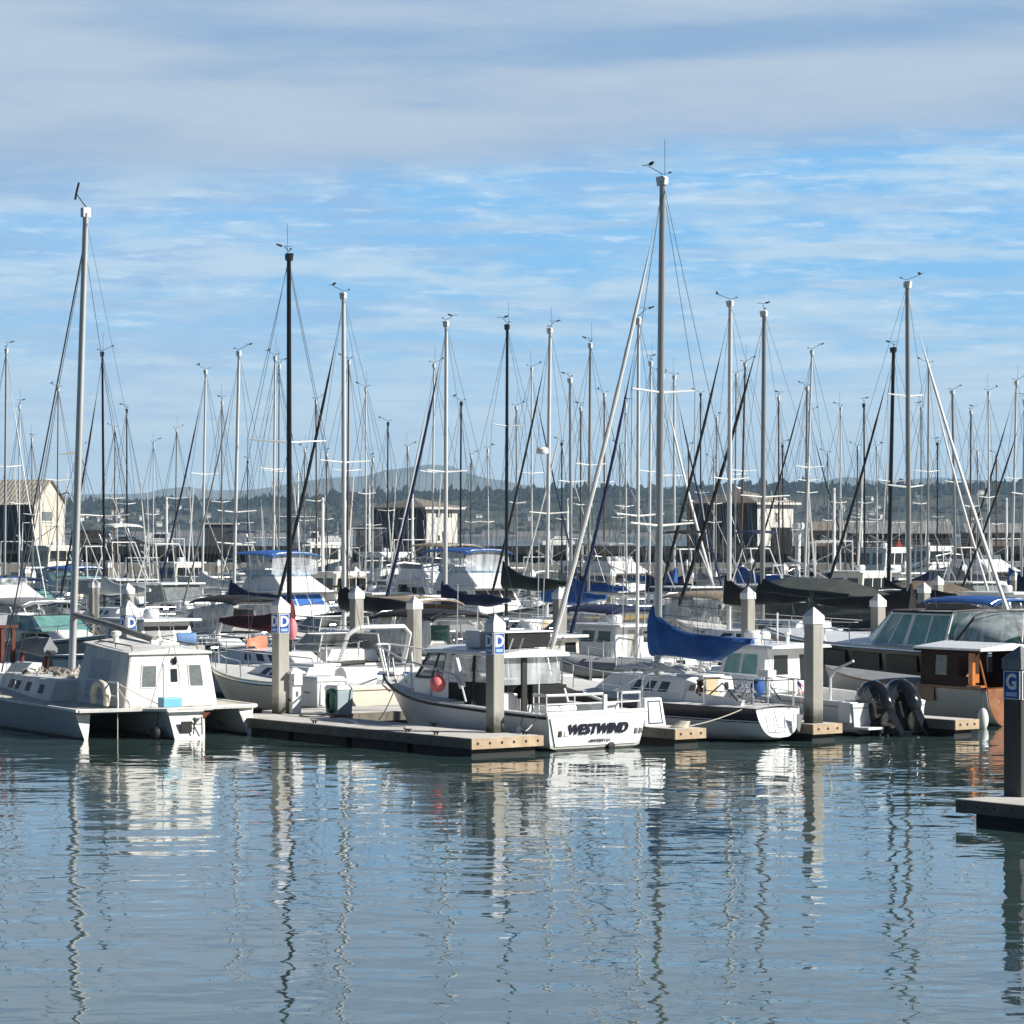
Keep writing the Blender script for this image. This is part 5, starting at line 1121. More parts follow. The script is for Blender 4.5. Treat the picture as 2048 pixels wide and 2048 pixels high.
BOATS = [
 # label, foot x, head x, head y (photo columns at 1932), distance, bow, options
 ('sailboat with tall black mast, red mast foot and maroon sail cover, behind the D piles', 546, 545, 485, 88, 'R', dict(mm=blackm, r=.095, cover=redcl, spread=(.53,), sl=1.35, hm_=hw_cream, seed=11, L=9.0, wire=.009)),
 ('sailboat with white mast and black furled jib above the middle of the wide dock', 649, 648, 558, 103, 'L', dict(r=.095, jib=blackcl, jr=.062, cover=blackcl, seed=4, L=10, spread=(.50,), sl=1.05)),
 ('sailboat with bright mast and blue furled jib in front of the two storey pier house', 840, 842, 611, 117, 'L', dict(r=.095, jib=navycl, jr=.065, cover=navycl, seed=6, spread=(.50,), sl=1.0)),
 ('sailboat with plain black mast and dark green sail cover left of the parked white car', 955, 957, 617, 119, 'L', dict(mm=blackm, r=.08, cover=greencl, tall=.6, seed=7, spread=(.66,))),
 ('sailboat with white mast carrying a radar dome, blue upright sail cover', 1031, 1038, 624, 122, 'L', dict(r=.095, jib=blackcl, jr=.055, cover=bluecl, seed=9, spread=(.36,), sl=1.0)),
 ('small sailboat with slim white mast and navy furled jib close behind the cabin boat', 1202, 1205, 606, 86, 'L', dict(r=.062, jib=navycl, jr=.055, seed=12, L=7.6, spread=(.42,), sl=.9)),
 ('sailboat with bright white mast, black furled jib and black upright sail bag', 1375, 1378, 573, 106, 'L', dict(r=.095, jib=blackcl, jr=.06, cover=blackcl, seed=14, tall=.3, spread=(.46,))),
 ('sailboat with thick grey mast, heavy black furled jib and long dark green cover', 1438, 1442, 592, 112, 'L', dict(mm=alloyg, r=.105, jib=blackcl, jr=.075, cover=greencl, seed=16, L=10.5, spread=(.40,), sl=1.25)),
 ('sailboat with grey mast and long white furled jib sloping to the right edge', 1715, 1712, 537, 98, 'R', dict(mm=alloyg, r=.095, jib=whitecl, jr=.06, cover=blackcl, seed=18, L=10.5, spread=(.68, .42), sl=.75)),
 ('sailboat with black mast and black furled jib beside the grey green tarp', 1675, 1686, 660, 126, 'L', dict(mm=blackm, r=.10, jib=blackcl, jr=.065, cover=blackcl, seed=20, spread=(.50,))),
 ('sailboat with grey mast and dark furled headsail at the far left edge', 8, 12, 662, 134, 'R', dict(mm=alloy, r=.075, cover=blackcl, jib=whitecl, jr=.03, seed=2)),
 ('distant sailboat with thin grey mast just left of the trimaran mast', 107, 110, 735, 172, 'L', dict(mm=alloyg, r=.06, jib=greycl, jr=.035, seed=3)),
 ('sailboat with slim black mast and navy furled jib right of the trimaran mast', 197, 193, 668, 137, 'L', dict(mm=blackm, r=.075, jib=blackcl, jr=.05, cover=whitecl, seed=5, spread=(.36,), sl=1.3)),
 ('sailboat with plain silver mast and navy furled jib left of the dark shed', 381, 388, 702, 152, 'L', dict(mm=alloyw, r=.075, jib=navycl, jr=.055, cover=whitecl, seed=8)),
 ('sailboat with cream mast and navy sail cover left of the blue bimini cruiser', 440, 451, 667, 120, 'L', dict(mm=alloyw, r=.085, jib=greycl, jr=.04, cover=navycl, seed=10, hm_=hw_grey, spread=(.40, .28), sl=.9)),
 ('far sailboat with white mast just left of the tall black mast', 515, 519, 676, 140, 'L', dict(r=.065, seed=13, cover=tancl)),
 ('far sailboat with grey mast close against the tall black mast', 525, 527, 692, 147, 'R', dict(mm=alloyg, r=.055, seed=15)),
 ('far sailboat with brown wooden mast behind the white mast and black jib', 655, 658, 683, 143, 'R', dict(mm=brownm, r=.06, seed=17, hm_=h_green)),
 ('far sailboat with white mast and pale furled jib crossed by a blue one', 815, 819, 690, 146, 'L', dict(r=.06, jib=whitecl, jr=.05, seed=19)),
 ('far sailboat with slim mast and navy furled jib right of the black mast', 1003, 1003, 697, 150, 'R', dict(r=.055, jib=navycl, jr=.045, seed=21)),
 ('sailboat with stout silver mast and blue boom cover behind the yellow kayak', 1077, 1076, 718, 140, 'L', dict(mm=alloy, r=.095, cover=bluecl, seed=22, jib=whitecl, jr=.04)),
 ('far sailboat with grey mast and thin stays right of the silver mast', 1110, 1114, 652, 130, 'L', dict(mm=alloyg, r=.075, seed=23)),
 ('far sailboat with short dark mast left of the rope wrapped jib', 1140, 1140, 745, 178, 'R', dict(mm=brownm, r=.06, seed=24)),
 ('sailboat with white mast and navy boom cover directly behind the tallest mast', 1224, 1228, 686, 144, 'L', dict(r=.08, cover=navycl, seed=25)),
 ('sailboat with grey mast and thick white furled jib right of the tallest mast', 1247, 1250, 710, 156, 'R', dict(mm=alloyg, r=.08, jib=whitecl, jr=.075, seed=26)),
 ('sailboat with white mast and navy furled jib sloping towards the dark pier shed', 1272, 1272, 712, 158, 'R', dict(r=.08, jib=navycl, jr=.055, seed=27, cover=bluecl)),
 ('far sailboat with grey mast between the bright white mast and a dark one', 1386, 1389, 708, 155, 'R', dict(mm=alloyg, r=.055, seed=28)),
 ('far sailboat with dark leaning mast and blue sail cover in front of the big shed', 1396, 1406, 688, 146, 'L', dict(mm=brownm, r=.065, cover=bluecl, seed=29, tall=.3)),
 ('far sailboat with white raked mast and black furled jib left of the radar pole', 1516, 1532, 665, 135, 'L', dict(r=.06, jib=blackcl, jr=.045, seed=30)),
 ('far sailboat with blunt grey mast and three close stays', 1519, 1523, 733, 168, 'L', dict(mm=alloyg, r=.085, seed=31)),
 ('far sailboat with short white mast and black jib sloping right, by the radar pole', 1524, 1527, 780, 176, 'R', dict(r=.06, jib=blackcl, jr=.05, seed=32)),
 ('far sailboat with thin brownish mast right of the grey mast and long white jib', 1750, 1752, 690, 147, 'R', dict(mm=alloyg, r=.055, jib=whitecl, jr=.06, cover=navycl, seed=33)),
 ('far sailboat with stout brown grey mast under the long white jib', 1803, 1797, 740, 172, 'L', dict(mm=alloyg, r=.09, seed=34, cover=greycl)),
 ('sailboat with white mast and black furled jib near the right edge', 1908, 1918, 722, 160, 'L', dict(r=.075, jib=blackcl, jr=.055, cover=bluecl, seed=35)),
 ('sailboat with grey mast and black furled jib cut by the right edge', 1926, 1934, 758, 140, 'L', dict(mm=alloy, r=.06, jib=blackcl, jr=.055, cover=navycl, seed=36)),
 ('far ketch with thin brown mast left of the dark shed', 330, 333, 812, 205, 'L', dict(mm=brownm, r=.05, seed=37, hm_=h_black)),
 ('far sailboat with thin brown mast right of the black mast near the pier cabin', 215, 217, 810, 200, 'R', dict(mm=brownm, r=.05, seed=38)),
]
for lb, xb, xt, yt, D, bw, kw in BOATS: sailboat(lb, xb, xt, yt, D, bw, **kw)
# radar dome on the white mast
rd = MB().lathe([(.20, 0), (.24, .05), (.24, .20), (.18, .26)], (0, 0, 0), 12); ro_ = rd.build('radar_dome', gel); D_ = 119; ro_.location = P(1085, D_, 908); tag(ro_, 'white radar dome fixed to the front of a silver mast', 'radar')

# ---- motor boats
def motorboat(label, px, D, bow='L', L=9.0, kind='flybridge', hm_=None, canvas=None, seed=1, cover=None, cat='boat'):
    sg = 1 if bow == 'L' else -1; B = L*.33; D = berth(px, D, L, B, sg, L*.5); rr = random.Random(seed)
    rot = (ROT_L if sg == 1 else ROT_R)+R(rr.uniform(-2, 2)); q = P(px, D); c_, s_ = math.cos(rot), math.sin(rot)
    o = thing({'flybridge': 'flybridge_cruiser', 'express': 'express_cruiser', 'fisher': 'sportfishing_boat', 'pilot': 'pilothouse_boat', 'trawler': 'fishing_trawler', 'skiff': 'open_skiff', 'tarped': 'tarped_boat', 'sloop': 'mastless_sloop'}[kind], label, cat, (q.x-c_*L/2, q.y-s_*L/2, 0), rot, ROWS)
    k = L/9.5; fs, fm, fb = {'flybridge': (1.15, 1.2, 1.85), 'express': (1.05, 1.15, 1.6), 'fisher': (.95, 1.1, 1.75), 'pilot': (.9, 1.05, 1.6), 'trawler': (1.0, 1.1, 2.1), 'skiff': (.75, .8, 1.15), 'tarped': (1.0, 1.05, 1.5), 'sloop': (.95, .95, 1.3)}[kind]
    fs *= k; fm *= k; fb *= k
    H = hull(L, B, fs, fm, fb, 'round' if kind in ('trawler', 'sloop') else 'vee', .90, 1.3*k, .06, .03, .4, 12, 2.4, .36); sh = H[1]
    h = hull_mesh('hull', hm_ or (hw_plain, hw_blue, hw_black, hw_navy)[seed % 4], o, H); near = D < 150
    rub_mesh('rub_rail', blackrub if seed % 2 else chrome, h, sh, L, -.07, .03)
    xc = {'flybridge': .24, 'express': .30, 'fisher': .42, 'pilot': .40, 'trawler': .50, 'skiff': .62, 'tarped': .1, 'sloop': .30}[kind]*L
    deck_mesh('deck', deckm, o, sh, xc, sh[-1][0]-.01, 0, 0, .10, 10); cockpit_mesh('cockpit', gel, o, sh, .05, xc, .35*k, .16, 5)
    def bow_rail(x0=.55):
        mb = MB(); pts = []
        for s2, xs2 in ((1, (x0, .72, .86, .96)), (-1, (.96, .86, .72, x0))):
            for f in xs2: b, s3 = at_sheer(sh, f*L); pts.append(Vector((f*L, s2*max(.05, b-.08), s3)))
        for p in pts: mb.tube([p, p+Vector((.05, 0, .5*k))], .018, 4)
        mb.tube([pts[0]]+[p+Vector((.05, 0, .5*k)) for p in pts]+[pts[-1]], .02, 4); mb.build('bow_rail', chrome, o)
    if kind == 'flybridge':
        qd = house_quads(.24*L, .64*L, 1.15*k, 2.40*k, B*.84, B*.76, 1.0*k, .05, .92); c = house_mesh('deckhouse', gel, o, qd, .05)
        for u0, u1 in ((.12, .46), (.50, .86)): win(c, qd['port'], u0, u1, .52, .90, glassm); win(c, qd['star'], u0, u1, .52, .90, glassm)
        for u0, u1 in ((.06, .34), (.37, .63), (.66, .94)): win(c, qd['front'], u0, u1, .58, .92, cover or glassm, None, 'windscreen')
        MB().panel(qd['aft'], .3, .7, .05, .9, .012, .03).build('saloon_door', glassm, c)
        MB().box(.06*L, .60*L, -B*.42, B*.42, 2.405*k, 2.48*k).build('flybridge_deck', gel, o, .02)
        q2 = house_quads(.26*L, .60*L, 2.48*k, 3.08*k, B*.80, B*.62, 1.15*k, .05, .94); f_ = house_mesh('flybridge', gel, o, q2, .05)
        w2 = MB(); t4 = q2['T']; e = .03
        for a, b in ((t4[1], t4[2]), (t4[2], t4[3]), (t4[0], t4[1])):
            a, b = Vector(a), Vector(b); w2.hexa([a, b, b+Vector((.02, 0, 0)), a+Vector((.02, 0, 0)), a+Vector((-.10, 0, .26)), b+Vector((-.10, 0, .26)), b+Vector((-.08, 0, .26)), a+Vector((-.08, 0, .26))])
        w2.build('windscreen', mat('blue_plexi', (.10, .32, .52), .1, var=.1) if seed % 2 else mat('smoke_plexi', (.10, .12, .14), .1, var=.1), f_)
        if canvas:
            canopy_mesh('bimini', canvas, o, .14*L, .52*L, B*.80, 4.12*k); hoops('bimini_frame', o, (.16*L, .34*L, .50*L), .33*L, B*.74, 2.9*k, 4.06*k, .022)
            if seed % 2: MB().panel([(.50*L, -B*.37, 3.15*k), (.50*L, B*.37, 3.15*k), (.50*L, B*.36, 4.0*k), (.50*L, -B*.36, 4.0*k)], 0, 1, 0, 1, .0, .01).build('clear_curtain', vinyl, o); s5 = 1 if sg > 0 else -1; MB().box(.30*L, .49*L, s5*B*.37, s5*B*.37+.008, 3.12*k, 3.96*k).build('clear_curtain', vinyl, o)
        mb = MB(); mb.tube([(.20*L, B*.40, 2.48*k), (.16*L, B*.38, 3.25*k), (.15*L, 0, 3.4*k), (.16*L, -B*.38, 3.25*k), (.20*L, -B*.40, 2.48*k)], .05, 5); mb.build('radar_arch', gel, o)
        railing('flybridge_rail', o, [(.24*L, B*.40, 2.48*k), (.08*L, B*.40, 2.48*k), (.08*L, -B*.40, 2.48*k), (.24*L, -B*.40, 2.48*k)], .6, chrome, .018)
        for y in (.3, -.35): tb('whip_antenna', gel, o, [(.22*L, y, 3.2*k), (.18*L, y*1.1, 3.2*k+rr.uniform(1.6, 3.0))], .014, 4)
        bow_rail()
    elif kind == 'express':
        qd = house_quads(.34*L, .80*L, 1.1*k, 1.62*k, B*.78, B*.6, 1.6*k, 0, .7); c = house_mesh('cabin_trunk', gel, o, qd, .07)
        for u0, u1 in ((.25, .5), (.55, .75)): win(c, qd['port'], u0, u1, .3, .7, glassm); win(c, qd['star'], u0, u1, .3, .7, glassm)
        z0, z1 = 1.55*k, 2.15*k; fr = MB()
        fq = [(.60*L, -B*.36, z0), (.60*L, B*.36, z0), (.50*L, B*.32, z1), (.50*L, -B*.32, z1)]; pq = [(.60*L, B*.36, z0), (.36*L, B*.42, z0), (.36*L, B*.38, z1), (.50*L, B*.32, z1)]; sq = [(.36*L, -B*.42, z0), (.60*L, -B*.36, z0), (.50*L, -B*.32, z1), (.36*L, -B*.38, z1)]
        for qq in (fq, pq, sq): MB().panel(qq, .02, .98, .04, .96, 0, .014).build('windscreen', greyglass if seed % 2 else teal, o); fr.panel(qq, 0, 1, .94, 1, .012, .03).panel(qq, 0, .04, 0, 1, .012, .03).panel(qq, .96, 1, 0, 1, .012, .03)
        fr.build('windscreen_frame', gel if seed % 2 else chrome, o)
        if canvas:
            canopy_mesh('canvas_top', canvas, o, .08*L, .50*L, B*.84, 2.75*k, .22); hoops('canvas_frame', o, (.10*L, .30*L, .48*L), .28*L, B*.82, 1.15*k, 2.68*k, .02)
            for s2 in (1, -1): MB().box(.10*L, .46*L, s2*B*.41, s2*B*.41+.01, 1.25*k, 2.4*k).build('side_curtain', vinyl if seed % 3 else canvas, o)
        mb = MB(); mb.tube([(.22*L, B*.44, 1.1*k), (.17*L, B*.42, 2.2*k), (.15*L, B*.3, 2.45*k), (.15*L, -B*.3, 2.45*k), (.17*L, -B*.42, 2.2*k), (.22*L, -B*.44, 1.1*k)], .07, 6); mb.build('radar_arch', gel, o)
        bow_rail(.50)
    elif kind in ('pilot', 'trawler'):
        x0, x1 = (.36*L, .66*L) if kind == 'pilot' else (.50*L, .72*L); zt = (2.25 if kind == 'pilot' else 2.9)*k
        qd = house_quads(x0, x1, fm-.05, zt, B*.72, B*.66, (.45 if kind == 'pilot' else -.12)*k, 0, .95); c = house_mesh('wheelhouse', gel if seed % 2 else cream, o, qd, .05)
        for s2 in ('port', 'star'):
            for u0, u1 in ((.10, .44), (.54, .88)): win(c, qd[s2], u0, u1, .50, .86, glassm, gel if near else None)
        for u0, u1 in ((.06, .34), (.37, .63), (.66, .94)): win(c, qd['front'], u0, u1, .50, .86, glassm, None, 'windscreen')
        MB().panel(qd['aft'], .3, .6, .05, .9, .012, .03).build('door', mat('wheelhouse_door', (.42, .40, .36), .5), c); win(c, qd['aft'], .68, .92, .5, .85, glassm)
        MB().box(x0-.35, x1+.12, -B*.37, B*.37, zt, zt+.08).build('roof', gel, c, .02)
        MB().lathe([(.22, 0), (.25, .05), (.25, .2), (.2, .26)], ((x0+x1)/2, 0, zt+.10), 12).build('radar_dome', gel, c)
        for y in (.4, -.5): tb('whip_antenna', gel, o, [(x0+.2, y, zt), (x0+.1, y, zt+rr.uniform(1.5, 3.2))], .015, 4)
        if kind == 'trawler':
            mb = MB(); mb.tube([(.42*L, 0, 1.0), (.42*L, 0, 7.0*k)], [.11, .07], 7); mb.build('mast', alloyw, o)
            mb = MB(); mb.tube([(.41*L, 0, 2.4*k), (.08*L, 0, 3.6*k)], .06, 6); mb.build('boom', alloyw, o)
            for s2 in (1, -1): tb('outrigger_pole', alloyw, o, [(.44*L, s2*B*.42, 1.2), (.43*L, s2*B*.62, 8.2*k)], [.06, .03], 5)
            mb = MB(); mb.tube([(.42*L, B*.42, 1.1), (.42*L, B*.40, 4.4*k), (.42*L, -B*.40, 4.4*k), (.42*L, -B*.42, 1.1)], .05, 5); mb.tube([(.10*L, B*.40, 1.0), (.10*L, B*.38, 3.2*k), (.10*L, -B*.38, 3.2*k), (.10*L, -B*.40, 1.0)], .045, 5); mb.tube([(.42*L, B*.40, 4.3*k), (.10*L, B*.38, 3.2*k)], .035, 5); mb.build('gantry', alloyw, o)
            mb = MB()
            for a in ((.96*L, 0, 2.2*k), (.08*L, 0, 3.6*k), (.05*L, 0, 1.0), (.42*L, B*.62, 5*k), (.42*L, -B*.62, 5*k)): mb.tube([(.42*L, 0, 6.9*k), a], .012, 3)
            mb.build('rigging', wirem, o)
            MB().box(.12*L, .34*L, -B*.2, B*.2, .5, 1.25*k).build('net_bin', rr.choice((bluebox, orangecl, greycl)), o, .03)
        bow_rail(.66)
    elif kind == 'fisher':
        qd = house_quads(.46*L, .80*L, fm-.05, 1.7*k, B*.8, B*.62, 1.1*k, 0, .7); c = house_mesh('cabin_trunk', gel, o, qd, .07)
        for s2 in ('port', 'star'): win(c, qd[s2], .25, .65, .35, .75, glassm)
        z0, z1 = 1.6*k, 2.45*k; fq = [(.60*L, -B*.34, z0), (.60*L, B*.34, z0), (.54*L, B*.32, z1), (.54*L, -B*.32, z1)]; pq = [(.60*L, B*.34, z0), (.42*L, B*.38, z0), (.42*L, B*.36, z1), (.54*L, B*.32, z1)]; sq = [(.42*L, -B*.38, z0), (.60*L, -B*.34, z0), (.54*L, -B*.32, z1), (.42*L, -B*.36, z1)]
        for qq in (fq, pq, sq): MB().panel(qq, .02, .98, .04, .96, 0, .014).build('windscreen', greyglass, o)
        MB().box(.26*L, .57*L, -B*.38, B*.38, 2.45*k, 2.52*k).build('hardtop', gel, o, .02)
        mb = MB()
        for s2 in (1, -1): mb.tube([(.28*L, s2*B*.40, 1.0), (.30*L, s2*B*.36, 2.45*k)], .035, 5); mb.tube([(.42*L, s2*B*.40, 1.0), (.42*L, s2*B*.37, 2.45*k)], .035, 5); mb.tube([(.32*L, s2*B*.34, 2.5*k), (.36*L, s2*B*.20, 4.3*k)], .03, 5); mb.tube([(.50*L, s2*B*.30, 2.5*k), (.42*L, s2*B*.20, 4.3*k)], .03, 5); mb.tube([(.36*L, s2*B*.27, 3.4*k), (.46*L, s2*B*.25, 3.4*k)], .025, 4)
        mb.tube([(.36*L, B*.20, 4.3*k), (.36*L, -B*.20, 4.3*k), (.42*L, -B*.20, 4.3*k), (.42*L, B*.20, 4.3*k), (.36*L, B*.20, 4.3*k)], .03, 5); mb.build('tower', alloyw, o)
        if canvas: canopy_mesh('tower_top', canvas, o, .30*L, .48*L, B*.5, 5.2*k, .08); hoops('tower_top_frame', o, (.34*L, .44*L), .39*L, B*.42, 4.3*k, 5.15*k, .02)
        for s2 in (1, -1): tb('outrigger_pole', alloyw, o, [(.46*L, s2*B*.40, 2.4*k), (.24*L, s2*B*.72, 7.2*k)], [.035, .018], 4)
        mb = MB()
        for j in range(5): mb.tube([(.30*L, -B*.3+j*B*.15, 2.5*k), (.25*L, -B*.32+j*B*.16, 4.0*k)], .015, 3)
        mb.build('fishing_rods', blackrub, o); bow_rail(.55)
    elif kind == 'skiff':
        MB().box(.36*L, .50*L, -B*.22, B*.22, .3, 1.35*k).build('console', gel, o, .05); MB().panel([(.50*L, -B*.2, 1.3*k), (.50*L, B*.2, 1.3*k), (.46*L, B*.18, 1.75*k), (.46*L, -B*.18, 1.75*k)], 0, 1, 0, 1, .0, .012).build('windscreen', clearm, o)
        mb = MB(); M0 = Matrix.Translation((-.32, 0, .55)); mb.loft([[M0 @ Vector((a*math.cos(t*math.pi/5), b*math.sin(t*math.pi/5), z)) for t in range(10)] for a, b, z in ((.20, .14, 0), (.30, .2, .15), (.30, .2, .45), (.16, .12, .62))], True, True, True, True); mb.box(-.44, -.2, -.06, .06, -.6, .55); mb.build('outboard', capm if seed % 2 else blackp, o)
        if canvas: canopy_mesh('t_top', canvas, o, .28*L, .58*L, B*.7, 2.2*k, .06); hoops('t_top_frame', o, (.34*L, .52*L), .44*L, B*.5, .6, 2.12*k, .025)
    elif kind == 'sloop':
        qd = house_quads(.30*L, .72*L, .93*k, 1.38*k, B*.66, B*.54, 1.0*k, -.05, .6); c = house_mesh('cabin_trunk', gel, o, qd, .05)
        for u0, u1 in ((.22, .34), (.38, .52), (.56, .70)): win(c, qd['port'], u0, u1, .32, .80, glassm); win(c, qd['star'], u0, u1, .32, .80, glassm)
        MB().box(.32*L, .46*L, -B*.16, B*.16, 1.37*k, 1.46*k).build('hatch', gel, c, .03); bow_rail(.6)
        mb = MB(); mb.tube([(.10*L, B*.40, .95*k), (.09*L, B*.40, 1.5*k), (.02*L, 0, 1.5*k), (.09*L, -B*.40, 1.5*k), (.10*L, -B*.40, .95*k)], .02, 5); mb.build('pushpit', chrome, o)
        MB().lathe([(.30, -.5), (.34, -.2), (.34, .2), (.30, .5)], (.17*L, 0, 1.1*k), 12, Matrix.Rotation(R(90), 4, 'X')).build('canvas_roll', whitecl, o)
    elif kind == 'tarped':
        rg = MB(); rings = []
        for x, zr, w2 in ((.02*L, 2.3*k, .98), (.25*L, 2.75*k, 1.02), (.55*L, 2.7*k, .98), (.80*L, 2.2*k, .70), (.97*L, 1.7*k, .12)):
            b, s3 = at_sheer(sh, x); b = max(b, .08)+.05; rings.append([(x, -b, s3-.15), (x, -b*1.0, s3+.35), (x, -b*.55, s3+(zr-s3)*.75), (x, 0, zr), (x, b*.55, s3+(zr-s3)*.75), (x, b*1.0, s3+.35), (x, b, s3-.15)])
        rg.loft(rings, False, smooth=False); rg.prism(rings[0], (.02, 0, 0)); t_ = rg.build('tarp', canvas or tarp, o); s6 = t_.modifiers.new('thickness', 'SOLIDIFY'); s6.thickness = .02
    return o
MOTOR = [
 ('low cream sloop without a mast directly behind the white lockers', 590, 81, 'L', 8.6, 'sloop', dict(seed=62, hm_=hw_cream)),
 ('white flybridge cruiser with blue bimini, clear curtains and blue windscreen cover', 590, 121, 'R', 9.4, 'flybridge', dict(canvas=skycl, seed=5, cover=skycl)),
 ('white flybridge cruiser with navy bimini and blue plexi screen right of a navy sail cover', 975, 122, 'R', 9.6, 'flybridge', dict(canvas=bluecl, seed=7)),
 ('white motor boat hull seen stern-on below the pier with a dark canvas line', 768, 122, 'L', 8.5, 'express', dict(canvas=None, seed=9, hm_=hw_plain)),
 ('boat with black bimini on silver frame behind the tall white lockers', 800, 99, 'L', 8.5, 'express', dict(canvas=blackcl, seed=4, hm_=hw_grey)),
 ('white boat with raised deck and blue trim left of the red sail cover', 300, 96, 'R', 8.6, 'pilot', dict(seed=3)),
 ('cruiser with dark canvas enclosure behind the trimaran mast', 108, 100, 'R', 8.8, 'express', dict(canvas=greycl, seed=2, hm_=hw_grey)),
 ('white sportfishing boat with tower and crossed outrigger poles left of the cream mast', 352, 128, 'R', 9.5, 'fisher', dict(seed=6)),
 ('white sportfishing boat with hardtop and grey windscreen above the D pile', 262, 142, 'R', 9.6, 'fisher', dict(seed=8, canvas=whitecl)),
 ('white cruiser with bright blue canvas top beside the trimaran mast', 178, 182, 'R', 9.5, 'express', dict(canvas=skycl, seed=10)),
 ('white cruiser with black canvas stripe seen beyond the left pile', 118, 205, 'R', 9.0, 'express', dict(canvas=None, seed=12)),
 ('white hull with green rail behind the blue bimini', 660, 150, 'R', 9.0, 'trawler', dict(seed=14, hm_=h_green)),
 ('white flybridge cruiser with tan bimini in front of the pier', 925, 158, 'R', 9.8, 'flybridge', dict(canvas=tancl, seed=16)),
 ('white flybridge cruiser with grey clear curtains beyond the rope wrapped jib', 1245, 172, 'R', 9.8, 'flybridge', dict(canvas=greycl, seed=18)),
 ('grey pilothouse boat with raked side window behind the finger dock step', 1232, 94, 'L', 7.6, 'pilot', dict(seed=21, hm_=hw_grey)),
 ('white cruiser with navy canopy and blue side cloths below the yellow kayak', 1150, 104, 'L', 8.2, 'express', dict(canvas=navycl, seed=23)),
 ('white boat with tan arched canopy right of the blue sail cover', 1362, 118, 'L', 8.6, 'express', dict(canvas=tancl, seed=22)),
 ('boat shrouded in a grey green tarp with dark sides behind the tall pile', 1668, 114, 'R', 10.5, 'tarped', dict(canvas=tarp, seed=24, hm_=h_black)),
 ('white cabin cruiser with clear windows near the right edge', 2010, 128, 'R', 9.4, 'pilot', dict(seed=25)),
 ('white cruiser under blue canvas at the right edge behind the big windshield', 2035, 108, 'R', 8.8, 'express', dict(canvas=bluecl, seed=26)),
 ('boat under pale grey canvas just above the wooden launch', 1990, 97, 'L', 8.2, 'tarped', dict(canvas=greycl, seed=28)),
 ('fishing trawler with white gantry and poles right of the black masts', 1742, 215, 'R', 12, 'trawler', dict(seed=27)),
 ('fishing trawler with white mast and red flag below the low pier roof', 1830, 235, 'R', 12, 'trawler', dict(seed=29, hm_=h_navy)),
 ('fishing trawler with tall rigging beside the pier cabin at left', 92, 240, 'R', 12, 'trawler', dict(seed=30)),
 ('fishing trawler with green wheel and white gantry behind the blue bimini', 610, 232, 'R', 13, 'trawler', dict(seed=32)),
 ('fishing trawler with pale mast below the two storey pier house', 752, 210, 'R', 11, 'trawler', dict(seed=31)),
 ('grey blunt hulled workboat in front of the breakwater wall at right', 1790, 178, 'L', 10, 'pilot', dict(seed=33, hm_=hw_grey)),
 ('white skiff with aqua canvas top in front of the breakwater wall', 1425, 160, 'R', 6.4, 'skiff', dict(canvas=tealcl, seed=35)),
 ('white open skiff with outboard left of the aqua canvas', 1310, 165, 'R', 6.4, 'skiff', dict(seed=37)),
 ('white express cruiser right of the silver masts below the big pier shed', 1560, 152, 'R', 9.0, 'express', dict(canvas=blackcl, seed=38)),
 ('white flybridge cruiser at the right edge below the pier rail', 1985, 175, 'R', 10, 'flybridge', dict(canvas=None, seed=40)),
 ('white pilothouse boat in the far rows left of the dark shed', 405, 178, 'R', 9.0, 'pilot', dict(seed=42)),
 ('white sportfishing boat with dark canvas in the far rows right of the dark shed', 500, 176, 'R', 9.0, 'fisher', dict(canvas=navycl, seed=43)),
 ('small white cruiser with grey screen between two pale masts near the parked car', 1100, 190, 'R', 8.4, 'express', dict(canvas=greycl, seed=44)),
 ('white pilothouse boat low against the pier pilings at centre', 1000, 215, 'R', 9.4, 'pilot', dict(seed=46)),
 ('cream pilothouse boat in front of the breakwater below the pier shed', 1480, 205, 'R', 9.4, 'pilot', dict(seed=47)),
 ('white cruiser with black canvas below the radar pole', 1610, 190, 'R', 9.0, 'express', dict(canvas=blackcl, seed=48)),
 ('white boat bow with blue band left of the weathered trimaran mast', 22, 118, 'R', 8.6, 'flybridge', dict(seed=50, hm_=hw_blue)),
 ('white express boat between the maroon sail cover and the lockers', 655, 92, 'L', 8.0, 'express', dict(seed=53, hm_=hw_black)),
 ('small white motor boat behind the aft canvas of the cabin boat', 1068, 93, 'L', 7.6, 'pilot', dict(seed=54)),
 ('white boat with dark windows right of the dark green sail cover', 1790, 116, 'R', 9.0, 'express', dict(canvas=blackcl, seed=56)),
 ('white boat with canvas awning beyond the grey windshield yacht', 1880, 142, 'R', 9.0, 'tarped', dict(canvas=tancl, seed=57)),
 ('pale hulled cruiser in the middle rows left of the rolled blue jib', 745, 140, 'R', 9.0, 'pilot', dict(seed=58)),
 ('white cruiser with smoked flybridge screen left of the dark green sail cover', 880, 138, 'R', 9.2, 'flybridge', dict(canvas=None, seed=60)),
 ('small white open skiff below the blue sail boom near the far piles', 1255, 134, 'R', 6.0, 'skiff', dict(seed=61)),
]
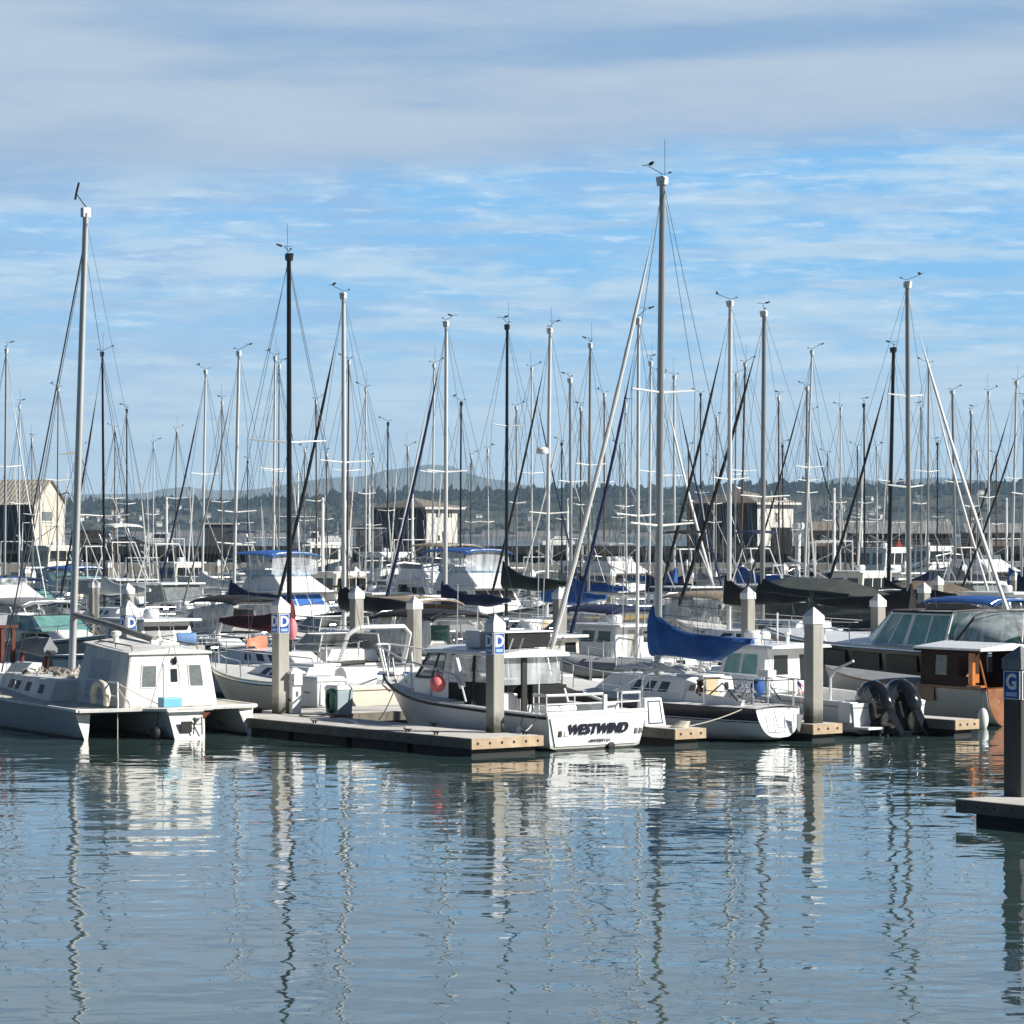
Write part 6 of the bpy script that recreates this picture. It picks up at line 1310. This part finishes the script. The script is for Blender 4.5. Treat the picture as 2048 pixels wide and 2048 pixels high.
MOTOR += [
 ('low white mastless sloop just beyond the walkway right of the cabin boat', 1380, 90, 'L', 7.8, 'sloop', dict(seed=63)),
 ('dark blue hulled launch in the gap behind the pilothouse boat', 1440, 92, 'L', 8.0, 'sloop', dict(seed=64, hm_=h_navy)),
 ('white express boat with pale arch behind the D pile left of the cabin boat', 660, 104, 'L', 8.0, 'express', dict(canvas=None, seed=65)),
 ('low white sloop without a mast between the trimaran cabin and the maroon cover', 430, 104, 'R', 8.2, 'sloop', dict(seed=66)),
 ('black hulled motor boat with dark screen left of the blue bimini cruiser', 430, 118, 'L', 8.4, 'express', dict(canvas=blackcl, seed=67, hm_=h_black)),
 ('white skiff with black outboard in the gap above the white lockers', 690, 112, 'R', 6.2, 'skiff', dict(seed=68)),
 ('green hulled cruiser with tan top in the rows behind the cabin boat roof', 880, 104, 'R', 8.4, 'express', dict(canvas=tancl, seed=69, hm_=h_green)),
 ('white sportfishing boat with black tower top behind the blue boom cover', 1400, 128, 'R', 9.0, 'fisher', dict(canvas=blackcl, seed=70)),
 ('white sportfishing boat with navy tower top left of the grey green tarp', 1540, 134, 'R', 9.0, 'fisher', dict(canvas=navycl, seed=71)),
 ('black canvas covered boat low behind the yacht windshield', 1850, 100, 'L', 8.4, 'tarped', dict(canvas=blackcl, seed=72, hm_=h_black)),
 ('white sportfishing boat with bare tower right of the white furled jib', 1960, 148, 'R', 9.0, 'fisher', dict(seed=73)),
 ('navy hulled cruiser with blue canvas beyond the trimaran bow', 60, 150, 'R', 9.0, 'express', dict(canvas=bluecl, seed=74, hm_=h_navy)),
 ('white sportfishing boat with navy tower top below the dark brown truck', 205, 160, 'R', 9.0, 'fisher', dict(canvas=blackcl, seed=75)),
 ('white trawler yacht with mast beneath the blue furled jib at centre', 840, 165, 'R', 9.5, 'trawler', dict(seed=76)),
 ('small fishing trawler with navy hull in front of the far wall at centre right', 1150, 182, 'R', 9.5, 'trawler', dict(seed=77, hm_=h_navy)),
 ('small fishing trawler with white hull right of the aqua canvas skiff', 1690, 168, 'R', 9.5, 'trawler', dict(seed=78)),
 ('small fishing trawler with red line at the right edge under the pier rail', 2030, 190, 'R', 9.5, 'trawler', dict(seed=79, hm_=hw_red)),
 ('small fishing trawler with black hull left of the dark shed', 345, 185, 'R', 9.5, 'trawler', dict(seed=80, hm_=h_black)),
]
for lb, px, D, bw, L, kd, kw in MOTOR: motorboat(lb, px, D, bw, L, kd, **kw)

# ---- inflatable dinghy, kayak, barrel, posts, loose canvas
def dinghy(p, rot, label):
    o = thing('inflatable_dinghy', label, 'dinghy', p, rot); mb = MB()
    mb.tube([(-1.6, .62, .28), (.5, .62, .30), (1.2, .45, .42), (1.62, 0, .52), (1.2, -.45, .42), (.5, -.62, .30), (-1.6, -.62, .28)], [.14, .24, .24, .22, .24, .24, .14], 10); mb.build('tube', rib, o)
    MB().loft([[(-1.4, -.5, .22), (-1.4, 0, -.05), (-1.4, .5, .22)], [(.6, -.5, .24), (.6, 0, -.02), (.6, .5, .24)], [(1.5, -.1, .4), (1.5, 0, .25), (1.5, .1, .4)]], False, smooth=True).build('hull_bottom', greycl, o)
    MB().box(-1.42, -1.36, -.45, .45, .05, .52).build('transom', gel, o); MB().box(-.3, -.05, -.5, .5, .36, .40).build('thwart', gel, o)
    tb('grab_line', roped, o, [(-1.2, .86, .34), (-.2, .88, .26), (.6, .86, .36), (1.3, .62, .46)], .015, 4)
    mb = MB(); mb.tube([(-.5, -.78, .3), (-.45, -.72, 1.0), (-.3, 0, 1.08), (-.45, .72, 1.0), (-.5, .78, .3)], .03, 6); mb.build('davit_hoop', chrome, o)
    return o
dg = dinghy(DP(10.4, 12.2, .95), ROT_L+.55, 'grey inflatable dinghy with a bent silver tube on the walkway behind the cabin boat')
tr_ = MB(); tr_.box(-1.2, -1.1, -.6, .6, -.56, .10).box(.7, .8, -.55, .55, -.56, .14).tube([(-1.15, 0, -.3), (.75, 0, -.3)], .04, 5); tro = tr_.build('dinghy_rack', woodf); tro.location = dg.location; tro.rotation_euler = dg.rotation_euler; tag(tro, 'low wooden rack under the grey inflatable dinghy', 'rack')
ky = MB(); rings = []
for i in range(13):
    t = i/12; b = .36*math.sin(math.pi*min(.97, max(.03, t)))**.7; lift = .18*abs(2*t-1)**2.5
    rings.append([(-2.1+4.2*t, b*math.cos(a), .16*math.sin(a)*(math.sin(math.pi*min(.97, max(.03, t)))**.5)+lift) for a in [2*math.pi*k/10 for k in range(10)]])
ky.loft(rings, True, True, True, True); ky.lathe([(.28, .15), (.30, .19), (.24, .19)], (0, 0, 0), 10); kyo = ky.build('kayak', yell); kyo.location = P(1215, 108, 1241); kyo.rotation_euler = (0, R(-2), .35); tag(kyo, 'yellow kayak lying on deck above the blue covered boat', 'kayak')
for dx_ in (-1, 1):
    kp = MB().tube([(0, 0, -1.0), (0, 0, -.17)], .03, 5); ko = kp.build('cradle_post', alloy, kyo); ko.location = (dx_, 0, 0)
br_ = MB().lathe([(.17, -.27), (.18, -.24), (.17, -.12), (.18, 0), (.17, .12), (.18, .24), (.17, .27)], (0, 0, 0), 14, Matrix.Rotation(R(90), 4, 'Y')); bro = br_.build('barrel', barrelb); bro.location = P(373, 84, 1278); bro.rotation_euler = (0, 0, TH-.5); tag(bro, 'pale blue plastic barrel lying on its side on deck right of the trimaran cabin', 'barrel')
bs_ = MB().box(-.5, .5, -.4, .4, -1.9, -.185); bso = bs_.build('deck_box', cream); bso.location = bro.location; bso.rotation_euler = bro.rotation_euler; tag(bso, 'cream cabin block under the pale blue barrel', 'deck box')
rw = thing('red_post_frame', 'rust red timber posts on a boat at the left edge behind the trimaran', 'posts', P(14, 82, z=0), TH)
for x in (-.45, -.15, .18): MB().box(x-.05, x+.05, -.05, .05, .8, 2.25).build('post', redw, rw)
MB().box(-.6, .3, -.08, .08, 2.25, 2.33).build('top_rail', redw, rw); MB().box(-1.5, .8, -.5, .5, -.2, 1.30).build('base', gel, rw)
gb = thing('furled_boom', 'boom with grey furled sail and frayed red lashings left of the trimaran cabin', 'boom', P(68, 82, z=0), ROT_R)
boom_cover('sail_cover', greycl, gb, .95, -.95, 2.05, 2.0, 1.52, 1.75, 3, .22, 20); tb('boom', alloy, gb, [(1.15, 0, 1.62), (-1.2, 0, 1.6)], .05, 6); tb('gallows', redw, gb, [(.7, 0, 0), (.7, 0, 1.55)], .06, 6); tb('gallows', redw, gb, [(-.7, 0, 0), (-.7, 0, 1.55)], .06, 6)
pf = hung_fender(P(584, 87.5, 1258), 'tall faded pink fender hanging beside the D pile', pinkf, .16, P(578, 87.5, 1215), 'long')
of = MB(); of.loft([[(x, .04*math.sin(9*x), .16+.03*math.sin(7*x)), (x, .05*math.cos(8*x), 0), (x, .04*math.sin(11*x), -.17-.05*math.sin(9*x)), (x, .04*math.sin(11*x)+.015, -.17-.05*math.sin(9*x)), (x, .05*math.cos(8*x)+.015, 0), (x, .04*math.sin(9*x)+.015, .16+.03*math.sin(7*x))] for x in xs(-.36, .36, 12)], True, True, True, True); ofo = of.build('orange_cloth', orangecl); ofo.location = P(513, 90, 1284); ofo.rotation_euler = (0, 0, TH); tag(ofo, 'faded orange cloth hung under the maroon sail cover', 'cloth')
FAR = [(62, 830, 195, 'R', 'thin far mast in front of the corrugated pier cabin'), (150, 845, 210, 'L', 'thin far mast just right of the trimaran mast'), (288, 838, 190, 'R', 'thin far mast above the black parked car on the pier'), (468, 872, 215, 'R', 'short far mast right of the cream mast'), (574, 850, 185, 'L', 'far mast between the tall black mast and the green netted gantry'), (618, 858, 205, 'R', 'far mast behind the white truck on the pier'), (703, 868, 190, 'L', 'far mast at the left corner of the two storey pier house'), (730, 800, 168, 'R', 'brownish far mast in front of the two storey pier house'), (770, 846, 186, 'R', 'far mast just right of the two storey house middle'), (888, 862, 200, 'L', 'far mast right of the white wall of the two storey house'), (922, 850, 178, 'R', 'far mast left of the plain black mast'), (1060, 838, 184, 'L', 'far mast left of the parked white car'), (1168, 842, 190, 'R', 'far mast beneath the rope wrapped jib'), (1300, 848, 182, 'R', 'far mast at the left corner of the large dark shed'), (1346, 868, 205, 'L', 'far mast in front of the large dark shed'), (1478, 842, 188, 'R', 'far mast before the white end wall of the large shed'), (1562, 858, 200, 'L', 'far mast right of the radar pole'), (1616, 845, 192, 'R', 'left one of two dark topped far masts by the fishing gantry'), (1655, 846, 192, 'R', 'right one of two dark topped far masts by the fishing gantry'), (1768, 838, 180, 'L', 'far mast right of the thick grey mast'), (1846, 855, 198, 'R', 'far mast between the two long furled jibs at right'), (1880, 862, 188, 'L', 'far mast left of the white mast near the right edge')]
FAR += [(35, 768, 160, 'L', 'dark far mast between the left edge and the trimaran mast'), (240, 775, 165, 'R', 'far mast above the pier car left of the cream mast'), (418, 760, 160, 'R', 'dark far mast left of the cream mast'), (598, 758, 160, 'R', 'far mast right of the tall black mast stays'), (690, 735, 158, 'L', 'dark far mast right of the white mast with black jib'), (868, 762, 160, 'R', 'far mast right of the white house wall'), (975, 770, 165, 'L', 'far mast right of the plain black mast'), (1095, 772, 166, 'L', 'dark far mast right of the stout silver mast'), (1182, 765, 160, 'R', 'far mast left of the tallest mast'), (1322, 745, 160, 'L', 'far mast left of the bright mast with black jib'), (1350, 790, 170, 'R', 'pale far mast over the large shed roof'), (1470, 752, 162, 'L', 'dark far mast right of the thick grey mast stays'), (1585, 772, 166, 'R', 'far mast between the radar pole and the fishing gantry'), (1632, 765, 164, 'L', 'far mast left of the black mast and its jib'), (1738, 772, 166, 'R', 'dark far mast right of the long white jib head'), (1830, 778, 166, 'L', 'far mast under the foot of the long white jib'), (1866, 742, 160, 'R', 'far mast left of the white mast at right')]
for i, (x, yt, D, bw, lb) in enumerate(FAR): sailboat('small sailboat with '+lb, x, x+((i*7) % 5-2), yt, D, bw, 7.2+(i % 3)*.5, None, (alloyg, brownm, alloyw, blackm)[i % 4], .055, None, .03, (whitecl, navycl, None, greycl)[i % 4], (.5,), .6, None, 41+i)

# ================================================================ wharf, buildings, vehicles
PD, PZ = 380.0, 2.75
dwood = mat('creosoted_wood', (.030, .026, .022), .9, var=.4, scale=.8)
pr = thing('wharf', 'long dark timber wharf on pilings across the back of the harbour', 'pier', (0, PD, 0))
MB().box(-75, 75, 0, 16, PZ-.35, PZ).build('deck', mat('wharf_deck', (.10, .09, .08), .95, var=.3, scale=.5), pr)
MB().box(-75, 75, -.25, 0, PZ-.75, PZ+.25).build('fascia', dwood, pr); MB().box(-75, 75, 1.2, 1.5, .9, PZ-.4).build('bracing', dwood, pr)
pm = MB().tube([(0, 0, -2), (0, 0, PZ-.3)], [.22, .20], 7)
p0 = pm.build('piling', dwood, pr)
for i in range(72):
    q = p0 if i == 0 else p0.copy()
    if i: col.objects.link(q); q.parent = pr
    q.location = (-74+i*2.08+rnd.uniform(-.2, .2), .4+rnd.uniform(-.1, .1), rnd.uniform(-.1, .1)); q.rotation_euler = (rnd.uniform(-.03, .03), rnd.uniform(-.04, .04), 0)
for a, b in ((-68, -44), (40, 74)):
    mb = MB()
    for z in (.35, .7, 1.05): mb.box(a, b, .05, .12, PZ+z, PZ+z+.07)
    x = a
    while x <= b: mb.box(x-.05, x+.05, .02, .14, PZ, PZ+1.12); x += 2
    mb.build('railing', mat('grey_rail_wood', (.20, .19, .17), .9, var=.2), pr)
bw_ = thing('breakwater_wall', 'long pale concrete wave wall on dark piles before the wharf', 'wall', (0, 262, 0))
mb = MB(); x = -49
while x < 49: mb.box(x+.015, x+5.985, 0, .4, .75, 2.07-.02*((int(x)//6) % 2)); x += 6
mb.build('panel', mat('wave_wall_concrete', (.36, .33, .27), .95, var=.15, dirt=.35, scale=.6, streak=True), bw_)
mb = MB(); x = -49
while x < 50: mb.box(x-.2, x+.2, .42, .8, -1, 1.9); x += 3
mb.box(-49, 49, .5, .6, -.5, .76); mb.build('pile_row', dwood, bw_)

def ppt(px, D=386, z=PZ): return P(px, D, z=z)
def roof_hip(o, x0, x1, y0, y1, z, h, ov, m, rl=.5):
    cx, cy = (x0+x1)/2, (y0+y1)/2; L = (x1-x0)*rl/2; mb = MB()
    A = [(x0-ov, y0-ov, z), (x1+ov, y0-ov, z), (x1+ov, y1+ov, z), (x0-ov, y1+ov, z)]; A2 = [(a, b, z+.22) for a, b, c in A]
    mb.add(A+A2+[(cx-L, cy, z+h), (cx+L, cy, z+h)], [(0, 3, 2, 1), (0, 1, 5, 4), (1, 2, 6, 5), (2, 3, 7, 6), (3, 0, 4, 7), (4, 5, 9, 8), (5, 6, 9), (6, 7, 8, 9), (7, 4, 8)])
    return mb.build('roof', m, o)
shingle = mat('brown_grey_shingles', (.26, .225, .185), .95, var=.25, dirt=.3, scale=1.2)
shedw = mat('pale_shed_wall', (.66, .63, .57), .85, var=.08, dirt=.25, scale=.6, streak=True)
darkw = mat('dark_and_shade_wall', (.075, .08, .09), .9, var=.2, dirt=.2, scale=.5, streak=True)  # dark huts, and the shade painted on the houses' left walls
def pier_house(name, label, px, wl, wr, h, rh, D=386, dark=True):
    """its nearest corner at px; wl the length of the face running away left, wr of the lit face running right"""
    p = ppt(px, D); o = thing(name, label, 'building', (p.x, p.y, PZ), TH)
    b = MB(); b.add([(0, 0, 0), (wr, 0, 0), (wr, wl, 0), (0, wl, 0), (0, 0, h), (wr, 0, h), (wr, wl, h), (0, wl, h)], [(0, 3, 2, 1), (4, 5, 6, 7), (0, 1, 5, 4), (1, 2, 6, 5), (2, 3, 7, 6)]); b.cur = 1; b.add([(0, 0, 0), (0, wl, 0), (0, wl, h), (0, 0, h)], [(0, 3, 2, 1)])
    b.build('wall', [shedw, darkw if dark else shedw], o); roof_hip(o, 0, wr, 0, wl, h, rh, .7, shingle, .05)  # the left wall's shade is put in as a dark colour
    MB().box(-.72, wr+.72, -.74, -.70, h-.05, h+.24).build('gutter_board', shedw, o)
    return o
b2 = pier_house('wharf_house', 'two storey wharf house with brown hip roof, shade-dark side and white end wall', 853, 12.5, 4.9, 5.0, 1.5)
for x in (1.55, 1.95, 3.4, 3.8): MB().box(x, x+.22, -.03, .05, 3.9, 4.7).build('window', glassm, b2)
MB().box(1.6, 2.1, -.03, .05, .9, 1.6).build('window', glassm, b2); MB().box(2.5, 3.4, -.04, .05, 0, 2.1).build('door', darkw, b2); MB().box(-.05, .05, 3.0, 4.6, 1.6, 2.8).build('window', glassm, b2)
b3 = pier_house('wharf_shed', 'large wharf shed with brown hip roof, shade-dark side and white end wall', 1515, 14, 6.2, 5.6, 1.9)
for x in (3.1, 3.5): MB().box(x, x+.24, -.03, .05, 3.3, 4.5).build('window', glassm, b3)
MB().box(-.05, .05, 6.5, 8.0, 2.2, 3.4).build('shutter', dwood, b3); MB().lathe([(.35, -.05), (.35, .05)], (3.0, 0, 2.3), 12, Matrix.Rotation(R(90), 4, 'X')).build('round_vent', dwood, b3)
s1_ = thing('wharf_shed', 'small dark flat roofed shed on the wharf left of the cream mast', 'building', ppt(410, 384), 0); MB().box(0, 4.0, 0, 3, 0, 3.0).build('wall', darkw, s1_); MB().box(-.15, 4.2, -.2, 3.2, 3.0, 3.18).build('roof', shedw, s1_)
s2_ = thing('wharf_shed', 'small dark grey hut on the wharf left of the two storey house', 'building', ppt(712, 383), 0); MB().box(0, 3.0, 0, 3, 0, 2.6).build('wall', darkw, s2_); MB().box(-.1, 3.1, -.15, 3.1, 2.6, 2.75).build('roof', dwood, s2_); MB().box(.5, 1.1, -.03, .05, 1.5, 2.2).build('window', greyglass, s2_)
# corrugated cabin at left
cb = thing('wharf_cabin', 'corrugated cream roofed cabin with weathered gable at the left edge', 'building', P(69, 334, z=PZ), R(-25))
corr = mat('corrugated_cream_roof', (.56, .50, .40), .7, var=.12, dirt=.45, dirtc=(.30, .19, .10), scale=.7)
W_, L_, hE, hR = 6.0, 14.0, 5.3, 7.9
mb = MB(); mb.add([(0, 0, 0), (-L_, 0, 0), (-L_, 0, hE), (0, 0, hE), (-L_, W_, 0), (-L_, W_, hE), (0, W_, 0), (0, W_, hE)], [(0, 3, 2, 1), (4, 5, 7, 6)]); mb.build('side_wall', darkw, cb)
mb = MB(); mb.add([(0, 0, 0), (0, W_, 0), (0, W_, hE), (0, W_/2, hR), (0, 0, hE)], [(0, 1, 2, 3, 4)]); mb.prism([(0, 0, 2.7), (0, W_, 2.7), (0, W_, 2.82), (0, 0, 2.82)], (.06, 0, 0)); gw = mb.build('gable_wall', mat('rusty_cream_boards', (.55, .50, .42), .9, var=.15, dirt=.6, dirtc=(.28, .18, .10), scale=.9, streak=True), cb)
mb = MB(); n = 56
for sgn, y0, y1 in ((1, -.4, W_/2), (-1, W_+.4, W_/2)):
    lo = []; hi = []
    for i in range(n+1): x = .35-(L_+.35)*i/n; d = .05*(i % 2); lo.append((x, y0, hE-.25+d)); hi.append((x, y1, hR+.02+d))
    mb.loft([lo, hi], False)
mb.build('roof', corr, cb)
MB().box(.0, .05, 1.4, 3.4, 3.3, 4.3).build('window', greyglass, cb); MB().box(.02, .10, 1.2, 3.6, 3.15, 3.28).build('window_sill', shedw, cb); tb('lamp_arm', dwood, cb, [(0, 5.0, 6.2), (.9, 5.2, 6.5), (1.3, 5.3, 6.2)], .08, 5)
# low buildings at right
for px, D, w_, d_, h_, rh, lb in ((1705, 392, 13.0, 6, 1.9, 1.5, 'long low building with pale grey roof behind the black masts on the wharf'), (1622, 398, 4.6, 5, 2.3, 1.0, 'small low tan building right of the large wharf shed'), (1935, 396, 8, 6, 2.0, 1.1, 'low grey roofed building on the wharf near the right edge')):
    o = thing('wharf_building', lb, 'building', ppt(px, D), 0); MB().box(0, w_, 0, d_, 0, h_).build('wall', dwood if w_ > 10 else mat('tan_wall', (.33, .28, .22), .9, var=.15), o)
    MB().prism([(-.3, -.5, h_-.1), (w_+.3, -.5, h_-.1), (w_+.3, d_*.5, h_+rh), (-.3, d_*.5, h_+rh)], (0, .05, .12)).build('roof', mat('pale_grey_roof', (.25, .25, .245), .9, var=.2, dirt=.3, scale=.5) if w_ > 6 else shingle, o)
    k_ = MB(); x = .6
    while x < w_-.8: k_ = MB().box(x, x+.7, -.03, .04, .9, 1.6).build('window', glassm, o); x += 2.4
# vehicles
tyre = mat('tyre', (.012, .012, .012), .8)
def wheels(o, xs_, y0, y1, r=.36):
    for x in xs_:
        for y in (y0, y1):
            q = MB().lathe([(r*.6, -.11), (r, -.09), (r, .09), (r*.6, .11)], (x, y, r), 14, Matrix.Rotation(R(90), 4, 'X')).build('wheel', tyre, o); MB().lathe([(r*.5, -.12), (r*.5, .12)], (x, y, r), 10, Matrix.Rotation(R(90), 4, 'X')).build('rim', alloy, q)
def car(px, label, m, rz, D=383.5, van=False):
    o = thing('parked_van' if van else 'parked_car', label, 'van' if van else 'car', ppt(px, D), rz, 'vehicles parked on the wharf'); h = 1.95 if van else 1.45
    prof = [(-2.2, .35), (-2.25, .8), (-2.0, .95), (-1.6 if not van else -2.1, h*.98), (.4 if not van else 1.0, h), (1.15 if not van else 1.6, .98), (2.1, .82), (2.25, .55), (2.2, .35)]
    b = MB(); b.loft([[(x, -.86*(.84 if z > 1.1 else 1), z) for x, z in prof], [(x, .86*(.84 if z > 1.1 else 1), z) for x, z in prof]], True, True, True); b.build('body', m, o, .06)
    top = h-.10
    for y in (-.875, .875):
        qd = [(-1.7, y*.99, 1.0), (.75, y*.99, 1.0), (.25, y*.86, top), (-1.45, y*.86, top)]
        if y > 0: qd = [qd[1], qd[0], qd[3], qd[2]]
        MB().panel(qd, .02, .48, .05, .92, .02, .04).build('window', glassm, o); MB().panel(qd, .52, .98, .05, .92, .02, .04).build('window', glassm, o)
    MB().panel([(1.2 if not van else 1.62, -.72, 1.0), (1.2 if not van else 1.62, .72, 1.0), (.5 if not van else 1.08, .66, top), (.5 if not van else 1.08, -.66, top)], .05, .95, .05, .95, .03, .05).build('windscreen', glassm, o)
    wheels(o, (-1.4, 1.4), -.80, .80, .33)
    for y in (-.6, .6): MB().box(2.2, 2.27, y-.15, y+.15, .6, .75).build('headlight', capm, o)
    return o
def truck(px, label, mc, mbx, rz, D=384):
    o = thing('parked_truck', label, 'truck', ppt(px, D), rz, 'vehicles parked on the wharf')
    c = MB().hexa([Vector(p) for p in ((.9, -.95, .5), (2.6, -.95, .5), (2.6, .95, .5), (.9, .95, .5), (.9, -.9, 2.1), (1.9, -.9, 2.1), (1.9, .9, 2.1), (.9, .9, 2.1))]).build('cab', mc, o, .08)
    for y, sg in ((-.96, 1), (.96, -1)):
        qd = [(1.0, y, 1.25), (2.2, y, 1.25), (1.85, y*.96, 1.95), (1.0, y*.96, 1.95)]
        if y > 0: qd = [qd[1], qd[0], qd[3], qd[2]]
        MB().panel(qd, .05, .95, 0, 1, .02, .04).build('window', glassm, c)
    MB().panel([(2.32, -.8, 1.2), (2.32, .8, 1.2), (1.95, .76, 2.0), (1.95, -.76, 2.0)], 0, 1, 0, 1, .03, .05).build('windscreen', glassm, c)
    MB().box(-2.8, .8, -1.05, 1.05, .75, 2.3 if mbx is not mc else 1.5).build('cargo_box', mbx, o, .05); MB().box(-2.7, 2.5, -.6, .6, .4, .74).build('chassis', tyre, o); wheels(o, (-1.8, 1.75), -.85, .85, .42)
    return o
wcar = mat('white_car_paint', (.78, .78, .77), .2, var=.02, coat=.5); kcar = mat('black_car_paint', (.012, .012, .014), .15, var=.05, coat=.6)
car(1112, 'white car parked on the wharf between two white masts', wcar, R(200)); car(258, 'black car parked on the wharf left of the white van', kcar, R(20)); car(312, 'white van parked on the wharf right of the black car', wcar, R(185), 384.5, True)
car(1715, 'dark car parked on the wharf below the long grey roof', kcar, R(10), 382.6)
truck(648, 'white flatbed truck parked on the wharf left of the two storey house', wcar, wcar, R(195)); truck(188, 'truck with white cab and dark brown box parked by the corrugated cabin', wcar, mat('dark_brown_box', (.045, .038, .028), .8, var=.2), R(5))
tk = thing('covered_tank', 'black tarpaulin covered dome standing by the white shed wall', 'tank', ppt(1563, 383), 0)
MB().loft([[(x, 1.3*math.cos(a), 2.6*math.sin(a)**.7) for a in xs(0.001, math.pi-.001, 9)] for x in (-1.3, -1.1, 1.1, 1.3)], False, True, True, True).build('cover', blackcl, tk)
# gulls on the roof
def gull(p, label):
    b = MB(); b.ball((0, 0, .16), (.20, .10, .10), 9, 6); b.ball((.19, 0, .29), (.07, .06, .06), 8, 5); b.tube([(.24, 0, .28), (.33, 0, .26)], [.02, .006], 5); b.tube([(.08, 0, .18), (.17, 0, .28)], [.06, .05], 6); b.tube([(-.15, 0, .17), (-.36, 0, .15)], [.06, .015], 6); b.tube([(.02, .04, .09), (.03, .04, 0)], .01, 4); b.tube([(.02, -.04, .09), (.03, -.04, 0)], .01, 4)
    o = b.build('gull', mat('gull_white', (.80, .80, .78), .7)); o.location = p; o.scale = (1.6, 1.6, 1.6); o.rotation_euler = (0, 0, R(200)); tag(o, label, 'bird'); return o
_R3 = Matrix.Rotation(TH, 3, 'Z')
def on_b3(x, y, z): return b3.location+_R3 @ Vector((x, y, z))
gull(on_b3(-.6, 12.5, 5.85), 'white gull on the left eave of the large wharf shed'); gull(on_b3(3.1, 7.2, 7.5), 'white gull on the roof peak of the large wharf shed'); gull(on_b3(5.0, .5, 6.05), 'white gull on the right corner of the large wharf shed roof')
# radar pole
rp = thing('radar_pole', 'white pole carrying a white radar scanner left of the stout grey mast', 'radar pole', P(1592, 150, z=0))
MB().tube([(0, 0, -.6), (.12, 0, 5.0)], [.16, .13], 8).build('pole', alloyw, rp); MB().lathe([(.24, 0), (.30, .06), (.30, .26), (.22, .32)], (.12, 0, 5.0), 12).build('radar_dome', gel, rp); MB().box(-.25, .5, -.3, .3, 4.94, 5.0).build('platform', gel, rp)
f2 = MB(); f2.loft([[(-.02, -.06, 0), (.02, -.06, 0), (.02, .06, 0), (-.02, .06, 0)], [(-.25, -.08, -.7), (.2, -.05, -.7), (.24, .08, -.7), (-.2, .10, -.7)], [(-.15, -.06, -1.2), (.30, -.04, -1.15), (.3, .05, -1.15), (-.12, .07, -1.2)]], True, True, True, True)
fo2 = f2.build('signal_flag', mat('signal_red', (.65, .07, .04), .8, var=.15)); fo2.location = P(1798, 222, 1079); tag(fo2, 'bright red furled flag on a pole right of the black mast', 'flag'); tb('flagpole', alloyw, fo2, [(0, 0, -6.2), (0, 0, .6)], .03, 5)
